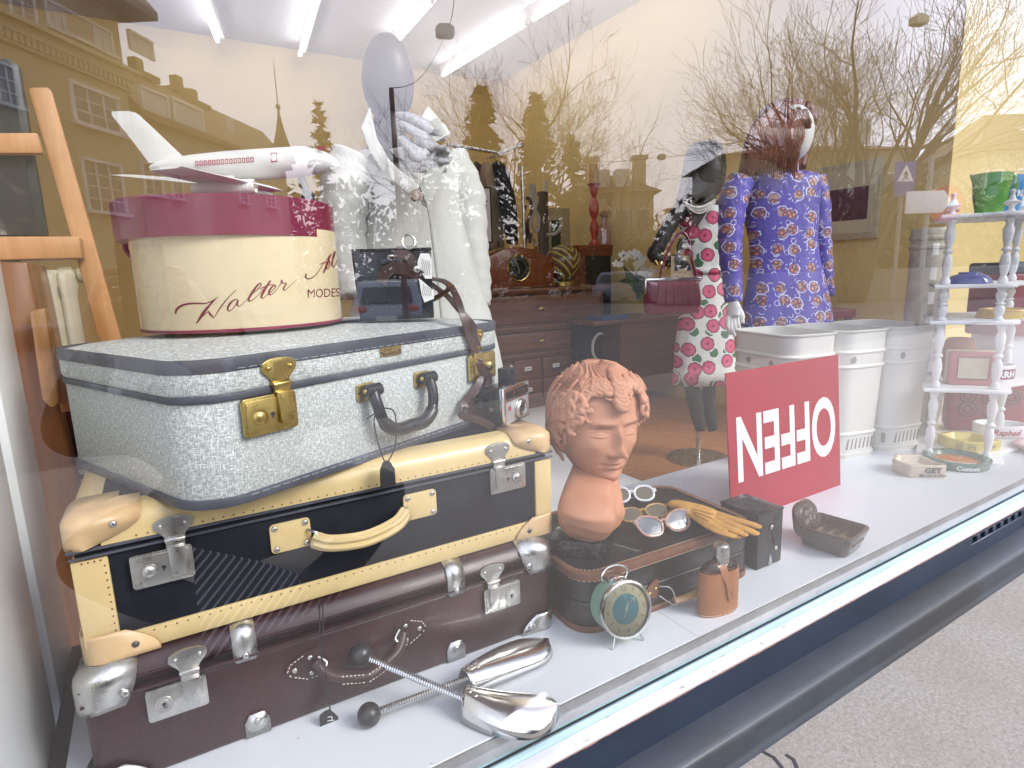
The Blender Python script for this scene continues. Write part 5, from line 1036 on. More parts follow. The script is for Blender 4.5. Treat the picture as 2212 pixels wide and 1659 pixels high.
def on(x, y, i): return V((so_.x + x, so_.y + y, FZ + zsh[i] + .0112))
def jug(label, cat, loc, rz, mat, s=1.0, txt=None):
    T = thing('ceramic_jug', label, cat, loc, rz)
    b = B(); b.at(sc=s); b.lathe([(.030, 0), (.036, .004), (.046, .05), (.050, .09), (.052, .115), (.0535, .118), (.050, .116), (.047, .09), (.034, .012), (.001, .01)], 10, 1, .8); b.build('jug_body', mat, T, ang=30)
    b = B(); b.at(sc=s); b.tube(spl([(-.048, 0, .104), (-.064, 0, .112), (-.074, 0, .085), (-.062, 0, .045), (-.042, 0, .03)], 5), .0065, 10); b.at(sc=s).loft([[(.046, -.014, .085), (.046, .014, .085)], [(.064, -.006, .112), (.064, .006, .112)], [(.068, -.002, .119), (.068, .002, .119)]], False, False, False); b.build('jug_handle', mat, T, solid=0)
    if txt: b = B(); letters(b, txt, .024, lambda u, v: V(((.0495) * s * math.sin(u / .05), -(.0405) * s * math.cos(u / .05) - .001, .055 + v)), .001); b.build('jug_lettering', M['white'], T, smooth=False)
    return T
jug('bright green faceted ceramic jug on the top shelf', 'jug', on(.145, -.035, 4), R(150), plain('green_glaze', (.10, .34, .045), .15, coat=.7, var=.1), 1.0)
jug('sky blue faceted ceramic jug on the top shelf at the picture edge', 'jug', on(.27, -.03, 4), R(-20), plain('blue_glaze', (.045, .30, .62), .15, coat=.7, var=.06), 1.0, 'RI')
T = thing('ceramic_bowl', 'dark blue shallow bowl upside down on the shelf below the jugs', 'bowl', on(.10, -.02, 3)); b = B(); b.lathe([(.060, 0), (.057, .012), (.045, .024), (.026, .030), (.001, .031)], 32); b.lathe([(.028, .03), (.027, .0345), (.024, .0345), (.023, .03)], 24, cap=False); b.build('bowl_body', plain('cobalt_glaze', (.012, .03, .28), .12, coat=.7), T)
T = tray('yellow_ashtray', 'round yellow ashtray with a red label on the middle shelf', [(x * .062, y * .062) for x, y in cir], 0, .028, [plain('yellow_enamel', (.68, .44, .05), .3, coat=.3)], on(.19, -.085, 2), R(-40), .014, .4, 1.1)
b = B(); lab = lambda u, v: V(((.0655 - .1 * v) * math.sin(u / .062), -(.0655 - .1 * v) * math.cos(u / .062), v)); b.grid(lambda i, j: lab(-.036 + .072 * i, .006 + .017 * j), 10, 1); b.build('ashtray_label', M['signred'], T)
b = B(); letters(b, 'SUZE', .014, lambda u, v: lab(u, v + .0095) * 1.012, .0006); b.build('ashtray_lettering', yel, T, smooth=False)
T = thing('tin_box', 'pink and cream tin box shaped like a book on the lower shelf', 'tin', on(.135, -.035, 1), R(-56)); pk = plain('pink_tin', (.46, .14, .15), .4, var=.1, coat=.2); cm = plain('cream_tin', (.62, .56, .40), .4, var=.06)
b = B(); b.box(-.062, .062, -.035, .035, 0, .105); b.build('tin_body', pk, T, bev=.006); b = B(); b.box(-.0625, -.06, -.019, .019, .003, .1055); b.box(-.062, .062, -.019, .019, .1045, .1058); b.build('cream_panel', cm, T, bev=.0005, seg=1); b = B(); b.box(-.038, .038, -.0358, -.0345, .022, .086); b.build('front_label', cm, T, bev=.0004, seg=1)
b = B(); 
for s_ in (-.040, .040): b.box(s_ - .001, s_ + .001, -.0362, -.0345, .018, .09)
for z_ in (.019, .089): b.box(-.04, .04, -.0362, -.0345, z_ - .001, z_ + .001)
b.build('label_border', M['trimbrown'], T, smooth=False)
T = tray('round_ashtray', 'white round ashtray lettered BYRRH on a dark red band, on the lower shelf', [(x * .055, y * .055) for x, y in cir], 0, .052, [M['white']], on(.265, -.05, 1), R(-48), .006, .3, .96)
bd = lambda u, v: V((.0556 * math.sin(u / .055), -.0556 * math.cos(u / .055), v)); b = B(); b.grid(lambda i, j: bd(-.16 + .32 * i, .009 + .032 * j), 40, 1); b.build('colour_band', plain('dark_red_band', (.22, .02, .05), .35), T); b = B(); letters(b, 'BYRRH', .027, lambda u, v: bd(u, v + .0155) * 1.012, .0012, True, 0, 1.05); b.build('ashtray_lettering', M['white'], T, smooth=False)
T = thing('flower_pot', 'orange terracotta coloured pot on the lower shelf behind the tin', 'pot', on(.29, .06, 1)); b = B(); b.lathe([(.040, 0), (.046, .004), (.050, .06), (.044, .11), (.036, .125), (.03, .12), (.03, .08)], 28); b.build('pot_body', plain('orange_clay', (.48, .20, .09), .5, var=.1), T)
b = B(); b.at(0, 0, .06, R(90), 0, 0); b.build('pot_label', M['ink'], T) if False else None
T = thing('handbag', 'red tin bag with dark ring pattern standing behind the shelf', 'bag', (2.55, .29, FZ), R(-55)); b = B(); b.loft([[(x, y, z) for x, y in rr(-.12 * k, .12 * k, -.05, .05, .03)] for z, k in ((0, .9), (.02, 1), (.15, 1), (.19, .96))]); b.build('bag_body', plain('red_tin', (.34, .03, .04), .4, var=.12), T)
b = B()
for x, z, s_ in ((-.065, .135, 1), (-.062, .085, 1.1), (0, .13, 1), (.01, .08, 1.1), (.06, .135, 1)):
    for r_ in (.024, .012): b.tube([(x + r_ * s_ * math.cos(a), -.0505, z + r_ * s_ * math.sin(a)) for a in [2 * math.pi * k / 20 for k in range(20)]], .0025, 6, True)
b.build('ring_pattern', plain('pattern_dark', (.035, .02, .02), .5), T)
T = thing('white_cup', 'pale faceted cup standing behind the lowest shelf', 'cup', (2.33, .40, FZ)); b = B(); b.lathe([(.045, 0), (.05, .003), (.066, .165), (.064, .167), (.060, .16), (.045, .01)], 9); b.build('cup_body', plain('pale_glaze', (.55, .53, .44), .3, coat=.3), T, ang=20)
T = tray('white_ashtray', 'white fluted ashtray with red script Raphael stacked on another behind the yellow one', [(x * .078 * (1 + .03 * (k % 4 == 0)), y * .055) for k, (x, y) in enumerate(cir)], 0, .042, [M['white']], (2.43, .20, FZ + .022), R(-45), .010, .3, .95)
fR = lambda u, v: V((.0775 * math.sin(u / .075), -.0560 * math.cos(u / .075), v)); b = B(); letters(b, 'Raphael', .026, lambda u, v: fR(u, v + .012), .0006, True, .3); b.build('ashtray_lettering', M['signred'], T, smooth=False)
b = B()
for k in range(12): u = -.05 + .009 * k; b.ell(fR(u, .006), (.0012, .0012, .0012), 6, 4)
b.build('dot_print', M['signred'], T)
tray('white_ashtray', 'white fluted ashtray underneath the one lettered Raphael', [(x * .080, y * .058) for x, y in cir], 0, .021, [M['white']], (2.43, .20, FZ), R(-45), .010, .6, .96)
T = tray('pink_ashtray', 'pale pink oval ashtray at the right picture edge', [(x * .085, y * .07) for x, y in cir], 0, .026, [plain('pink_ceramic', (.60, .38, .40), .3, coat=.4, var=.06)], (2.40, .065, FZ), R(-40), .02, .4, .7)
T = thing('cream_canister', 'tall cream ribbed canister behind the shelf near the right wall', 'canister', (2.78, .62, FZ + .30)); b = B(); b.lathe([(.07, 0), (.07, .36), (.075, .365), (.075, .375), (.07, .38), (.07, .395), (.075, .4), (.075, .41), (.07, .415), (.07, .43), (.066, .445), (.001, .445)], 28); b.build('canister_body', plain('cream_metal', (.58, .54, .42), .4), T)
b = B(); b.lathe([(.072, -.30), (.072, 0)], 20); b.build('canister_stand', M['white'], T)
T = thing('red_cool_box', 'glossy dark red lidded box at the right picture edge behind the shelf', 'box', (2.86, .36, FZ), R(-30)); b = B(); b.box(-.10, .14, -.09, .09, .32, .56); b.build('box_body', plain('red_lacquer', (.26, .012, .018), .22, coat=.5), T, bev=.012, seg=3); b = B(); b.box(-.105, .145, -.095, .095, .56, .60); b.build('box_lid', plain('blue_grey_lid', (.10, .12, .15), .4), T, bev=.012, seg=3); b = B(); b.box(-.08, .12, -.07, .07, 0, .32); b.build('box_stand', M['white'], T)
# ------------------------------------------------------------------ metal shoe trees with springs
def shoe_tree(label, heel, toe, ball, zb, flip, w):
    heel, toe, ball = V(heel), V(toe), V(ball); d = toe - heel; L = d.length; rz = math.atan2(d.y, d.x)
    T = thing('shoe_tree', label, 'shoe tree', heel, rz, 'pair of sprung metal shoe trees'); Mi = Matrix.Rotation(-rz, 3, 'Z')
    b = B()
    def fn(i, j):                                 # i along, j across
        s = i; a = -1 + 2 * j; hw = w * (.62 + .46 * math.sin(min(1, s * 1.25) * math.pi * .56)) * (1 if s < .7 else math.sqrt(max(.0, 1 - ((s - .7) / .3) ** 2.2)))
        x = s * L; y = a * hw + flip * w * (-.25 + 1.0 * s * (1 - s)) ; dome = math.sqrt(max(0, 1 - min(1, abs(a)) ** 2.2)); h = w * (.95 - .45 * s) * dome
        zc = (toe.z - heel.z) * s
        return V((x, y, zc + h + .004))
    b.grid(fn, 26, 18); b.build('metal_last', M['chrome'], T, solid=.002)
    lb_ = Mi @ (ball - heel)
    b = B(); st_ = V((.006, flip * w * -.2, w * .45 + .004)); dv_ = lb_ - st_; n_ = int(dv_.length / .0036); uu = dv_.normalized(); p1_ = uu.cross(V((0, 0, 1))).normalized(); p2_ = uu.cross(p1_)
    b.tube([st_ + uu * (dv_.length * k / (n_ * 8)) + (p1_ * math.cos(2 * math.pi * k / 8) + p2_ * math.sin(2 * math.pi * k / 8)) * .0042 for k in range(n_ * 8 + 1)], .0016, 5); b.tube([st_, lb_], .0026, 8); b.build('coil_spring', M['chrome'], T)
    b = B(); b.ell(lb_, .0165, 24, 16); b.build('heel_ball', plain('ball_bakelite', (.02, .019, .02), .34, var=.4, coat=.2), T)
    b = B()
    for s_, a_ in ((.07, .35), (.07, -.1), (.14, .2), (.14, -.2)): p = fn(s_, .5 + a_ * .5); b.ell(p, (.0035, .0035, .002), 10, 6)
    b.build('rivet', M['steel'], T)
    return T
p1 = onZ(1000, 1508, FZ + .03); p2 = onZ(1205, 1540, FZ + .004); pb = onZ(768, 1408, FZ + .062)
shoe_tree('polished metal shoe tree nearer the window pane, its spring slanting up over the other', (p1.x, p1.y, FZ), (onZ(1206, 1536, FZ + .02).x, onZ(1206, 1536, FZ + .02).y, FZ), (pb.x, pb.y - .03, FZ + .075), 0, -1, .037)
q1 = onZ(998, 1450, FZ + .03); q2 = onZ(1178, 1375, FZ + .02); qb = onZ(797, 1544, FZ + .0165)
shoe_tree('polished metal shoe tree against the burgundy suitcase with its black ball on the floor', (q1.x, q1.y, FZ), (q2.x, q2.y, FZ), (qb.x, qb.y, FZ + .0165), 0, 1, .033)
# ------------------------------------------------------------------ inside the shop
z2 = lambda x, y: Zm(800, 0, 900, x, y); zc_ = lambda x, y: Zm(1150, 400, 450, x, y); zd = lambda x, y: Zm(1150, 640, 400 * 2212 / 1443, x, y)
CY_ = 3.29; FC = Face((2.0, CY_, SZ), 0)
T = thing('chest_of_drawers', 'dark walnut chest of many drawers with brass knobs and white drawer labels', 'chest of drawers', (2.0, CY_, SZ))
cw, chh_ = 1.30, .955
b = B(); b.box(0, cw, .02, .5, .06, chh_ - .03); b.box(.02, cw - .02, .03, .48, 0, .06); b.build('carcass', M['chest'], T)
b = B(); b.box(-.03, cw + .03, -.04, .52, chh_ - .03, chh_); b.box(-.01, cw + .01, -.015, .02, chh_ - .045, chh_ - .03); b.build('chest_top', M['chest'], T, bev=.006)
b = B(); b.box(-.01, cw + .01, -.03, .02, .645, .665); b.box(-.0, cw, -.015, .02, .625, .645); b.box(-.01, cw + .01, -.03, .02, .43, .45); b.box(0, cw, -.01, .02, .41, .43); b.build('moulding', M['chest'], T, bev=.004)
for s in (0, 1):
    b = B(); x = .02 + s * (cw - .12); b.loft([[(x, y, z), (x + .08, y, z)] for y, z in ((.02, .46), (-.01, .50), (-.005, .56), (-.03, .60), (-.05, .625), (.02, .63))], False, False, False)
    for k in range(4): b.box(x + .008 + k * .018, x + .018 + k * .018, .008, .021, .07, .40)
    b.build('corbel', M['chest'], T, solid=.004)
def drawer(x0, x1, za, zb, lab=None):
    b = B(); b.box(x0, x1, .004, .03, za, zb); D = b.build('drawer', M['chest'], T, bev=.003)
    cx, cz = (x0 + x1) / 2, (za + zb) / 2
    if lab is None: b = B(); b.ell((cx, -.012, cz), (.040, .016, .014), 16, 10); b.build('knob', M['brass'], D)
    else:
        b = B(); b.plate(rr(cx - .032, cx + .032, cz - .018, cz + .02, .003, 3), -.001, .005); b.build('label_card', M['paper'], D)
        b = B(); b.loft([[(cx - .032, y, z), (cx + .032, y, z)] for y, z in ((0, cz - .012), (-.012, cz - .012), (-.016, cz - .020), (-.010, cz - .026), (0, cz - .026))], False, False, False); b.build('cup_pull', M['darkmetal'], D, solid=.002)
        b = B(); letters(b, lab, .016, lambda u, v: V((cx + u, -.0016, cz + v + .002)), .0002); b.build('label_writing', M['ink'], D, smooth=False)
drawer(.05, cw - .05, .69, .90); drawer(.12, cw - .12, .47, .61)
nm = ['Faden', 'Spitzen', 'Knöpfe', 'Bänder', 'Garn', 'Nadeln', 'Kette', 'Borten']; i = 0
for r_ in range(2):
    for k in range(4): drawer(.12 + .27 * k, .12 + .27 * k + .25, .245 - .17 * r_, .40 - .17 * r_, nm[i]); i += 1
b = B(); b.box(1.35, 1.95, 1.35, 2.25, SZ, SZ + .06); b.box(1.5, 2.75, 2.6, 3.2, SZ, SZ + .03)
tag(b.build('white_plinth', M['wallwhite'], bev=.004), 'low white plinth board on the shop floor in front of the chest of drawers', 'plinth')
chz = SZ + chh_
# mantel clock
c0 = onY(*zc_(560, 1480), 3.42)
T = thing('mantel_clock', 'brown wooden mantel clock with humped top and brass dial on the chest', 'clock', (c0.x, 3.40, chz), 0)
sc_ = (onY(*zc_(980, 1440), 3.4).x - onY(*zc_(120, 1440), 3.4).x) / 2; hC = onY(*zc_(550, 1000), 3.4).z - chz
b = B(); o = spl2([(-sc_, .02), (-sc_, hC * .72), (-sc_ * .72, hC * .80), (-sc_ * .38, hC * .95), (0, hC), (sc_ * .38, hC * .95), (sc_ * .72, hC * .80), (sc_, hC * .72), (sc_, .02)], 5); b.plate(o[::-1], 0, .12); b.build('clock_case', M['clockwood'], T, bev=.004)
b = B(); b.box(-sc_ * 1.02, sc_ * 1.02, -.01, .13, .008, .024)
b.build('clock_base', M['clockwood'], T)
b = B(); b.box(-sc_ * .7, -sc_ * .3, .0, .02, 0, .009); b.box(sc_ * .1, sc_ * .3, 0, .02, 0, .009); b.build('clock_foot', M['chrome'], T)
rC = 28.5 / FPX * 4.55; 
b = B(); b.at(0, -.002, hC * .5, R(90)); b.lathe([(rC, -.002), (rC * 1.06, .004), (rC, .012), (rC * .93, .010)], 36, cap=False); b.build('bezel', M['brass'], T)
b = B(); b.at(0, -.002, hC * .5, R(90)); b.lathe([(.0001, .003), (rC, .003)], 36); b.build('dial', plain('old_dial', (.34, .28, .20), .35, .3), T)
b = B(); b.at(0, -.0065, hC * .5)
for k in range(12): a = R(30 * k); stroke(b, [(rC * .76 * math.cos(a), rC * .76 * math.sin(a)), (rC * .92 * math.cos(a), rC * .92 * math.sin(a))], .004, lambda u, v: V((u, 0, v)), 2)
stroke(b, [(0, 0), (-rC * .3, rC * .5)], .004, lambda u, v: V((u, -.001, v)), 2); stroke(b, [(0, 0), (rC * .05, -rC * .45)], .005, lambda u, v: V((u, -.001, v)), 2)
b.tube([(rC * .66 * math.cos(2 * math.pi * k / 24), 0, rC * .66 * math.sin(2 * math.pi * k / 24)) for k in range(24)], .002, 5, True); b.build('dial_marks', M['paper'], T)
b = B(); b.at(0, -.002, hC * .5, R(90)); b.lathe([(rC * .95, .010), (rC * .5, .018), (.0001, .021)], 32, cap=False); b.build('clock_glass', M['clear'], T)
# egg lamp with leaf stripes
t = NT('leaf_stripes'); sp = t.n('ShaderNodeSeparateXYZ'); t.l(t.co(), sp.inputs[0]); v = t.math('SUBTRACT', sp.outputs['Z'], t.math('MULTIPLY', t.math('ABSOLUTE', sp.outputs['X']), 1.1)); s_ = t.math('SINE', t.math('MULTIPLY', v, 96.))
t.col(t.ramp(s_, [(.35, (.12, .045, .02)), (.5, (.36, .36, .06)), (.9, (.44, .42, .09))], 'CONSTANT')); t.set(.3, coat=.4); M['leaf'] = t.mat
e0 = onY(*zc_(1110, 1455), 3.45); eh = onY(*zc_(1110, 960), 3.45).z - chz; er = (onY(*zc_(1280, 1200), 3.45).x - onY(*zc_(940, 1200), 3.45).x) / 2
T = thing('egg_vase', 'egg shaped vase with green and brown leaf stripes beside the mantel clock', 'vase', (e0.x, 3.45, chz))
b = B(); b.lathe([(er * math.sin(math.pi * k / 16) * (1 - .10 * math.cos(math.pi * k / 16)) + .001, .035 + (eh - .04) * (1 - math.cos(math.pi * k / 16)) / 2) for k in range(17)], 32); b.build('vase_body', M['leaf'], T)
b = B(); b.lathe([(er * .55, 0), (er * .62, .004), (er * .62, .035), (er * .55, .045), (er * .3, .046)], 28); b.build('vase_foot', M['brass'], T)
# clothes rack with garments and a framed notice
def seg(b, a, c, r): b.tube([a, c], r, 10)
RY = 4.0
pA0, pA1 = onY(*z2(1148, 300), RY), onY(*z2(1180, 1480), RY); pB0, pB1 = onY(*z2(972, 500), RY + .5), onY(*z2(992, 900), RY + .5)
T = thing('clothes_rack', 'chrome clothes rail on upright posts with garments on hangers', 'clothes rack', (pA1.x, RY, SZ))
o_ = V((pA1.x, RY, SZ))
b = B(); seg(b, V((0, 0, 0)), V((0, 0, 2.0)), .016); b.build('post', M['chrome'], T)
b = B(); seg(b, V((pB1.x - o_.x, .5, 0)), V((pB1.x - o_.x, .5, 2.0)), .014); b.build('post', M['chrome'], T)
jA, jB, jC, jD = [onY(*z2(*p), y) - o_ for p, y in (((1162, 868), RY), ((1045, 920), RY - .02), ((720, 868), RY + .05), ((975, 945), RY + .4))]
b = B(); seg(b, jA, jB, .015); seg(b, jB, jC, .013); seg(b, jB, jD, .014); b.ell(jA, .024, 12, 8); b.ell(jB, (.02, .02, .03), 12, 8)
for k in range(9): p = jC.lerp(jB, k / 12); b.tube([p + V((-.004, 0, 0)), p + V((.006, 0, 0))], .017, 10)
b.build('hanging_rail', M['steel'], T)
def garment(label, pts, d, mat, th, cat='jacket', piping=None):
    P = [onD(*z2(*p), d) for p in pts]; c = sum(P, V()) / len(P); T = thing('hanging_' + cat, label, cat, c, 0, 'garments on the clothes rail')
    n0 = V((math.sin(R(31)), math.cos(R(31)), 0)); b = B(); m_ = len(P)
    fr = [p - c for p in P]; inn = [p * .86 - n0 * th * .5 for p in fr]; bk = [p + n0 * th for p in fr]
    b.loft([bk, fr, inn]); o = b.build('cloth', mat, T, ang=80)
    if piping:
        for pp in piping: b = B(); b.tube(spl([onD(*z2(*p), d - th * .4) - c for p in pp], 4), .005, 5); b.build('piping', M['paper'] if mat == M['gb'] else M['blackm'], T)
    b = B(); tp = max(fr, key=lambda p: p.z); b.tube(spl([tp + V((0, .02, -.02)), tp + V((0, .02, .03)), tp + V((.015, .02, .045)), tp + V((.02, .02, .03))], 4), .003, 6); b.build('hanger_hook', M['steel'], T)
    return T
M['ga'] = plain('grey_violet_cloth', (.16, .14, .20), .85, var=.15); M['gc'] = plain('brown_cloth', (.07, .048, .038), .85); M['gd'] = plain('beige_cloth', (.50, .40, .27), .85, var=.1, scale=9); M['gb'] = plain('black_velvet', (.010, .009, .010), .8, var=.5); M['ge'] = plain('pink_beige', (.42, .30, .24), .85)
garment('black velvet jacket with white piping, frontmost on the rail', [(985, 985), (1015, 962), (1060, 985), (1105, 1080), (1138, 1260), (1142, 1460), (1075, 1462), (1040, 1300), (1010, 1100)], 4.85, M['gb'], .09, 'jacket', [[(1020, 970), (1050, 1030), (1055, 1060)], [(1085, 1010), (1105, 1100), (1110, 1300), (1118, 1480)]])
garment('beige coat with dark edging hanging behind the black jacket', [(945, 1010), (965, 968), (1000, 1000), (1035, 1150), (1062, 1480), (985, 1500), (975, 1200), (940, 1050)], 4.95, M['gd'], .09, 'coat', [[(975, 1010), (1005, 1060), (1018, 1200), (1022, 1480)]])
garment('pinkish beige blouse hanging between the brown and the beige garment', [(920, 1000), (940, 972), (965, 1000), (975, 1130), (930, 1140), (915, 1050)], 5.05, M['ge'], .06, 'blouse')
garment('brown jacket hanging on the rail beside the lilac one', [(870, 985), (890, 965), (925, 990), (935, 1140), (895, 1150), (870, 1060)], 5.15, M['gc'], .06, 'jacket')
garment('grey lilac coat nearest the mannequin on the rail', [(805, 975), (840, 955), (880, 985), (905, 1140), (985, 1500), (920, 1520), (850, 1250), (815, 1060)], 5.25, M['ga'], .08, 'coat')
pq = [onD(*z2(*p), 4.75) for p in ((845, 1140), (985, 1142), (992, 1466), (860, 1462))]
T = thing('framed_notice', 'printed notice in thin black frame hanging at the clothes rail', 'notice', pq[3], math.atan2(pq[2].y - pq[3].y, pq[2].x - pq[3].x)); Wn = (pq[2] - pq[3]).length; Hn = (pq[0] - pq[3]).length
b = B(); b.box(0, Wn, 0, .012, 0, Hn); b.build('notice_frame', M['blackm'], T); b = B(); b.box(.012, Wn - .012, -.002, .002, .012, Hn - .012); pp_ = b.build('notice_sheet', M['paper'], T)
b = B(); fN = lambda u, v: V((Wn * .5 + u, -.003, v))
for tx, s_, z_ in (('ATELIER', .022, .93), ('MODE VISION', .028, .885), ('Kontotheke', .062, .735), ('20er-Jahre', .056, .665), ('Ladenmöbel mit', .034, .55), ('antiker Kasse', .034, .50), ('Bern', .034, .45), ('Preis', .026, .21), ('Info         Kontakt', .02, .07)): letters(b, tx, s_ * Hn * 1.25 / .55 * .42, lambda u, v, z_=z_: fN(u, v + z_ * Hn), .0004)
b.build('notice_lettering', M['ink'], pp_, smooth=False)
# coat stand with white hooks
T = thing('coat_stand', 'dark wooden coat stand with curved cream hooks and hanging belts', 'coat stand', onY(*z2(1285, 1500), 3.2) , 0); T.location = (onY(*z2(1285, 1500), 4.1).x, 4.1, SZ); o_ = V(T.location); KD = 4.1
hk = lambda x, y, dy=0: onY(*z2(x, y), KD + dy) - o_
b = B(); a, c = hk(1262, 1150), hk(1312, 1150); b.box(a.x, c.x, -.03, .03, 0, a.z); b.build('stand_post', plain('dark_post', (.085, .065, .045), .4, coat=.2), T, bev=.006)
M['hook'] = plain('cream_hook', (.50, .48, .42), .35)
for pts, r in (([(1225, 1225), (1228, 1140), (1228, 1105)], .030), ([(1305, 1150), (1312, 1120), (1312, 1088)], .016), ([(1310, 1410), (1350, 1408), (1385, 1385), (1400, 1345), (1400, 1325)], .018), ([(1160, 1360), (1190, 1358), (1215, 1350)], .013), ([(1240, 1290), (1228, 1330), (1240, 1380), (1262, 1380), (1266, 1300), (1250, 1270)], .014)):
    b = B(); b.tube(spl([hk(*p, -.04) for p in pts], 5), r, 10); b.build('hook', M['hook'], T)
for pts, w_, mt in (([(1190, 1190), (1215, 1200), (1225, 1260), (1200, 1340), (1215, 1460)], .03, 'strap'), ([(1258, 1175), (1235, 1195), (1240, 1280), (1262, 1180)], .02, 'hook'), ([(1185, 1230), (1175, 1300), (1190, 1400), (1180, 1490)], .035, 'blackm'), ([(1215, 1400), (1235, 1440), (1250, 1500), (1225, 1500)], .03, 'darkwood'), ([(1240, 1390), (1232, 1440), (1250, 1475), (1262, 1450)], .02, 'hook')):
    b = B(); b.ribbon(spl([hk(*p, -.07) for p in pts], 5), w_, .006, (1, 0, .1)); b.build('belt', M[mt], T)
# framed green picture leaning against the back
gq = [onY(*z2(*p), 4.3) for p in ((1300, 1245), (1448, 1235), (1456, 1490), (1310, 1500))]
T = thing('framed_picture', 'dark green picture in a pale frame behind the egg vase', 'picture', (gq[3].x, 4.3, chz - .3)); W_ = gq[1].x - gq[0].x; H_ = gq[0].z - (chz - .3)
b = B(); b.box(0, W_, 0, .03, 0, H_); b.build('picture_frame', plain('pale_frame', (.48, .40, .24), .5), T, bev=.005); b = B(); b.box(.07, W_ - .12, -.003, .001, .06, H_ - .12); b.build('picture_canvas', plain('green_canvas', (.035, .055, .025), .6, var=.5, scale=14), T)
# cabinet with things on top
KY = 3.75; KC = Face((0, KY, 0), 0)
k0 = onY(*z2(1512, 1470), KY); k1 = onY(1425, 495, KY)
T = thing('display_cabinet', 'reddish wooden cabinet with dark glass front behind the floral mannequin', 'cabinet', (k0.x, KY, SZ)); kw_, kh_ = 1.25, k0.z - SZ
b = B(); b.box(0, .06, 0, .45, 0, kh_ - .05); b.box(kw_ - .06, kw_, 0, .45, 0, kh_ - .05); b.box(0, kw_, .42, .45, 0, kh_ - .05); b.box(.06, kw_ - .06, .0, .42, 0, .55); b.box(-.01, kw_ + .01, -.01, .46, kh_ - .05, kh_); b.box(.06, kw_ - .06, .0, .03, kh_ - .10, kh_ - .05); b.build('cabinet_body', M['clockwood'], T, bev=.004)
b = B(); b.box(.06, kw_ - .06, .02, .026, .55, kh_ - .1); b.build('glass_door', plain('dark_glass', (.012, .011, .010), .05, coat=.5), T)
for k in range(6):
    b = B(); x = .2 + .16 * k; b.lathe([(.028, .55), (.032, .56), (.036, .66), (.034, .66)], 14, cx=x, cy=-.03); b.build('drinking_glass', M['clear'], T) if False else None
cz = k0.z
def cp_(x, y, dy=.1): p = onY(*z2(x, y), KY + dy); return p
p = cp_(1583, 1470); 
T = thing('candlestick', 'tall turned red candlestick with thick yellow candle on the cabinet', 'candlestick', (cp_(1600, 1465).x, KY + .1, cz)); hs = cp_(1610, 1105).z - cz
b = B(); b.lathe([(.055, 0), (.05, .02), (.02, .06), (.03, .10), (.045, .16), (.03, .21), (.018, .24), (.04, .28), (.05, .34), (.036, .40), (.016, .43), (.03, .47), (.042, .52), (.03, .58), (.014, .72), (.016, hs - .05), (.055, hs - .01), (.065, hs), (.01, hs + .002)], 24); b.build('turned_stick', plain('red_lacquer_stick', (.46, .045, .025), .35, coat=.3), T)
b = B(); b.lathe([(.045, hs + .001), (.047, hs + .01), (.045, hs + (cp_(1610, 985).z - cp_(1610, 1100).z)), (.001, hs + (cp_(1610, 985).z - cp_(1610, 1100).z) - .006)], 24); b.build('candle', plain('yellow_wax', (.60, .36, .09), .5), T)
T = thing('glass_carafe', 'pinkish cut glass carafe beside the red candlestick', 'carafe', (cp_(1640, 1440).x, KY + .06, cz)); b = B(); b.lathe([(.06, 0), (.065, .01), (.065, .14), (.05, .17), (.018, .20), (.018, .25), (.035, .27), (.03, .30), (.001, .31)], 10); b.build('carafe_body', plain('pink_glass', (.42, .24, .18), .12, coat=.5, spec=.8), T, ang=20)
T = thing('old_radio', 'old grey and wooden radio set on the cabinet', 'radio', (cp_(1700, 1430).x, KY + .08, cz)); rw_ = cp_(1912, 1430).x - cp_(1700, 1430).x
b = B(); b.box(0, rw_, 0, .2, 0, .16); b.build('radio_body', plain('light_wood', (.34, .20, .09), .45), T, bev=.01); b = B(); b.box(-.01, rw_ + .01, -.012, .21, .16, .33); b.build('radio_top', plain('grey_case', (.10, .11, .12), .4), T, bev=.012)
b = B(); b.box(.12, .28, -.016, -.01, .19, .30); b.build('radio_dial', plain('blue_panel', (.10, .15, .2), .3), T); b = B(); b.at(rw_ * .72, -.014, .24, R(90)); b.lathe([(.036, 0), (.04, .01), (.03, .014), (.028, .004)], 20, cap=False); b.build('radio_knob', M['chrome'], T)
def foliage(b, c, rad, n, ls, seed, squash=1.0):
    r_ = random.Random(seed)
    for k in range(n):
        d = V((r_.gauss(0, 1), r_.gauss(0, 1), r_.gauss(0, 1) * squash)); d = d.normalized() * rad * r_.uniform(.3, 1) ** .5; p = V(c) + d; u = V((r_.gauss(0, 1), r_.gauss(0, 1), r_.gauss(0, 1))).normalized(); w_ = u.cross(V((r_.gauss(0, 1), r_.gauss(0, 1), r_.gauss(0, 1)))).normalized(); l_ = ls * r_.uniform(.6, 1.3)
        b.add([p - u * l_, p + w_ * l_ * .32, p + u * l_, p - w_ * l_ * .32], [(0, 1, 2, 3)])
M['leafg'] = plain('plant_leaf', (.06, .11, .03), .5, var=.4); M['petal'] = plain('white_petal', (.74, .72, .62), .5, var=.06); M['yellowgreen'] = plain('pale_leaf', (.30, .30, .12), .5, var=.3)
T = thing('pot_plant', 'small plant with pale leaves in a pot on top of the old radio', 'plant', (cp_(1725, 1320).x, KY + .15, cz + .33)); b = B(); foliage(b, (0, 0, .15), .13, 130, .035, 3); b.build('leaves', M['leafg'], T, smooth=False); b = B(); foliage(b, (0, -.04, .16), .12, 60, .03, 4); b.build('pale_flowers', M['yellowgreen'], T, smooth=False); b = B(); b.lathe([(.045, 0), (.055, .07), (.05, .072), (.045, .06)], 20); b.build('plant_pot', M['greytrim'], T)
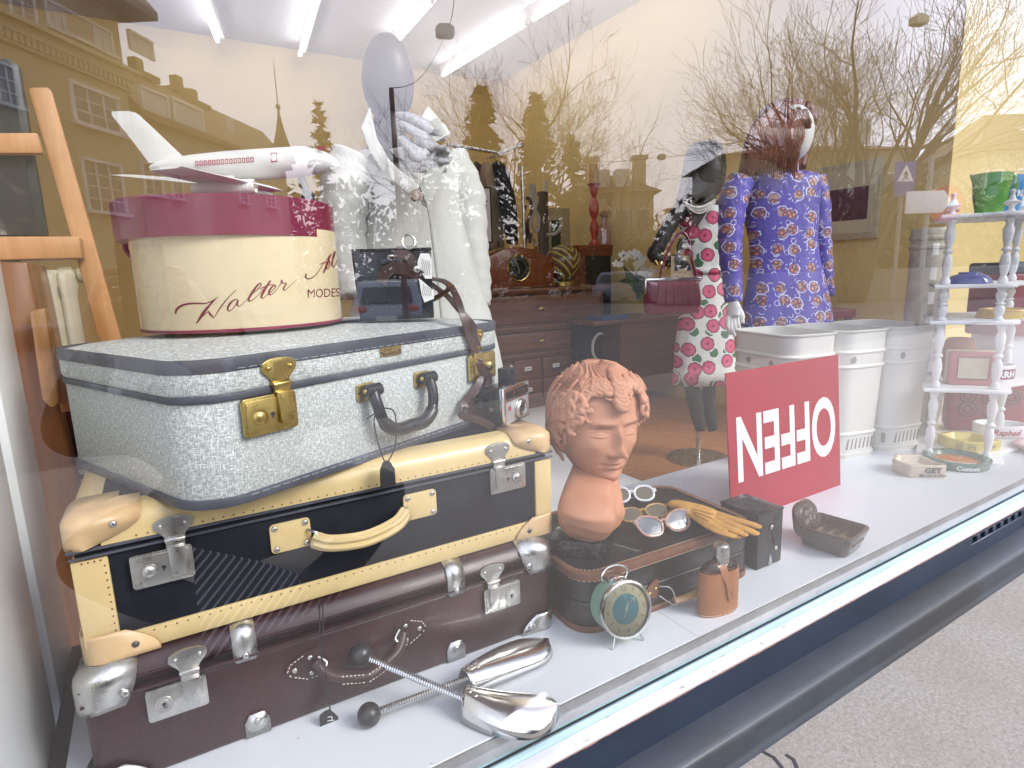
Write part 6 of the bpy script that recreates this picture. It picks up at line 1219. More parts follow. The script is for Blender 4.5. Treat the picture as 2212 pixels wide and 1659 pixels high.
T = thing('chrome_teapot', 'small round chrome pot on the right end of the radio', 'pot', (cp_(1882, 1300).x, KY + .15, cz + .332)); b = B(); b.ell((0, 0, .05), .055, 20, 14); b.tube(spl([(-.05, 0, .06), (-.09, 0, .05), (-.075, 0, .02)], 4), .007, 8); b.lathe([(.015, .1), (.008, .12), (.013, .13), (.001, .14)], 14); b.build('pot_body', M['chrome'], T)
# counter, bag, orchid
T = thing('shop_counter', 'plain brown wooden counter standing behind the terracotta head', 'counter', (3.12, 2.95, SZ), R(-4)); b = B(); b.box(.05, 1.6, 0, .5, .08, .655); b.build('counter_front', M['counter'], T); b = B(); b.box(-.22, 1.62, -.015, .52, .655, .685); b.build('counter_top', M['counter'], T, bev=.004); b = B(); b.box(-.2, .05, .25, .5, 0, .655); b.build('shelf_back', M['blackm'], T)
b = B(); b.box(-.2, .05, .0, .4, .34, .355); b.build('shelf_board', M['counter'], T); b = B(); b.tube([(-.07 + .08 * math.cos(a), .1, .47 + .11 * math.sin(a)) for a in [R(80 + 9 * k) for k in range(20)]], .012, 8); b.build('shelf_ring', M['hook'], T)
b = B(); b.box(-.1, .18, .05, .25, .686, .70); b.box(-.08, .2, .06, .26, .70, .712); tag(b.build('blue_folder', plain('blue_folder', (.05, .11, .28), .4)), 'flat blue folder lying on the brown counter', 'folder').location = (3.12, 2.95, SZ)
T = thing('orchid_plant', 'white flowering orchid standing by the crimson handbag', 'orchid', (3.05, 2.75, SZ + .95)); T.location = tuple(onD(*zc_(1950, 1330), 3.6)); o_ = V(T.location)
oc_ = lambda x, y, d=3.6: onD(*zc_(x, y), d) - o_
b = B()
def petal5(c, s, seed):
    r_ = random.Random(seed); n0 = V((-.5 + r_.uniform(-.4, .4), -.8, r_.uniform(-.3, .4))).normalized(); u = n0.cross(V((0, 0, 1))).normalized(); w_ = u.cross(n0)
    for k in range(5):
        a = R(90 + 72 * k + r_.uniform(-8, 8)); d = u * math.cos(a) + w_ * math.sin(a); e = n0.cross(d); ww = .52 if k in (1, 4) else .34
        ring = [c, c + d * s * .35 + e * s * ww * .8 + n0 * s * .08, c + d * s * .8 + e * s * ww * .75 + n0 * s * .14, c + d * s * 1.05 + n0 * s * .06, c + d * s * .8 - e * s * ww * .75 + n0 * s * .14, c + d * s * .35 - e * s * ww * .8 + n0 * s * .08]; b.add(ring, [(0, 1, 2, 3, 4, 5)])
for i, (x, y, s) in enumerate(((1830, 1110, 75), (1900, 1095, 60), (1975, 1090, 75), (2040, 1150, 75), (2010, 1215, 70), (1740, 1200, 50), (1790, 1210, 45), (2080, 1310, 85), (2170, 1300, 70), (1990, 1110, 50))): petal5(oc_(x, y, 3.6 - .02 * (i % 3)), s * .180 / FPX * 3.6, i)
b.build('blossoms', M['petal'], T, smooth=False)
b = B(); b.tube(spl([oc_(2020, 1400), oc_(2030, 1250), oc_(1980, 1110), oc_(1860, 1080), oc_(1760, 1180)], 6), .005, 6); b.tube(spl([oc_(2020, 1400), oc_(2060, 1320), oc_(2200, 1290)], 6), .005, 6); b.build('stem', M['leafg'], T)
b = B(); foliage(b, oc_(2010, 1420), .06, 12, .08, 9); b.build('leaves', M['leafg'], T, smooth=False)
# framed print on the right wall, red side table
XW = 3.779
f4 = [onX(*p, XW) for p in ((1764, 372), (1913, 333), (1899, 510), (1772, 525))]
ya_, yb_ = (f4[0].y + f4[3].y) / 2, (f4[1].y + f4[2].y) / 2; zt2, zb2 = (f4[0].z + f4[1].z) / 2, (f4[2].z + f4[3].z) / 2
T = thing('framed_print', 'small dark purple print in a wide pale frame on the right wall', 'picture', (XW, (ya_ + yb_) / 2, (zt2 + zb2) / 2)); hy, hz2 = (ya_ - yb_) / 2, (zt2 - zb2) / 2
M['palef'] = plain('pale_mount', (.58, .52, .36), .6, var=.03); b = B(); b.box(-.03, 0, -hy, hy, -hz2, hz2); b.build('picture_frame', plain('frame_wood', (.50, .44, .29), .5), T, bev=.004)
b = B(); b.box(-.034, -.028, -hy + .035, hy - .035, -hz2 + .035, hz2 - .035); b.build('mount_board', M['palef'], T)
i4 = [onX(*z_, XW - .035) for z_ in (Zm(1600, 0, 900, 1038, 1145), Zm(1600, 0, 900, 1278, 1115), Zm(1600, 0, 900, 1272, 1310), Zm(1600, 0, 900, 1033, 1335))]; c4 = V(T.location)
b = B(); y0_, y1_ = (i4[0].y + i4[3].y) / 2 - c4.y, (i4[1].y + i4[2].y) / 2 - c4.y; za_, zb_ = (i4[0].z + i4[1].z) / 2 - c4.z, (i4[2].z + i4[3].z) / 2 - c4.z
b.box(-.037, -.030, min(y0_, y1_), max(y0_, y1_), zb_, za_); b.build('print_sheet', plain('purple_print', (.10, .032, .055), .6, var=.35, scale=26), T)
r0 = onD(1840, 668, 3.6); T = thing('red_table', 'small table with dark red top standing behind the purple dress', 'table', (r0.x, r0.y, SZ), R(-31)); zt3 = r0.z - SZ; b = B(); b.box(-.22, .03, 0, .4, zt3 - .05, zt3); b.build('table_top', plain('dark_red_top', (.22, .02, .03), .35, coat=.2), T, bev=.006)
for x, y in ((-.2, .03), (.0, .03), (-.2, .37), (.0, .37)): b = B(); b.box(x - .015, x + .015, y - .015, y + .015, 0, zt3 - .05); b.build('leg', M['darkmetal'], T)
b = B(); b.box(-.2, -.12, .1, .115, zt3, zt3 + .15); tag(b.build('table_frame', M['palef']), 'small pale picture frame standing on the dark red table', 'picture frame'); bpy.data.objects['table_frame'].location = (r0.x, r0.y, SZ); bpy.data.objects['table_frame'].rotation_euler = (0, 0, R(-31))
# ------------------------------------------------------------------ left: easel, painting, radiator, cupboard
z8 = lambda x, y: (x * .4001, 88.5 + y * .4001)
EY = 1.02
def slab(b, pts, y, th): P = [onY(*z8(*p), y) for p in pts]; b.loft([[(p.x, y + th, p.z) for p in P], [(p.x, y, p.z) for p in P]])
E0 = onY(*z8(600, 1900), EY)
T = thing('wooden_easel', 'light beech studio easel carrying a dark painting at the left', 'easel', (0, 0, 0))
b = B(); slab(b, [(148, 262), (165, 250), (255, 248), (278, 268), (500, 1050), (900, 2500), (770, 2500), (380, 1050)], EY + .04, .03); b.build('leg', M['easel'], T, bev=.003)
b = B(); slab(b, [(-160, 262), (-30, 262), (40, 560), (95, 1060), (250, 2500), (120, 2500), (-30, 1060)], EY + .04, .03); b.build('leg', M['easel'], T, bev=.003)
b = B(); slab(b, [(-200, 495), (200, 495), (232, 605), (-200, 605)], EY - .035, .03); b.build('upper_rest', M['easel'], T, bev=.003)
b = B(); slab(b, [(-300, 1055), (428, 1055), (442, 1172), (-300, 1190)], EY - .06, .10); b.build('picture_tray', M['easel'], T, bev=.003)
t = NT('dark_painting'); vec = t.co(scale=(1, 1, .6)); f = t.noise(vec, 11, 6, .65, 1.5); t.col(t.ramp(f, [(.50, (.010, .0085, .007)), (.60, (.05, .04, .033)), (.68, (.42, .38, .33))])); t.set(.4, coat=.2); M['paint'] = t.mat
T = thing('oil_painting', 'dark painting with pale brushwork leaning on the easel', 'painting', (0, 0, 0))
b = B(); slab(b, [(-300, 88), (40, 90), (100, 130), (255, 1050), (-150, 1050)], EY + .0, .035); b.build('painting_edge', plain('painted_edge', (.020, .020, .017), .5, var=.3), T, bev=.002)
b = B(); slab(b, [(-290, 100), (40, 100), (60, 130), (190, 1046), (-140, 1046)], EY - .003, .006); b.build('painting_canvas', M['paint'], T)
RDY = 1.32
T = thing('radiator', 'cream ribbed radiator with valve standing behind the easel', 'radiator', (0, 0, 0)); M['radc'] = plain('radiator_cream', (.60, .54, .40), .45, var=.05)
for k in range(5):
    q0, q1 = onY(*z8(330 - 68 * k, 1235), RDY), None; b = B(); b.at(q0.x, 0, 0)
    b.loft([[(.022 * math.cos(a) * s_, RDY + .07 + .07 * math.sin(a) * s_, z_) for a in [2 * math.pi * j / 14 for j in range(14)]] for z_, s_ in ((SZ, .6), (SZ + .05, .9), (q0.z - .07, .9), (q0.z - .04, 1.15), (q0.z - .01, 1.1), (q0.z, .7))]); b.build('rib', M['radc'], T)
v0 = onY(*z8(315, 1258), RDY); b = B(); b.at(v0.x - .03, RDY + .07, v0.z - .004, 0, R(90)); b.lathe([(.012, 0), (.012, .02), (.022, .024), (.024, .05), (.018, .055), (.014, .06), (.019, .065), (.019, .085), (.012, .088), (.001, .088)], 16); b.build('valve', plain('valve_grey', (.32, .28, .18), .4), T)
T = thing('wooden_cupboard', 'rough reddish brown wooden cupboard behind the white side wall', 'cupboard', (0, 0, 0)); KY2 = .74
b = B()
def wslab(pts, y, th): P = [onY(p[0], p[1], y) for p in pts]; b.loft([[(p.x, y + th, p.z) for p in P], [(p.x, y, p.z) for p in P]])
wslab([(-60, 566), (58, 566), (75, 640), (100, 760), (175, 1090), (230, 1440), (-60, 1440)], KY2 + .05, .25); b.build('cupboard_side', M['darkwood'], T, bev=.004)
b = B(); wslab([(62, 672), (98, 664), (128, 872), (112, 884), (90, 864)], KY2, .05); b.build('corner_post', plain('worn_wood', (.42, .20, .06), .4, var=.2, coat=.2), T, bev=.006)
b = B(); wslab([(106, 766), (142, 762), (176, 884), (132, 892)], KY2 + .02, .04); b.build('door_panel', M['darkwood'], T, bev=.004)
t = NT('orange_flowers'); v_ = t.n('ShaderNodeTexVoronoi'); v_.inputs['Scale'].default_value = 38; t.l(t.co(), v_.inputs['Vector']); t.col(t.ramp(v_.outputs['Distance'], [(.12, (.52, .26, .03)), (.3, (.42, .10, .01)), (.55, (.11, .02, .008)), (.8, (.04, .012, .008))])); t.set(.7); M['flow'] = t.mat
T = thing('flowered_fabric', 'orange and brown flowered fabric folded behind the suitcase stack', 'fabric', (0, 0, 0)); b = B(); wslab([(118, 886), (165, 886), (230, 1010), (152, 1018)], .86, .12); b.build('cloth', M['flow'], T, bev=.006)
T = thing('striped_fabric', 'white and black striped cloth under the flowered fabric', 'fabric', (0, 0, 0)); b = B()
for k in range(5): b.cur = k % 2; wslab([(150 + 2 * k, 1016 + 10 * k), (215 + 2 * k, 1014 + 10 * k), (215 + 2 * k, 1024 + 10 * k), (152 + 2 * k, 1026 + 10 * k)], .86 - .001 * k, .1)
b.build('cloth', [M['paper'], M['blackm']], T)
# ------------------------------------------------------------------ shop mannequins
CR, CF = V((math.cos(R(31.1)), -math.sin(R(31.1)), 0)), V((math.sin(R(31.1)), math.cos(R(31.1)), 0))
def sil(b, rows, d, ratio=.55, o=V(), n=28, wob=0., seed=0, e=.9, folds=0):
    """a body of rounded sections through measured half widths; rows: (y, left, right[, push back])"""
    rings = []; rn = random.Random(seed); ph = rn.uniform(0, 6)
    for rw in rows:
        y, xl, xr = rw[:3]; pb = rw[3] if len(rw) > 3 else 0; rt = rw[4] if len(rw) > 4 else ratio; c = onD((xl + xr) / 2, y, d) + CF * pb; hw = (xr - xl) / 2 / FPX * d; ring = []
        for k in range(n):
            a = 2 * math.pi * k / n; w_ = 1 + (wob * math.sin(folds * a + ph + y * .02) if wob else 0)
            ring.append(c + CR * (hw * math.copysign(abs(math.cos(a)) ** e, math.cos(a)) * w_) + CF * (hw * rt * math.copysign(abs(math.sin(a)) ** e, math.sin(a)) * w_) - o)
        rings.append(ring)
    return b.loft(rings)
q3 = lambda x, y: Zm(1600, 0, 900, x, y)
M['skinblack'] = plain('black_figure', (.016, .012, .010), .5, var=.1, coat=.06); M['skinwhite'] = plain('white_figure', (.74, .73, .70), .35, var=.02)
# 1. coat on an egg-headed figure
D1 = 1.95; base = onD(880, 1500, D1); o1 = V((base.x, base.y, SZ)); o1 = V((onD(885, 500, D1).x, onD(885, 500, D1).y, SZ))
T = thing('coat_mannequin', 'black egg headed mannequin without face wearing a pale trench coat and grey scarf', 'mannequin', o1)
b = B(); c = onD(838, 172, D1) - o1; b.ell(c, (.083, .10, .138), 32, 24); sil(b, [(235, 815, 872), (262, 806, 872), (290, 800, 874), (330, 790, 890), (362, 760, 940)], D1, .8, o1); b.lathe([(.015, 0), (.015, .75)], 12, cx=0, cy=.1); b.lathe([(.16, 0), (.16, .012), (.02, .02)], 32, cx=0, cy=.1); b.build('figure', M['skinblack'], T, ang=180)
t = NT('pale_coat'); vec = t.co(); f = t.noise(t.co(scale=(1, 1, .35)), 5, 4, .6); t.col(t.ramp(f, [(.3, (.50, .50, .46)), (.7, (.60, .60, .555))])); t.set(.7, sheen=.1); t.bump(f, .6, .03); M['coat'] = t.mat
b = B(); rows = [(312, 800, 895, .02), (330, 768, 950, .01), (352, 752, 985), (400, 762, 990), (460, 774, 996), (520, 772, 1010), (580, 768, 1026), (640, 764, 1042), (680, 760, 1058), (760, 752, 1080), (900, 740, 1105)]
sil(b, rows, D1, .52, o1, 60, .018, 3, .9, 9); C_ = b.build('coat_body', M['coat'], T, ang=180)
def limb(name, pts, r, mat, d, o, parent, flat=1.0, ang=180):
    b = B(); P = [onD(p[0], p[1], d + (p[2] if len(p) > 2 else 0)) - o for p in pts]; n_ = 6; Q = spl(P, n_); m_ = len(Q) - 1; rs = []
    for i in range(len(Q)): f = i / m_ * (len(r) - 1); k = min(int(f), len(r) - 2); rs.append((r[k] + (r[k + 1] - r[k]) * (f - k)) * (1 + .05 * math.sin(i * 2.1)))
    b.tube(Q, rs, 16, flat=flat); return b.build(name, mat, parent, ang=ang)
limb('sleeve', [(770, 340), (748, 400), (742, 480), (748, 560), (760, 640)], [.075, .078, .07, .064, .058], M['coat'], D1 - .10, o1, T)
limb('sleeve', [(968, 345), (1002, 420), (1015, 520), (1024, 600), (1028, 660)], [.07, .072, .062, .058, .052], M['coat'], D1 + .10, o1, T)
b = B()                                            # lapels and turned-up collar
def flap(pts, d0, th=.012): P = [onD(p[0], p[1], d0 + (p[2] if len(p) > 2 else 0)) - o1 for p in pts]; n0 = -CF; b.loft([[p for p in P], [p - CF * th for p in P]])
flap([(905, 262, .02), (925, 230, .06), (962, 272, .05), (975, 290, .03), (930, 315, .0), (900, 330, -.02)], D1 - .17); flap([(782, 276), (800, 232, .06), (815, 300), (845, 350), (830, 372), (800, 330)], D1 - .16)
flap([(835, 340), (868, 372), (905, 400), (932, 440), (925, 452), (880, 420), (845, 390)], D1 - .23); flap([(962, 310), (975, 340), (945, 395), (932, 440), (905, 420), (920, 370)], D1 - .23)
b.build('collar', M['coat'], T, bev=.004, ang=60)
b = B()
for x, y in ((900, 423), (897, 560)): b.tube([onD(x, y, D1 - .262) - o1, onD(x, y, D1 - .235) - o1], [.018, .020], 18)
for x, y in ((900, 423), (897, 560)): b.tube([onD(x, y, D1 - .268) - o1, onD(x, y, D1 - .262) - o1], [.012, .014], 18)
b.build('coat_button', plain('horn_button', (.40, .33, .28), .3, coat=.4), T)
b = B(); b.tube(spl([onD(*p, D1 - .245) - o1 for p in ((908, 400), (925, 450), (935, 520), (945, 600), (955, 690))], 6), .004, 5); b.tube(spl([onD(*p, D1 - .235) - o1 for p in ((812, 470), (806, 540), (800, 620))], 5), .0035, 5); b.build('front_seam', plain('coat_seam', (.38, .38, .34), .8), T)
t = NT('scarf_silk'); vec = t.co(); f = t.noise(vec, 22, 5, .6, 2.); t.col(t.ramp(f, [(.35, (.30, .30, .32)), (.55, (.48, .48, .49)), (.7, (.12, .12, .14))])); t.set(.35, sheen=.3); t.bump(f, .8, .01); M['scarf'] = t.mat
b = B()
for k, (pts, r) in enumerate((([(868, 268, .0), (905, 292, -.02), (940, 322, -.02), (962, 350, .0)], .036), ([(872, 300, -.02), (900, 330, -.05), (935, 350, -.05), (958, 362, -.02)], .034), ([(880, 340, -.03), (905, 362, -.06), (925, 352, -.07), (945, 330, -.06)], .030), ([(925, 340, -.05), (955, 350, -.06), (965, 342, -.05)], .028), ([(862, 250, .03), (895, 258, .0), (935, 282, .02), (960, 300, .04)], .034), ([(940, 325, -.07), (958, 322, -.08), (966, 332, -.07)], .022))): Q = spl([onD(x, y, D1 - .17 + dz) - o1 for x, y, dz in pts], 7); b.tube(Q, [r * (1 + .07 * math.sin(i * .9 + k)) * (.55 + .45 * math.sin(math.pi * (i + 1) / (len(Q) + 1))) for i in range(len(Q))], 12, flat=.5)
b.build('scarf', M['scarf'], T, ang=180)
# 2. violet dress, long auburn wig
D2 = 2.62; o2 = V((onD(1690, 500, D2).x, onD(1690, 500, D2).y, SZ))
T = thing('dress_mannequin', 'white mannequin with long auburn wig in a short violet paisley dress', 'mannequin', o2)
b = B(); c = onD(1716, 288, D2 - .05) - o2; b.ell(c, (.078, .085, .115), 28, 20, Matrix.Rotation(R(-50), 3, 'Z')); sil(b, [(318, 1682, 1726), (345, 1686, 1722), (372, 1684, 1724)], D2, .9, o2)
sil(b, [(700, 1612, 1790), (800, 1620, 1786), (1100, 1640, 1760), (1500, 1665, 1735)], D2, .5, o2); b.tube([(.0, .0, .02), (0, 0, .5)], .015, 10); b.lathe([(.16, 0), (.16, .012), (.02, .02)], 32); b.build('figure', M['skinwhite'], T, ang=180)
def dressmat(name, kind):
    t = NT(name); sp_ = t.n('ShaderNodeSeparateXYZ'); t.l(t.co(rot=(0, 0, R(31))), sp_.inputs[0]); cb = t.n('ShaderNodeCombineXYZ'); t.l(sp_.outputs['X'], cb.inputs[0]); t.l(sp_.outputs['Z'], cb.inputs[1]); vec = cb.outputs[0]
    def vor(sc, rnd_=.75, off=(0, 0, 0), feat='F1'):
        m_ = t.n('ShaderNodeMapping'); m_.inputs['Location'].default_value = off; t.l(vec, m_.inputs[0]); v = t.n('ShaderNodeTexVoronoi'); v.voronoi_dimensions = '2D'; v.feature = feat; v.inputs['Scale'].default_value = sc; v.inputs['Randomness'].default_value = rnd_; t.l(m_.outputs[0], v.inputs['Vector']); return v
    nse = t.noise(vec, 60, 3, .6); warp = t.math('MULTIPLY', t.math('SUBTRACT', nse, .5), .16)
    if kind == 'rose':
        v1 = vor(9.8, .6); d = t.math('ADD', v1.outputs['Distance'], warp); v2 = vor(11, .8, (3.3, 1.7, 0)); d2 = t.math('ADD', v2.outputs['Distance'], warp); sel = t.ramp(t.n('ShaderNodeSeparateColor').outputs[0], [(0, 0), (1, 1)]) if False else None
        leaf = t.ramp(d2, [(.0, (.05, .17, .06)), (.20, (.06, .21, .08)), (.235, (.01, .03, .015)), (.27, (.76, .76, .74))], 'CONSTANT')
        c = t.mix(t.ramp(d, [(.43, 1.), (.44, 0.)], 'CONSTANT'), leaf, (.76, .76, .74)); rose = t.ramp(d, [(0, (.05, .01, .02)), (.045, (.62, .07, .17)), (.16, (.72, .16, .27)), (.20, (.60, .07, .17)), (.33, (.06, .015, .03)), (.375, (.76, .76, .74))], 'CONSTANT')
        c = t.mix(t.ramp(d, [(.37, 0.), (.376, 1.)], 'CONSTANT'), rose, c); t.col(c); t.set(.55, sheen=.05)
    else:
        base = t.ramp(t.noise(t.co(scale=(1, 1, .5)), 6, 3), [(.3, (.062, .042, .27)), (.7, (.105, .075, .42))]); v1 = vor(13.4, .5); d = t.math('ADD', v1.outputs['Distance'], t.math('MULTIPLY', warp, 1.3)); vs_ = vor(42, 1.0); v3 = vor(25, .9, (1.2, 4., 0))
        core = t.ramp(vs_.outputs['Distance'], [(.0, (.60, .50, .40)), (.16, (.46, .20, .10)), (.34, (.26, .07, .05)), (.5, (.08, .04, .12)), (.62, (.40, .26, .20))])
        c = t.mix(t.ramp(d, [(.245, 1.), (.27, 0.)]), base, core); ring = t.ramp(d, [(.30, 0.), (.315, 1.), (.355, 1.), (.37, 0.)]); gap = t.ramp(t.noise(vec, 24, 1), [(.44, 0.), (.5, 1.)]); c = t.mix(t.math('MULTIPLY', ring, gap), c, (.66, .64, .72))
        curl = t.math('MULTIPLY', t.ramp(v3.outputs['Distance'], [(.20, 0.), (.225, 1.), (.29, 1.), (.315, 0.)]), t.ramp(d, [(.37, 0.), (.40, 1.), (.56, 1.), (.6, 0.)])); curl = t.math('MULTIPLY', curl, t.ramp(t.noise(vec, 33, 1), [(.46, 0.), (.52, 1.)])); c = t.mix(curl, c, (.62, .60, .70)); t.col(c); t.set(.5, sheen=.1)
    t.bump(t.noise(t.co(scale=(1, 1, .4)), 14, 4, .6), .35, .015); return t.mat
M['violet'] = dressmat('violet_paisley', 'paisley'); M['rose'] = dressmat('rose_print', 'rose')
b = B(); rows = [(346, 1687, 1710, .01), (356, 1682, 1714, .01), (368, 1672, 1728, .01), (376, 1630, 1758), (384, 1612, 1768), (400, 1606, 1770), (430, 1608, 1768), (470, 1610, 1766), (520, 1620, 1764), (560, 1622, 1768), (610, 1614, 1780), (660, 1606, 1790), (700, 1601, 1796), (717, 1600, 1797)]
sil(b, rows, D2, .55, o2, 56, .01, 5, .9, 7); b.build('dress_body', M['violet'], T, ang=180)
limb('sleeve', [(1602, 388), (1585, 430), (1578, 500), (1578, 560), (1582, 610), (1584, 652)], [.056, .060, .050, .046, .040, .036], M['violet'], D2 - .10, o2, T)
limb('sleeve', [(1758, 386), (1768, 440), (1774, 520), (1780, 590), (1786, 640)], [.05, .052, .044, .04, .035], M['violet'], D2 + .10, o2, T)
b = B(); hp_ = lambda x, y, dd=0: onD(x, y, D2 - .12 + dd) - o2
b.tube(spl([hp_(1586, 652), hp_(1584, 668), hp_(1584, 684)], 4), [.024, .024, .032, .034, .034, .033, .033, .033, .033][:9], 12, flat=.55)
for k, (x0, x1, x2, y1, y2) in enumerate(((1574, 1572, 1580, 704, 722), (1580, 1579, 1588, 707, 726), (1586, 1587, 1595, 706, 724), (1592, 1594, 1600, 702, 716))): b.tube(spl([hp_(x0, 684), hp_(x1, y1), hp_(x2, y2, .01)], 4), [.0105] * 6 + [.008] * 3, 8)
b.tube(spl([hp_(1594, 664), hp_(1602, 680), hp_(1604, 698)], 4), [.012] * 6 + [.009] * 3, 8); b.build('hand', M['skinwhite'], T, ang=180)
t = NT('auburn_hair'); f = t.noise(t.co(scale=(9, 9, .5), rot=(0, R(10), 0)), 16, 5, .65); t.col(t.ramp(f, [(.3, (.06, .016, .006)), (.55, (.18, .050, .018)), (.75, (.32, .10, .034))])); t.set(.35, coat=.15); t.bump(f, .8, .006); M['hair'] = t.mat
b = B(); rows = [(212, 1696, 1716, .0), (217, 1672, 1732), (230, 1650, 1746), (250, 1636, 1752), (275, 1626, 1724, .03), (300, 1620, 1706, .05), (325, 1614, 1694, .05), (350, 1606, 1690, .03), (368, 1598, 1684, .01), (378, 1604, 1670, .0)]
sil(b, rows, D2, .72, o2, 48, .02, 8, .95, 13); 
for k in range(26):
    x = 1618 + k * 4.2; b.tube(spl([hp_(1690 + (k - 13) * .6, 225, .0), hp_(x + 8, 280, -.09), hp_(x - 2, 330, -.07), hp_(x - 10 + k * .3, 372 + (k % 5) * 3, -.03)], 6), [.010] * 6 + [.012] * 8 + [.008, .006, .004, .003, .002], 6)
b.build('wig', M['hair'], T, ang=180)
b = B(); b.loft([[hp_(1712, 330, .1), hp_(1732, 326, .12), hp_(1731, 366, .12), hp_(1708, 366, .1)], [hp_(1712, 330, .16), hp_(1732, 326, .18), hp_(1731, 366, .18), hp_(1708, 366, .16)]]); b.tube(spl([hp_(1720, 240, -.04), hp_(1742, 262, .0), hp_(1742, 280, .05)], 5), .02, 10); b.tube(spl([hp_(1740, 228, .05), hp_(1754, 260, .10), hp_(1740, 320, .14), hp_(1730, 362, .14)], 6), .022, 10)
for k in range(9): b.tube(spl([hp_(1700 + 5 * k, 238, -.06), hp_(1706 + 5 * k, 258, -.07), hp_(1708 + 5 * k, 276, -.05)], 4), .009, 6)
b.build('wig_fringe', M['hair'], T, ang=180)
# 3. black figure in a rose print dress
D3 = 3.35; o3 = V((onD(1510, 500, D3).x, onD(1510, 500, D3).y, SZ))
T = thing('floral_mannequin', 'black mannequin in a white dress printed with pink roses and pearl necklace', 'mannequin', o3)
b = B(); c = onD(1524, 372, D3) - o3; b.ell(c, (.085, .10, .125), 24, 18); sil(b, [(415, 1503, 1545), (432, 1506, 1546), (446, 1492, 1562)], D3, .8, o3); sil(b, [(440, 1500, 1556), (452, 1478, 1575), (480, 1478, 1575)], D3 - .01, .5, o3)
for x, dx in ((1496, .0), (1522, .06)): b.tube(spl([onD(x, 800, D3 + dx) - o3, onD(x + 6, 870, D3 + dx) - o3, onD(x + 18, 930, D3 + dx) - o3], 5), [.06, .058, .055, .052, .05, .046, .042, .04, .036, .032, .03], 12)
b.build('figure', M['skinblack'], T, ang=180)
b = B(); b.lathe([(.165, 0), (.165, .012), (.03, .016)], 40); b.tube([(0, 0, .01), (0, 0, .5)], .014, 10); T2 = b.build('stand_base', M['steel'], T); T2.location = V(onD(1508, 968, 3.38)) - o3; T2.location.z = 0
b = B(); sil(b, [(305, 1510, 1540), (312, 1490, 1556), (335, 1482, 1564), (365, 1478, 1566), (395, 1472, 1562), (420, 1466, 1552), (436, 1458, 1530)], D3 + .03, .8, o3, 36, .05, 4, .9, 6); sil(b, [(418, 1478, 1500), (432, 1458, 1496), (440, 1466, 1500)], D3 - .05, .6, o3); b.build('wig', plain('dark_wig', (.014, .010, .009), .4, coat=.2), T, ang=180)
b = B(); rows = [(446, 1470, 1600), (452, 1464, 1600), (470, 1464, 1598), (500, 1470, 1590), (540, 1478, 1582), (578, 1484, 1570), (590, 1486, 1568), (620, 1478, 1574), (680, 1468, 1580), (740, 1460, 1584), (800, 1454, 1590), (828, 1452, 1592)]
sil(b, rows, D3, .5, o3, 60, .025, 9, .92, 10); b.build('dress_body', M['rose'], T, ang=180)
b = B(); sil(b, [(578, 1483, 1572), (592, 1485, 1570)], D3 - .004, .52, o3, 40); b.build('dress_belt', M['rose'], T, ang=180)
b = B(); P = [onD(*p, D3 - .155) - o3 for p in ((1492, 444), (1528, 436), (1500, 486))]; b.loft([[onD(*p, D3 - .162) - o3 for p in ((1482, 441), (1540, 438), (1505, 492))], [onD(*p, D3 - .10) - o3 for p in ((1482, 441), (1540, 438), (1505, 492))]]); b.build('neckline', M['skinblack'], T)
b = B()
for k in range(24): f = k / 23; x = 1478 + 66 * f; y = 437 + 14 * math.sin(math.pi * f) - 5 * f; b.ell(onD(x, y, D3 - .175) - o3, .010 if 8 < k < 20 else .007, 8, 6)
for dy in (4, 8): b.tube(spl([onD(1479 + 66 * f, 438 + dy * .4 + (14 + dy) * math.sin(math.pi * f) - 5 * f, D3 - .172) - o3 for f in (0, .25, .5, .75, 1)], 5), .005, 6)
b.build('pearl_necklace', plain('pearls', (.72, .70, .66), .25, coat=.5), T)
limb('arm', [(1474, 452), (1450, 480), (1424, 530), (1412, 548), (1422, 560), (1446, 566), (1464, 556)], [.045, .042, .038, .036, .034, .03, .026], M['skinblack'], D3 - .12, o3, T)
b = B(); hq = lambda x, y, dd=-.16: onD(x, y, D3 + dd) - o3
b.tube([hq(1450, 566), hq(1460, 560)], [.03, .034], 12, flat=.6)
for k in range(4): b.tube(spl([hq(1458 + 2 * k, 562 - 3 * k), hq(1466 + 2 * k, 548 - 4 * k), hq(1464 + 2 * k, 530 - 5 * k)], 4), [.011] * 5 + [.009] * 4, 8)
b.tube(spl([hq(1456, 568), hq(1464, 580), hq(1462, 590)], 4), .011, 8); b.build('hand', M['skinblack'], T, ang=180)
b = B()
for k in range(3): c = hq(1420 + 8 * k, 556 + 4 * k, -.14); b.tube([c + V((.0, .02 * math.sin(a), 0)) + CR * (.045 * math.cos(a)) * .35 + V((0, 0, .045 * math.sin(a))) for a in [2 * math.pi * j / 18 for j in range(18)]], .005, 6, True)
b.build('bangle', M['gold'], T)
b = B(); c = hq(1464, 560, -.21); b.ell(c, (.024, .02, .03), 14, 10); b.build('ring_stone', plain('blue_stone', (.13, .15, .19), .25, coat=.4), T)
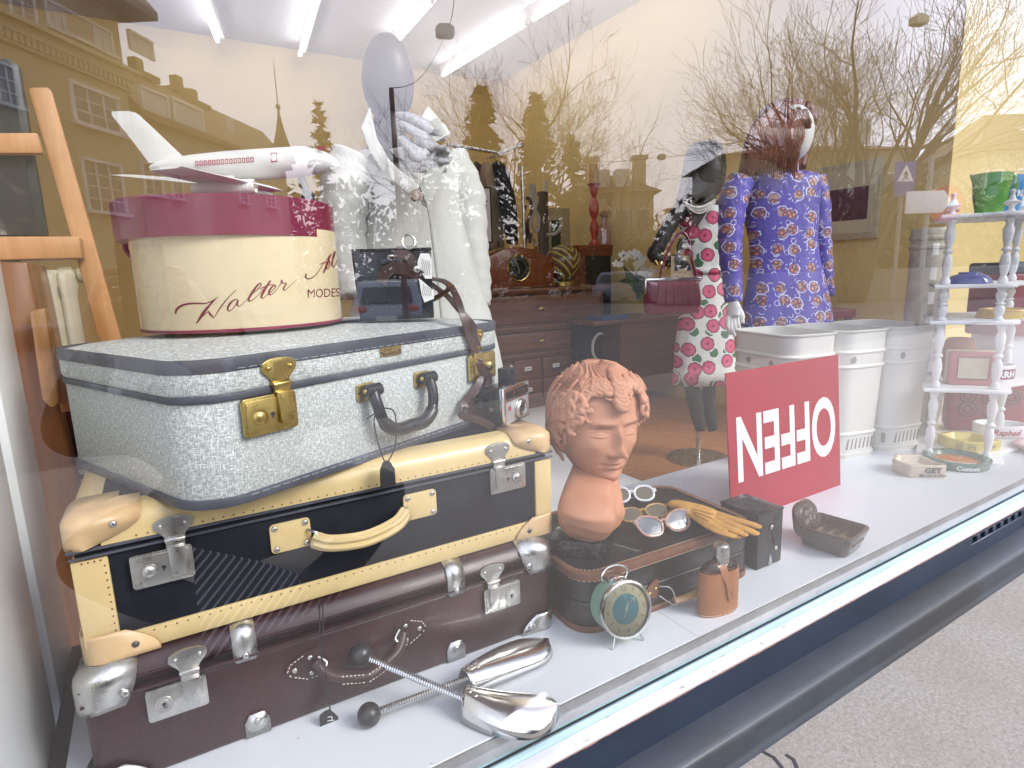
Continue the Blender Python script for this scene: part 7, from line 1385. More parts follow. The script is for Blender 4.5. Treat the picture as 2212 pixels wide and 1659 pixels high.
# crimson handbag hanging on her arm, with portrait card
p0 = onD(1398, 606, D3 - .22); p1 = onD(1512, 603, D3 - .22); hb = math.atan2(p1.y - p0.y, p1.x - p0.x); Wb = (p1 - p0).length; z1 = onD(1450, 680, D3 - .22).z - p0.z
T = thing('crimson_handbag', 'crimson handbag with silver frame hanging from the black mannequin arm', 'handbag', p0, hb)
b = B(); b.loft([[(x, y, z) for x, y in rr(-e_, Wb + e_, -th_, .05 + th_, .02)] for z, e_, th_ in ((z1, -.03, -.005), (z1 + .01, .004, .012), (z1 * .55, .010, .02), (z1 * .2, .0, .01), (-.004, -.004, 0))]); b.build('bag_body', plain('crimson_leather', (.20, .014, .038), .35, coat=.3, var=.12), T)
b = B(); b.box(-.008, Wb + .008, -.006, .056, -.006, .010); b.box(-.012, -.002, -.008, .06, -.07, .004); b.build('bag_frame', M['chrome'], T, bev=.003)
b = B(); b.tube(spl([(.07, .02, .005), (.10, .02, .12), (.15, .02, .22), (.19, .02, .24), (.22, .02, .20), (.24, .02, .10), (.27, .02, .005)], 6), .008, 8); b.build('bag_handle', M['crimson'], T)
b = B()
for k in range(7): x = .02 + (Wb - .04) * k / 6; b.tube(spl([(x, -.014, -.02), (x + (k - 3) * .003, -.026, z1 * .4), (x + (k - 3) * .006, -.02, z1 * .75)], 4), .004, 6)
b.build('bag_pleats', plain('crimson_fold', (.15, .010, .028), .4), T)
cp0 = onD(1449, 604, D3 - .2); T = thing('portrait_card', 'small card with the head of a dark haired woman standing in the crimson handbag', 'card', cp0, hb); cs = 46 / FPX * D3; b = B(); b.box(0, cs, 0, .004, -.01, cs * 1.02); b.build('card', M['gd'], T)
b = B(); fq = lambda u, v: V((cs * u, -.0015, cs * v)); b.add([fq(.5 + .26 * math.cos(a), .28 + .26 * math.sin(a)) for a in [2 * math.pi * k / 20 for k in range(20)]], [tuple(range(20))]); b.build('card_face', plain('card_skin', (.55, .40, .28), .6), T, smooth=False)
b = B(); fq2 = lambda u, v: V((cs * u, -.0025, cs * v)); b.add([fq2(.5 + .36 * math.cos(R(a)), .42 + (.40 if 0 < a < 180 else .1) * math.sin(R(a))) for a in range(-20, 201, 11)] + [fq2(.3, .38), fq2(.42, .46), fq2(.6, .48), fq2(.72, .36)], [tuple(range(25))]); b.box(cs * .36, cs * .44, -.0025, -.0015, cs * .29, cs * .31); b.box(cs * .56, cs * .64, -.0025, -.0015, cs * .29, cs * .31); b.box(cs * .45, cs * .56, -.0025, -.0015, cs * .13, cs * .15); b.build('card_hair', M['ink'], T, smooth=False)
# ------------------------------------------------------------------ across the street (seen only in the pane): houses, trees, signs, cars
def vD(px, py, d): return mir(onD(px, py, d))
FA = R(37.); fdir = V((math.sin(FA), math.cos(FA), 0)); fnor = V((-math.cos(FA), math.sin(FA), 0)); FP = 14.0
FA0 = CAM + fnor * FP
def onfac(px, py, back=0.):                        # sight line -> (along the front, height) in the mirrored street
    r = ray(px, py); t_ = ((FA0 + fnor * back - CAM).dot(fnor)) / r.dot(fnor); p = CAM + r * t_; return (p - FA0).dot(fdir), p.z
fo = mir(FA0); frz = math.atan2(-fdir.y, fdir.x)   # local x runs down the street, local y points to the window
M['facade'] = plain('facade_ochre', (.40, .34, .20), .85, var=.08, scale=1.2); M['facade2'] = plain('facade_pale', (.42, .37, .25), .85, var=.08, scale=1.5); M['rooft'] = plain('brown_roof', (.12, .075, .045), .8, var=.25, scale=4); M['pane'] = plain('window_pane', (.10, .11, .12), .12, var=.3, scale=.6, coat=.3); M['winframe'] = plain('window_white', (.62, .62, .58), .5); M['shutter'] = plain('roller_shutter', (.52, .51, .47), .6); M['bark'] = plain('bark', (.10, .075, .055), .9, var=.3, scale=4); M['twig'] = plain('twig', (.105, .075, .06), .9, var=.3); M['needles'] = plain('fir_needles', (.030, .040, .022), .8, var=.35, scale=2); M['wallstone'] = plain('retaining_wall', (.30, .28, .24), .9, var=.15, scale=1.5); M['poleg'] = plain('grey_pole', (.24, .24, .24), .5, .4)
def fbox(b, x0, x1, y0, y1, z0, z1): return b.box(min(x0, x1), max(x0, x1), y0, y1, min(z0, z1), max(z0, z1))
def fwin(T, pts, bars=(1, 1), mat=None, depth=.0, sill=True):
    P = [onfac(*p) for p in pts]; x0 = (P[0][0] + P[3][0]) / 2; x1 = (P[1][0] + P[2][0]) / 2; z1 = (P[0][1] + P[1][1]) / 2; z0 = (P[2][1] + P[3][1]) / 2
    if x0 > x1: x0, x1 = x1, x0
    b = B(); w = max(.05, (x1 - x0) * .04); y = depth
    fbox(b, x0 - w, x0 + w, y - .05, y + .06, z0, z1); fbox(b, x1 - w, x1 + w, y - .05, y + .06, z0, z1); fbox(b, x0 - w, x1 + w, y - .05, y + .08, z1, z1 + w * 1.6)
    if sill: fbox(b, x0 - w * 2, x1 + w * 2, y - .05, y + .18, z0 - w * 1.6, z0)
    for k in range(1, bars[0] + 1): x = x0 + (x1 - x0) * k / (bars[0] + 1); fbox(b, x - w * .5, x + w * .5, y, y + .04, z0, z1)
    for k in range(1, bars[1] + 1): z = z0 + (z1 - z0) * k / (bars[1] + 1); fbox(b, x0, x1, y, y + .035, z - w * .3, z + w * .3)
    W_ = b.build('window', M['winframe'], T, smooth=False); b = B(); fbox(b, x0, x1, y - .03, y + .015, z0, z1); b.build('pane', mat or M['pane'], W_, smooth=False)
g1 = lambda x, y: Zm(0, 0, 900, x, y)
# tall house on the left
T = thing('apartment_house', 'tall ochre house with cornice and overhanging roof reflected at the left of the pane', 'house', fo, frz)
xe, ze = onfac(*g1(770, 600)); xs_, _ = onfac(*g1(-420, 600)); ztop = onfac(*g1(735, 215))[1]; ztop2 = onfac(*g1(235, 60))[1]; GZ_ = -.9
b = B(); fbox(b, xs_, xe, -9, 0, GZ_, ztop); b.build('wall', M['facade'], T, smooth=False)
zc1 = onfac(*g1(580, 560))[1]
b = B(); fbox(b, xs_, xe + .15, -.05, .22, zc1 - .12, zc1 + .12); fbox(b, xs_, xe + .3, -.05, .4, zc1 + .12, zc1 + .22); fbox(b, xs_, xe + .15, -.05, .12, zc1 - .42, zc1 - .34)
for k in range(34): x = xs_ + (xe - xs_) * k / 34; fbox(b, x, x + .12, -.02, .18, zc1 - .34, zc1 - .12)
b.build('cornice', M['facade2'], T, smooth=False)
b = B(); zr = ztop; b.loft([[(x, -9, zr), (x, .9, zr - .25), (x, .9, zr + .0), (x, -1.2, zr + 2.6), (x, -9, zr + 3.)] for x in (xs_, xe + .7)]); b.build('roof', M['rooft'], T, smooth=False)
fwin(T, [g1(450, 690), g1(735, 775), g1(735, 965), g1(470, 910)], (2, 2)); fwin(T, [g1(300, 205), g1(405, 250), g1(405, 390), g1(310, 350)], (1, 2), M['shutter']); fwin(T, [g1(585, 335), g1(690, 380), g1(695, 510), g1(600, 465)], (1, 2), M['shutter']); fwin(T, [g1(405, 250), g1(585, 335), g1(590, 460), g1(410, 385)], (0, 0), M['facade2']); fwin(T, [g1(80, 150), g1(225, 190), g1(240, 330), g1(95, 320)], (1, 2))
fwin(T, [g1(520, 1110), g1(760, 1200), g1(765, 1445), g1(545, 1430)], (2, 3)); fwin(T, [g1(870, 1130), g1(985, 1160), g1(990, 1330), g1(885, 1310)], (1, 3)); fwin(T, [g1(-60, 560), g1(130, 640), g1(150, 860), g1(-30, 800)], (2, 2))
# lower row with dormers and chimneys
xa2 = xe + .05; xb2 = onfac(*g1(1700, 860))[0]; zev = onfac(*g1(1010, 900))[1]; zrid = onfac(*g1(960, 530))[1]
T = thing('terrace_house', 'long lower house with brown mansard roof, shuttered dormers and chimneys in the reflection', 'house', fo, frz)
b = B(); fbox(b, xa2, xb2, -9, -.02, GZ_, zev); b.build('wall', M['facade2'], T, smooth=False)
b = B(); b.loft([[(x, .35, zev - .1), (x, .35, zev + .1), (x, -1.0, zrid * .97 + .3 * 0), (x, -3.5, zrid + .5), (x, -9, zrid + .5), (x, -9, zev)] for x in (xa2, xb2)]); RF = b.build('roof', M['rooft'], T, smooth=False)
for (x_, y_) in ((1205, 640), (1420, 790), (1490, 800)):
    s_, z_ = onfac(*g1(x_, y_), -1.0); top = onfac(*g1(x_, y_ - (70 if x_ != 1420 else 130)), -1.0)[1]; b = B(); fbox(b, s_ - .5, s_ + .5, -1.6, -.9, z_ - 1.2, top); fbox(b, s_ - .6, s_ + .6, -1.7, -.8, top - .2, top); fbox(b, s_ - .2, s_ + .2, -1.4, -1.1, top, top + .5); b.build('chimney', M['rooft'], RF, smooth=False)
for p_ in ([g1(745, 368), g1(880, 430), g1(885, 525), g1(755, 470)], [g1(810, 700), g1(970, 740), g1(975, 860), g1(830, 820)], [g1(1005, 755), g1(1180, 815), g1(1188, 930), g1(1015, 880)], [g1(1340, 850), g1(1362, 858), g1(1362, 920), g1(1342, 915)]): fwin(T, p_, (0, 0), M['shutter'], .3, False)
for p_ in ([g1(1040, 1190), g1(1100, 1200), g1(1110, 1340), g1(1050, 1330)], [g1(1440, 1210), g1(1490, 1225), g1(1495, 1340), g1(1450, 1330)], [g1(1600, 1240), g1(1650, 1250), g1(1660, 1350), g1(1610, 1345)]): fwin(T, p_, (1, 3), None, .02)
def ffar(px, py, d): return vD(px, py, d)
# spire
T = thing('church_spire', 'slender dark church spire with ball behind the roofs in the reflection', 'spire', ffar(608, 309, 60)); s_ = 60 / FPX
b = B(); b.lathe([(42 * .5 * s_ * 1.3, -40 * s_), (20 * s_ * .8, 0), (9 * s_, 25 * s_), (3.2 * s_, 55 * s_), (2.0 * s_, 68 * s_), (4.5 * s_, 70 * s_), (5.5 * s_, 73 * s_), (4.5 * s_, 77 * s_), (1.2 * s_, 79 * s_), (.7 * s_, 160 * s_), (.1, 161 * s_)], 10); b.build('spire_roof', M['rooft'], T)
# villa with hip roof
def villa(name, label, px0, px1, pyr, pye, pyb, d, dorm, chim):
    c0, c1 = ffar(px0, pye, d), ffar(px1, pye, d); rz = math.atan2(c1.y - c0.y, c1.x - c0.x); Wd = (c1 - c0).length; ze_ = (c0.z + c1.z) / 2; zr_ = ffar((px0 + px1) / 2, pyr, d).z
    T = thing(name, label, 'house', (c0.x, c0.y, -.8), rz); h = ze_ + .8; rh = zr_ - ze_; sg = 1 if True else -1
    b = B(); b.box(.6, Wd - .6, -8 if True else 0, -.6, 0, h); b.build('wall', M['facade2'], T, smooth=False)
    b = B(); b.add([(0, 0, h), (Wd, 0, h), (Wd, -9, h), (0, -9, h), (Wd * .34, -4.5, h + rh), (Wd * .66, -4.5, h + rh)], [(0, 1, 5, 4), (1, 2, 5), (2, 3, 4, 5), (3, 0, 4), (3, 2, 1, 0)]); RF = b.build('roof', M['rooft'], T, smooth=False)
    for f_ in chim: b = B(); x = Wd * f_; b.box(x - .5, x + .5, -3.5, -2.7, h, h + rh + 1.2); b.box(x - .65, x + .65, -3.7, -2.5, h + rh + 1., h + rh + 1.3); b.build('chimney', M['facade2'], RF, smooth=False)
    for f_ in dorm: b = B(); x = Wd * f_; b.box(x - .55, x + .55, -2.5, -.8, h + .5, h + 1.9); D_ = b.build('dormer', M['winframe'], RF, smooth=False); b = B(); b.box(x - .4, x + .4, -2.5, -.76, h + .7, h + 1.7); b.build('pane', M['shutter'], D_, smooth=False)
    for k in range(4):
        for z_ in (h - 3.2, h - 6.4):
            if z_ < .3: continue
            x = Wd * (.16 + .22 * k); b = B(); b.box(x - .6, x + .6, -.62, -.55, z_, z_ + 1.9); W_ = b.build('window', M['winframe'], T, smooth=False); b = B(); b.box(x - .5, x + .5, -.56, -.53, z_ + .1, z_ + 1.8); b.build('pane', M['pane'], W_, smooth=False)
    return T
villa('hipped_villa', 'pale villa with hipped roof, two dormers and chimneys seen between the bare trees', 1215, 1432, 362, 415, 620, 48, (.42, .62), (.34, .84))
villa('corner_villa', 'ochre gabled villa at the right end of the reflection', 2120, 2420, 215, 318, 620, 42, (.5,), (.7,))
villa('broad_house', 'broad brown house with hipped roof behind the great bare tree', 1560, 2010, 284, 325, 620, 36, (.3, .7), (.5,))
# trees
def bare_tree(label, px, pyb, d, pyt, spread, seed, trunks=1, depth=6, lean=0., r0=None, zmul=1.0):
    base = ffar(px, pyb, d); base.z = -.8; top = ffar(px, pyt, d).z; H = top - base.z
    T = thing('bare_tree', label, 'tree', base, 0, 'bare winter trees across the street'); rn = random.Random(seed); bt, bc_ = B(), B(); r0 = r0 or H * .022
    def grow(b, p, dr, L, r, lv):
        n_ = 3 if lv > 1 else 2; pts = [p]; q = V(p); dd = V(dr); rr_ = [r]
        for k in range(n_):
            dd = (dd + V((rn.gauss(0, .13), rn.gauss(0, .13), rn.gauss(.03, .10)))).normalized(); q = q + dd * L / n_; pts.append(V(q)); rr_.append(max(.006, r * (1 - .38 * (k + 1) / n_)))
        b.tube(pts, rr_, 5 if lv > 3 else 3)
        if lv <= 0: return
        kids = 3 if lv > 1 else 2
        if lv > depth - 2: kids = 4
        for k in range(kids):
            f = 1.0 if k == 0 else rn.uniform(.45, 1.); i = min(n_ - 1, int(f * n_)); s = pts[i].lerp(pts[i + 1], f * n_ - i) if f < 1 else pts[-1]
            ax_ = dd.cross(V((rn.gauss(0, 1), rn.gauss(0, 1), rn.gauss(0, .6)))).normalized(); an = R(rn.uniform(10, 24) if k == 0 else rn.uniform(25, 52)) * spread; nd = Matrix.Rotation(an, 3, ax_) @ dd; nd.z += .10; nd.normalize()
            grow(bc_, s, nd, L * rn.uniform(.62, .82), rr_[-1] * (.86 if k == 0 else .62), lv - 1)
    for k in range(trunks):
        a = 6.28 * k / trunks; d0 = V((.16 * math.cos(a) * (trunks > 1) + lean, .16 * math.sin(a) * (trunks > 1), 1)).normalized(); grow(bt, V((.2 * math.cos(a) * (trunks > 1), .2 * math.sin(a) * (trunks > 1), 0)), d0, H * .30, r0, depth)
    bt.build('trunk', M['bark'], T); bc_.build('crown', M['twig'], T); return T
bare_tree('great bare tree with many rising limbs, largest in the reflection at the upper right', 1845, 560, 24, -95, 1.0, 11, 5, 6, 0, .30)
bare_tree('bare tree rising behind the dark conifers in the middle of the reflection', 1170, 560, 36, 60, 1.05, 5, 3, 6, 0, .26)
bare_tree('smaller bare tree to the right of the conifers in front of the villa', 1285, 560, 40, 205, 1.15, 8, 1, 5, .05, .18)
bare_tree('bare tree at the upper left edge of the conifers behind the scarf', 960, 560, 44, 150, 1.1, 21, 2, 5, 0, .16)
bare_tree('reddish bare tree at the far right edge of the reflection', 2260, 560, 22, -40, 1.1, 31, 2, 5, 0, .15)
bare_tree('low bare tree by the right hand villa behind the road signs', 2080, 560, 34, 240, 1.25, 41, 2, 5, 0, .12)
bare_tree('low bare tree left of the floral mannequin head beside the villa', 1440, 560, 52, 395, 1.2, 51, 2, 5, 0, .12)
def conifer(label, px, pyb, d, pyt, wpx, seed, n=900):
    base = ffar(px, pyb, d); base.z = -.8; top = ffar(px, pyt, d).z; H = top - base.z; Rm = wpx / FPX * d / 2; T = thing('conifer_tree', label, 'tree', base, 0, 'dark conifers across the street'); rn = random.Random(seed)
    b = B(); b.tube([(0, 0, 0), (0, 0, H * .97)], [H * .02, .02], 7); b.build('trunk', M['bark'], T); b = B()
    nb = max(40, n // 9)
    for k in range(nb):
        f = rn.random() ** .8; z = H * (.06 + .93 * f); Lb = Rm * (1 - f) ** .75 * rn.uniform(.45, 1.2) + H * .012; a = rn.uniform(0, 6.28); dz = -.35 + .75 * f + rn.uniform(-.15, .15); u = V((math.cos(a), math.sin(a), dz)).normalized(); sd_ = V((-math.sin(a), math.cos(a), 0))
        for j in range(11):
            g_ = (j + rn.random()) / 11; p = V((0, 0, z)) + u * Lb * g_ + V((0, 0, -Lb * .18 * g_ * g_)) + sd_ * Lb * rn.gauss(0, .13) * g_; l_ = H * .021 * rn.uniform(.5, 1.5); w_ = (sd_ * rn.uniform(-1, 1) + V((0, 0, rn.uniform(-.9, .3)))).normalized(); q_ = (u * rn.uniform(.3, 1) + w_).normalized(); e_ = q_.cross(V((rn.gauss(0, 1), rn.gauss(0, 1), rn.gauss(0, 1)))).normalized()
            b.add([p - q_ * l_ * .5, p + e_ * l_ * .4, p + q_ * l_ * 1.5, p - e_ * l_ * .4], [(0, 1, 2, 3)])
    b.build('crown', M['needles'], T, smooth=False); return T
conifer('dark pointed conifer beyond the steeple, above the model airplane nose', 716, 560, 42, 238, 110, 3, 900)
conifer('broad dark conifer behind the clothes rail, tallest of the conifers', 1052, 560, 34, 205, 190, 4, 2900)
conifer('dark conifer close to the right of the tallest one', 1165, 560, 36, 218, 190, 6, 2600)
conifer('dark conifer at the right end of the conifer group', 1240, 560, 38, 300, 150, 7, 1500)
conifer('dark conifer at the left end of the conifer group behind the scarf', 960, 560, 38, 268, 150, 9, 1500)
def bush_row(label, x0, x1, y0, y1, d, n, seed, mat):
    a, c = ffar(x0, y1, d), ffar(x1, y1, d); zt_ = ffar((x0 + x1) / 2, y0, d).z; T = thing('hedge', label, 'hedge', (a.x, a.y, -.8)); rn = random.Random(seed); b = B(); dv = c - a
    for k in range(n):
        f = rn.random(); p = V((dv.x * f, dv.y * f, 0)) + V((rn.gauss(0, .8), rn.gauss(0, .8), (zt_ + .8) * rn.random() ** .7 * (.8 + .25 * math.sin(f * 17)))); u = V((rn.gauss(0, 1), rn.gauss(0, 1), rn.gauss(0, 1))).normalized(); w_ = u.cross(V((rn.gauss(0, 1), rn.gauss(0, 1), rn.gauss(0, 1)))).normalized(); l_ = .30 * rn.uniform(.6, 1.5); b.add([p - u * l_, p + w_ * l_ * .5, p + u * l_, p - w_ * l_ * .5], [(0, 1, 2, 3)])
    b.build('foliage', mat, T, smooth=False)
bush_row('brown winter hedge above the retaining wall behind the road signs', 1580, 2300, 415, 590, 30, 5200, 2, plain('winter_hedge', (.095, .075, .045), .9, var=.4, scale=1))
bush_row('dark green hedge before the villa in the middle of the reflection', 900, 1640, 445, 600, 40, 4600, 12, M['needles'])
bush_row('dark hedge low behind the coat mannequin, left of the conifers', 590, 980, 408, 610, 46, 4200, 22, M['needles'])
w0, w1 = ffar(1420, 600, 27), ffar(2330, 640, 24); T = thing('retaining_wall', 'long low concrete retaining wall across the road', 'wall', (w0.x, w0.y, -.8), math.atan2(w1.y - w0.y, w1.x - w0.x)); L_ = (w1 - w0).length; hw = ffar(2000, 583, 26).z + .8
b = B(); b.box(0, L_, -.4, 0, 0, hw); b.box(0, L_, -.45, .05, hw, hw + .1); b.build('wall_body', M['wallstone'], T, smooth=False)
# signs
def plate_sign(name, label, pts, d0, mats, fn):
    P = [vD(*p, d0) for p in pts]; o = P[3]; ex = P[2] - P[3]; rz = math.atan2(ex.y, ex.x); T = thing(name, label, 'road sign', o, rz); return T, ex.length, (P[0].z - P[3].z)
M['signblue'] = plain('sign_blue', (.03, .055, .30), .4); M['whitep'] = plain('sign_reflective_white', (.70, .70, .70), .4)
T, w_, h_ = plate_sign('crossing_sign', 'blue pedestrian crossing sign with white triangle on a post', [(1925, 352), (1968, 344), (1972, 414), (1930, 424)], 9.5, None, None)
b = B(); b.box(0, w_, -.015, .015, 0, h_); b.build('sign_plate', M['signblue'], T); b = B(); tri = [(w_ * .08, h_ * .42), (w_ * .92, h_ * .42), (w_ * .5, h_ * .92)]; b.plate(tri, .0155, .02); b.build('sign_triangle', M['whitep'], T, smooth=False)
b = B(); c_ = w_ * .5
for s_ in (.021,):
    b.at(c_, s_, h_ * .43); k = h_ * .30; stroke(b, [(0, k * .95), (0, k * .55)], k * .16, lambda u, v: V((u, 0, v)), 2); stroke(b, [(0, k * .55), (-k * .22, .02)], k * .12, lambda u, v: V((u, 0, v)), 2); stroke(b, [(0, k * .55), (k * .22, .02)], k * .12, lambda u, v: V((u, 0, v)), 2); stroke(b, [(-k * .25, k * .6), (k * .05, k * .85), (k * .25, k * .5)], k * .1, lambda u, v: V((u, 0, v)), 3)
b.build('walking_figure', M['ink'], T, smooth=False); b = B(); b.tube([(w_ * .5, -.05, -h_ * 3.6), (w_ * .5, -.05, h_)], .03, 8); b.build('post', M['poleg'], T)
T, w_, h_ = plate_sign('direction_sign', 'blank white arrow shaped direction sign on a grey post', [(1955, 415), (2052, 405), (2052, 445), (1955, 462)], 9.0, None, None)
b = B(); b.plate([(0, 0), (w_ * .82, 0), (w_, h_ * .5), (w_ * .82, h_), (0, h_)], -.02, .02); b.build('sign_plate', M['whitep'], T, bev=.004); b = B(); b.tube([(w_ * .55, -.06, -2.4), (w_ * .55, -.06, h_ * 2.6)], .035, 8); b.build('post', M['poleg'], T)
o = vD(2040, 440, 10.2); T = thing('no_entry_sign', 'red round no entry sign half hidden behind the arrow sign', 'road sign', o, R(40)); b = B(); b.at(0, 0, 0, R(90)); b.lathe([(.3, -.02), (.3, .02)], 28); b.build('sign_plate', M['signred'], T); b = B(); b.box(-.2, .2, -.03, .03, -.05, .05); b.build('white_bar', M['whitep'], T)
o = vD(2012, 640, 10.5); T = thing('striped_post', 'black and white banded post below the arrow sign', 'post', (o.x, o.y, -.8)); zt_ = vD(2020, 525, 10.5).z + .8; b = B()
for k in range(9): b.cur = k % 2; b.lathe([(.045, zt_ * k / 9), (.045, zt_ * (k + 1) / 9)], 10)
b.build('post_body', [M['whitep'], M['blackm']], T)
# overhead wires, lamps, mast
def lamp(label, px, py, d, s):
    o = vD(px, py, d); T = thing('street_lamp', label, 'street lamp', o, R(20)); k = s / FPX * d; b = B(); b.loft([[(x * k, y * k, z * k) for x, y in rr(-w_, w_, -w_ * .7, w_ * .7, .1)] for z, w_ in ((-.36, .36), (-.28, .48), (.1, .5), (.3, .3), (.34, .12))]); b.build('lamp_head', plain('lamp_grey', (.34, .30, .20), .5), T); return o
l1 = lamp('box shaped lamp hanging on a wire above the street near the top of the reflection', 961, 66, 14, 40); l2 = lamp('box shaped lamp hanging on a wire left of the floral mannequin head', 1429, 338, 34, 17)
l3 = lamp('pale lamp box hanging before the great bare tree', 1985, 42, 16, 34)
def wire(label, a, c, r): T = thing('overhead_wire', label, 'wire', a); b = B(); P = [a.lerp(c, k / 12) - a + V((0, 0, -.35 * math.sin(math.pi * k / 12))) for k in range(13)]; b.tube(P, r, 4); b.build('wire_strand', M['blackm'], T)
mt = vD(845, 190, 12); wire('overhead wire from the hanging lamp down to the mast', l1 + V((0, 0, -.1)), mt, .008); wire('overhead wire running up from the hanging lamp', l1 + V((0, 0, .15)), vD(985, -40, 13), .010); wire('overhead wire left of the second lamp', l2, vD(1200, 335, 40), .014); wire('overhead wire right of the second lamp', l2, vD(1640, 285, 28), .012)
T = thing('tram_mast', 'reddish brown steel mast holding the overhead wire', 'mast', (mt.x, mt.y, -.8)); b = B(); b.tube([(0, 0, 0), (0, 0, mt.z + .8)], [.075, .05], 10); b.build('mast_tube', plain('rust_mast', (.11, .045, .035), .6), T)
# cars
def make_car(label, loc, rz, paint):
    T = thing('parked_car', label, 'car', loc, rz, 'cars across the street'); L, Wc = 4.3, 1.78
    side = [(-2.12, .35), (-2.15, .62), (-2.1, .86), (-1.95, .98), (-1.78, 1.40), (-1.62, 1.52), (-.6, 1.58), (.35, 1.50), (1.15, 1.03), (1.95, .86), (2.14, .66), (2.16, .36), (1.8, .26), (-1.8, .26)]
    b = B(); rings = []
    for y, s_ in ((-.89, .0), (-.88, .02), (-.80, .06), (.80, .06), (.88, .02), (.89, .0)):
        rings.append([(x * (.985 + s_ * .25), y * (1 if z < 1.0 else .86), z) for x, z in side])
    b.loft(rings); b.build('car_body', paint, T, bev=.05, seg=3, ang=50)
    b = B()
    for s_ in (-1, 1): b.loft([[(x, s_ * (.895 if z < 1.05 else .785) + s_ * o_, z) for x, z in ((-1.72, 1.02), (-1.5, 1.40), (-.6, 1.47), (.28, 1.40), (.92, 1.04))] for o_ in (-.03, .008)])
    b.loft([[(-1.93, -.66, 1.02), (-1.93, .66, 1.02), (-1.76, .58, 1.40), (-1.76, -.58, 1.40)], [(-2.0, -.66, 1.02), (-2.0, .66, 1.02), (-1.83, .58, 1.40), (-1.83, -.58, 1.40)]]); b.loft([[(1.14, -.66, 1.06), (1.14, .66, 1.06), (.45, .58, 1.46), (.45, -.58, 1.46)], [(1.20, -.66, 1.08), (1.20, .66, 1.08), (.5, .58, 1.49), (.5, -.58, 1.49)]]); b.build('car_window', plain('car_glass', (.02, .022, .025), .06, coat=.5), T)
    for x in (-1.32, 1.34):
        for s_ in (-1, 1): b = B(); b.at(x, s_ * .80, .32, R(90)); b.lathe([(.001, -.1), (.2, -.1), (.22, -.07), (.32, -.07), (.33, 0), (.32, .07), (.22, .07), (.2, .1), (.001, .1)], 22); b.build('wheel', M['rubber'], T)
    for s_ in (-1, 1): b = B(); b.ell((-2.06, s_ * .64, .84), (.10, .20, .10), 14, 8); b.build('tail_light', plain('tail_red', (.45, .01, .015), .2, coat=.5), T); b = B(); b.ell((2.0, s_ * .64, .72), (.14, .18, .09), 14, 8); b.build('headlight', M['chrome'], T)
    b = B(); b.box(-2.17, -2.13, -.26, .26, .56, .68); b.build('number_plate', M['whitep'], T); return T
cpos = vD(858, 655, 17); sil_p = plain('silver_blue_paint', (.24, .27, .33), .25, .5, coat=.5)
car = make_car('silver blue estate car seen from behind, reflected in the black camera case', (cpos.x, cpos.y, -.8), R(-62), sil_p)
c2 = vD(1372, 590, 30); dup(car, (c2.x, c2.y, -.8), R(80), 'pale car reflected in the dark cabinet glass behind the orchid')
# ------------------------------------------------------------------ the photographer, seen only as a dark reflection low in the pane
M['jacket'] = plain('navy_jacket', (.010, .012, .020), .85, var=.3, scale=9, bump=.2); M['skinp'] = plain('skin', (.50, .30, .22), .5, var=.06); M['darkhair'] = plain('dark_hair', (.020, .014, .010), .6, var=.4, scale=40)
px0 = V((.15, -1.12, .03))
T = thing('person', 'person in navy jacket and striped skirt crouching on the pavement, holding a phone up with both hands', 'person', px0)
T['label'] = 'person in navy jacket crouching on the pavement holding up a phone, mirrored in the pane'
def skin_body(name, chains, mat, root=0):
    bm = bmesh.new(); lay = bm.verts.layers.skin.verify(); vs = {}
    def vv(k, p, r):
        if k not in vs: vs[k] = bm.verts.new(p); vs[k][lay].radius = (r, r)
        return vs[k]
    first = None
    for ch in chains:
        prev = None
        for k, p, r in ch:
            v = vv(k, V(p) - px0, r); first = first or v
            if prev is not None and bm.edges.get((prev, v)) is None: bm.edges.new((prev, v))
            prev = v
    first[lay].use_root = True
    me = bpy.data.meshes.new(name); bm.to_mesh(me); bm.free(); o = bpy.data.objects.new(name, me); COL.objects.link(o)
    sk = o.modifiers.new('skin', 'SKIN'); sk.use_smooth_shade = True; ss = o.modifiers.new('smooth', 'SUBSURF'); ss.levels = 2; ss.render_levels = 2
    m2 = bpy.data.meshes.new_from_object(o.evaluated_get(bpy.context.evaluated_depsgraph_get())); bpy.data.objects.remove(o); m2.materials.clear(); m2.materials.append(mat)
    for p_ in m2.polygons: p_.use_smooth = True
    o = bpy.data.objects.new(name, m2); COL.objects.link(o); o.parent = T; return o
pel, ch = ('pel', (.15, -1.14, .20), .17), ('ch', (.14, -1.10, .44), .16)
skin_body('body', [[pel, ('ab', (.15, -1.13, .32), .155), ch, ('nk', (.12, -1.05, .57), .06), ('nk2', (.115, -1.03, .60), .055)],
    [ch, ('sl', (-.06, -1.06, .50), .085), ('el', (-.20, -.98, .50), .058), ('wl', (-.09, -.80, .70), .040)], [ch, ('sr', (.34, -1.06, .50), .085), ('er', (.44, -.96, .48), .058), ('wr', (.13, -.80, .68), .040)],
    [pel, ('hl', (.02, -1.08, .18), .12), ('kl', (-.20, -.88, .26), .085), ('al', (-.02, -.86, .09), .055), ('fl', (.10, -.82, .075), .045)], [pel, ('hr', (.28, -1.08, .18), .12), ('kr', (.52, -.88, .26), .085), ('ar', (.34, -.84, .09), .055), ('fr', (.24, -.80, .075), .045)]], M['jacket'])
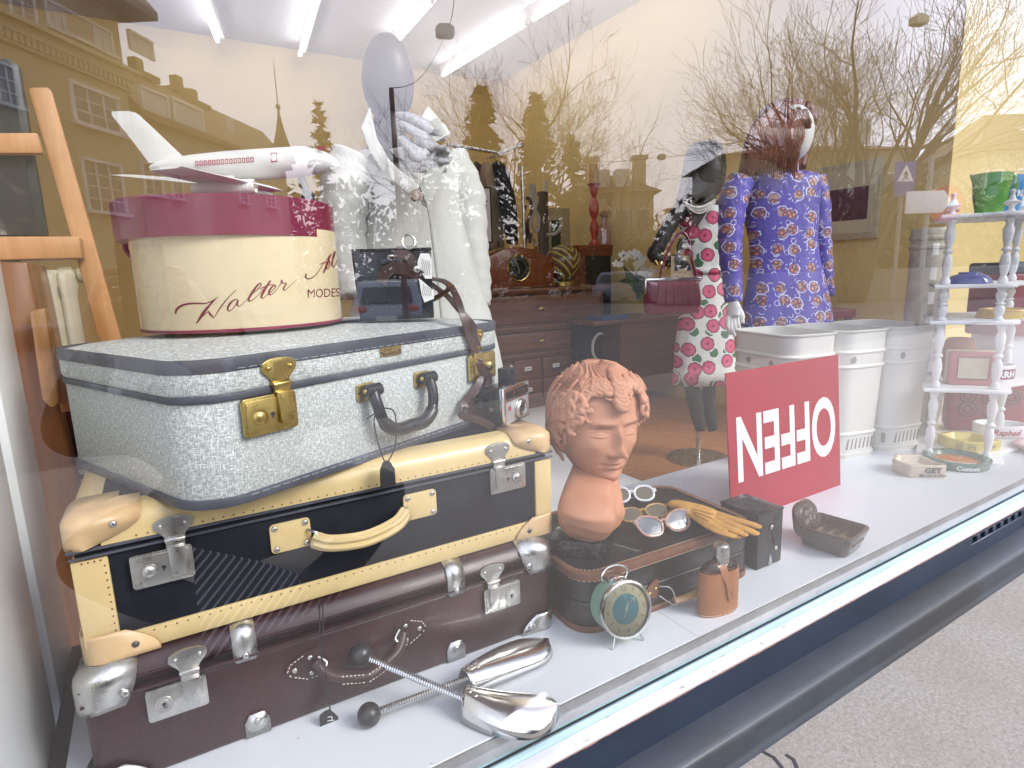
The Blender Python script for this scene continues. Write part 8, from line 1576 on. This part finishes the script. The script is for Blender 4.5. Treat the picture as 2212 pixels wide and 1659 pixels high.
for nm, w_, pts in (('l', (-.09, -.80, .70), -1), ('r', (.13, -.80, .68), 1)):
    s_ = pts; pc_ = V((s_ * .060, -.685, .80)); wv = V(w_); ch_ = [[('w', tuple(wv.lerp(pc_, .12)), .030), ('p', tuple(wv.lerp(pc_, .7)), .036), ('p2', tuple(pc_), .030)]]
    for k in range(4): ch_.append([('p2', tuple(pc_), .030), ('f%da' % k, (s_ * .062, -.672, .845 - .019 * k), .0095), ('f%db' % k, (s_ * .050, -.652, .848 - .019 * k), .0085), ('f%dc' % k, (s_ * .034, -.650, .848 - .018 * k), .0075)])
    ch_.append([('p', tuple(wv.lerp(pc_, .7)), .036), ('t1', (s_ * .045, -.70, .775), .011), ('t2', (s_ * .030, -.690, .79), .009)])
    skin_body('hand', ch_, M['skinp'])
b = B(); b.mx(Matrix.Translation(V((.115, -1.01, .585)) - px0) @ Euler((R(-6), 0, R(180))).to_matrix().to_4x4())
b.grid(lambda i, j: headpt(ang_(i), .2135 * j, False), 90, 70, True); b.build('head', M['skinp'], T, ang=180)
b = B(); b.mx(Matrix.Translation(V((.115, -1.01, .585)) - px0) @ Euler((R(-6), 0, R(180))).to_matrix().to_4x4())
def hairp(i, j): a = -math.pi + 2 * math.pi * i; hl = max(.03, hairline(a) + .004); z = hl + (.2135 - hl) * j; p = headpt(a, z, False); n0 = V((math.sin(a), -math.cos(a), max(-.3, (z - .10) / .113) ** 3 * 5)).normalized(); return p + n0 * (.012 + .003 * math.sin(a * 23))
b.grid(hairp, 60, 20, True); b.build('hair', M['darkhair'], T, ang=180)
t = NT('striped_cloth'); sp_ = t.n('ShaderNodeSeparateXYZ'); t.l(t.co(rot=(0, R(33), 0)), sp_.inputs[0]); s_ = t.math('SINE', t.math('MULTIPLY', sp_.outputs['Z'], 420.)); t.col(t.ramp(s_, [(.45, (.014, .016, .03)), (.62, (.74, .74, .76))])); t.set(.8)
b = B(); Pk = [mir(onY(x, y, yy)) - px0 for x, y, yy in ((412, 1185, .86), (560, 1215, .84), (745, 1275, .80), (640, 1370, .74), (455, 1500, .66), (430, 1340, .76))]
b.loft([[p + V((0, -.012, 0)) for p in Pk], [p for p in Pk]]); b.build('striped_skirt', t.mat, T)
T = thing('mobile_phone', 'black mobile phone held upright against the pane, mirrored above the grey suitcase', 'phone', (0, -.645, .82)); b = B(); b.box(-.037, .037, -.004, .004, -.075, .075); b.build('phone_body', M['black'], T, bev=.003); b = B(); b.box(-.034, -.006, .004, .0065, .04, .070); b.build('lens_block', M['darkmetal'], T, bev=.001)
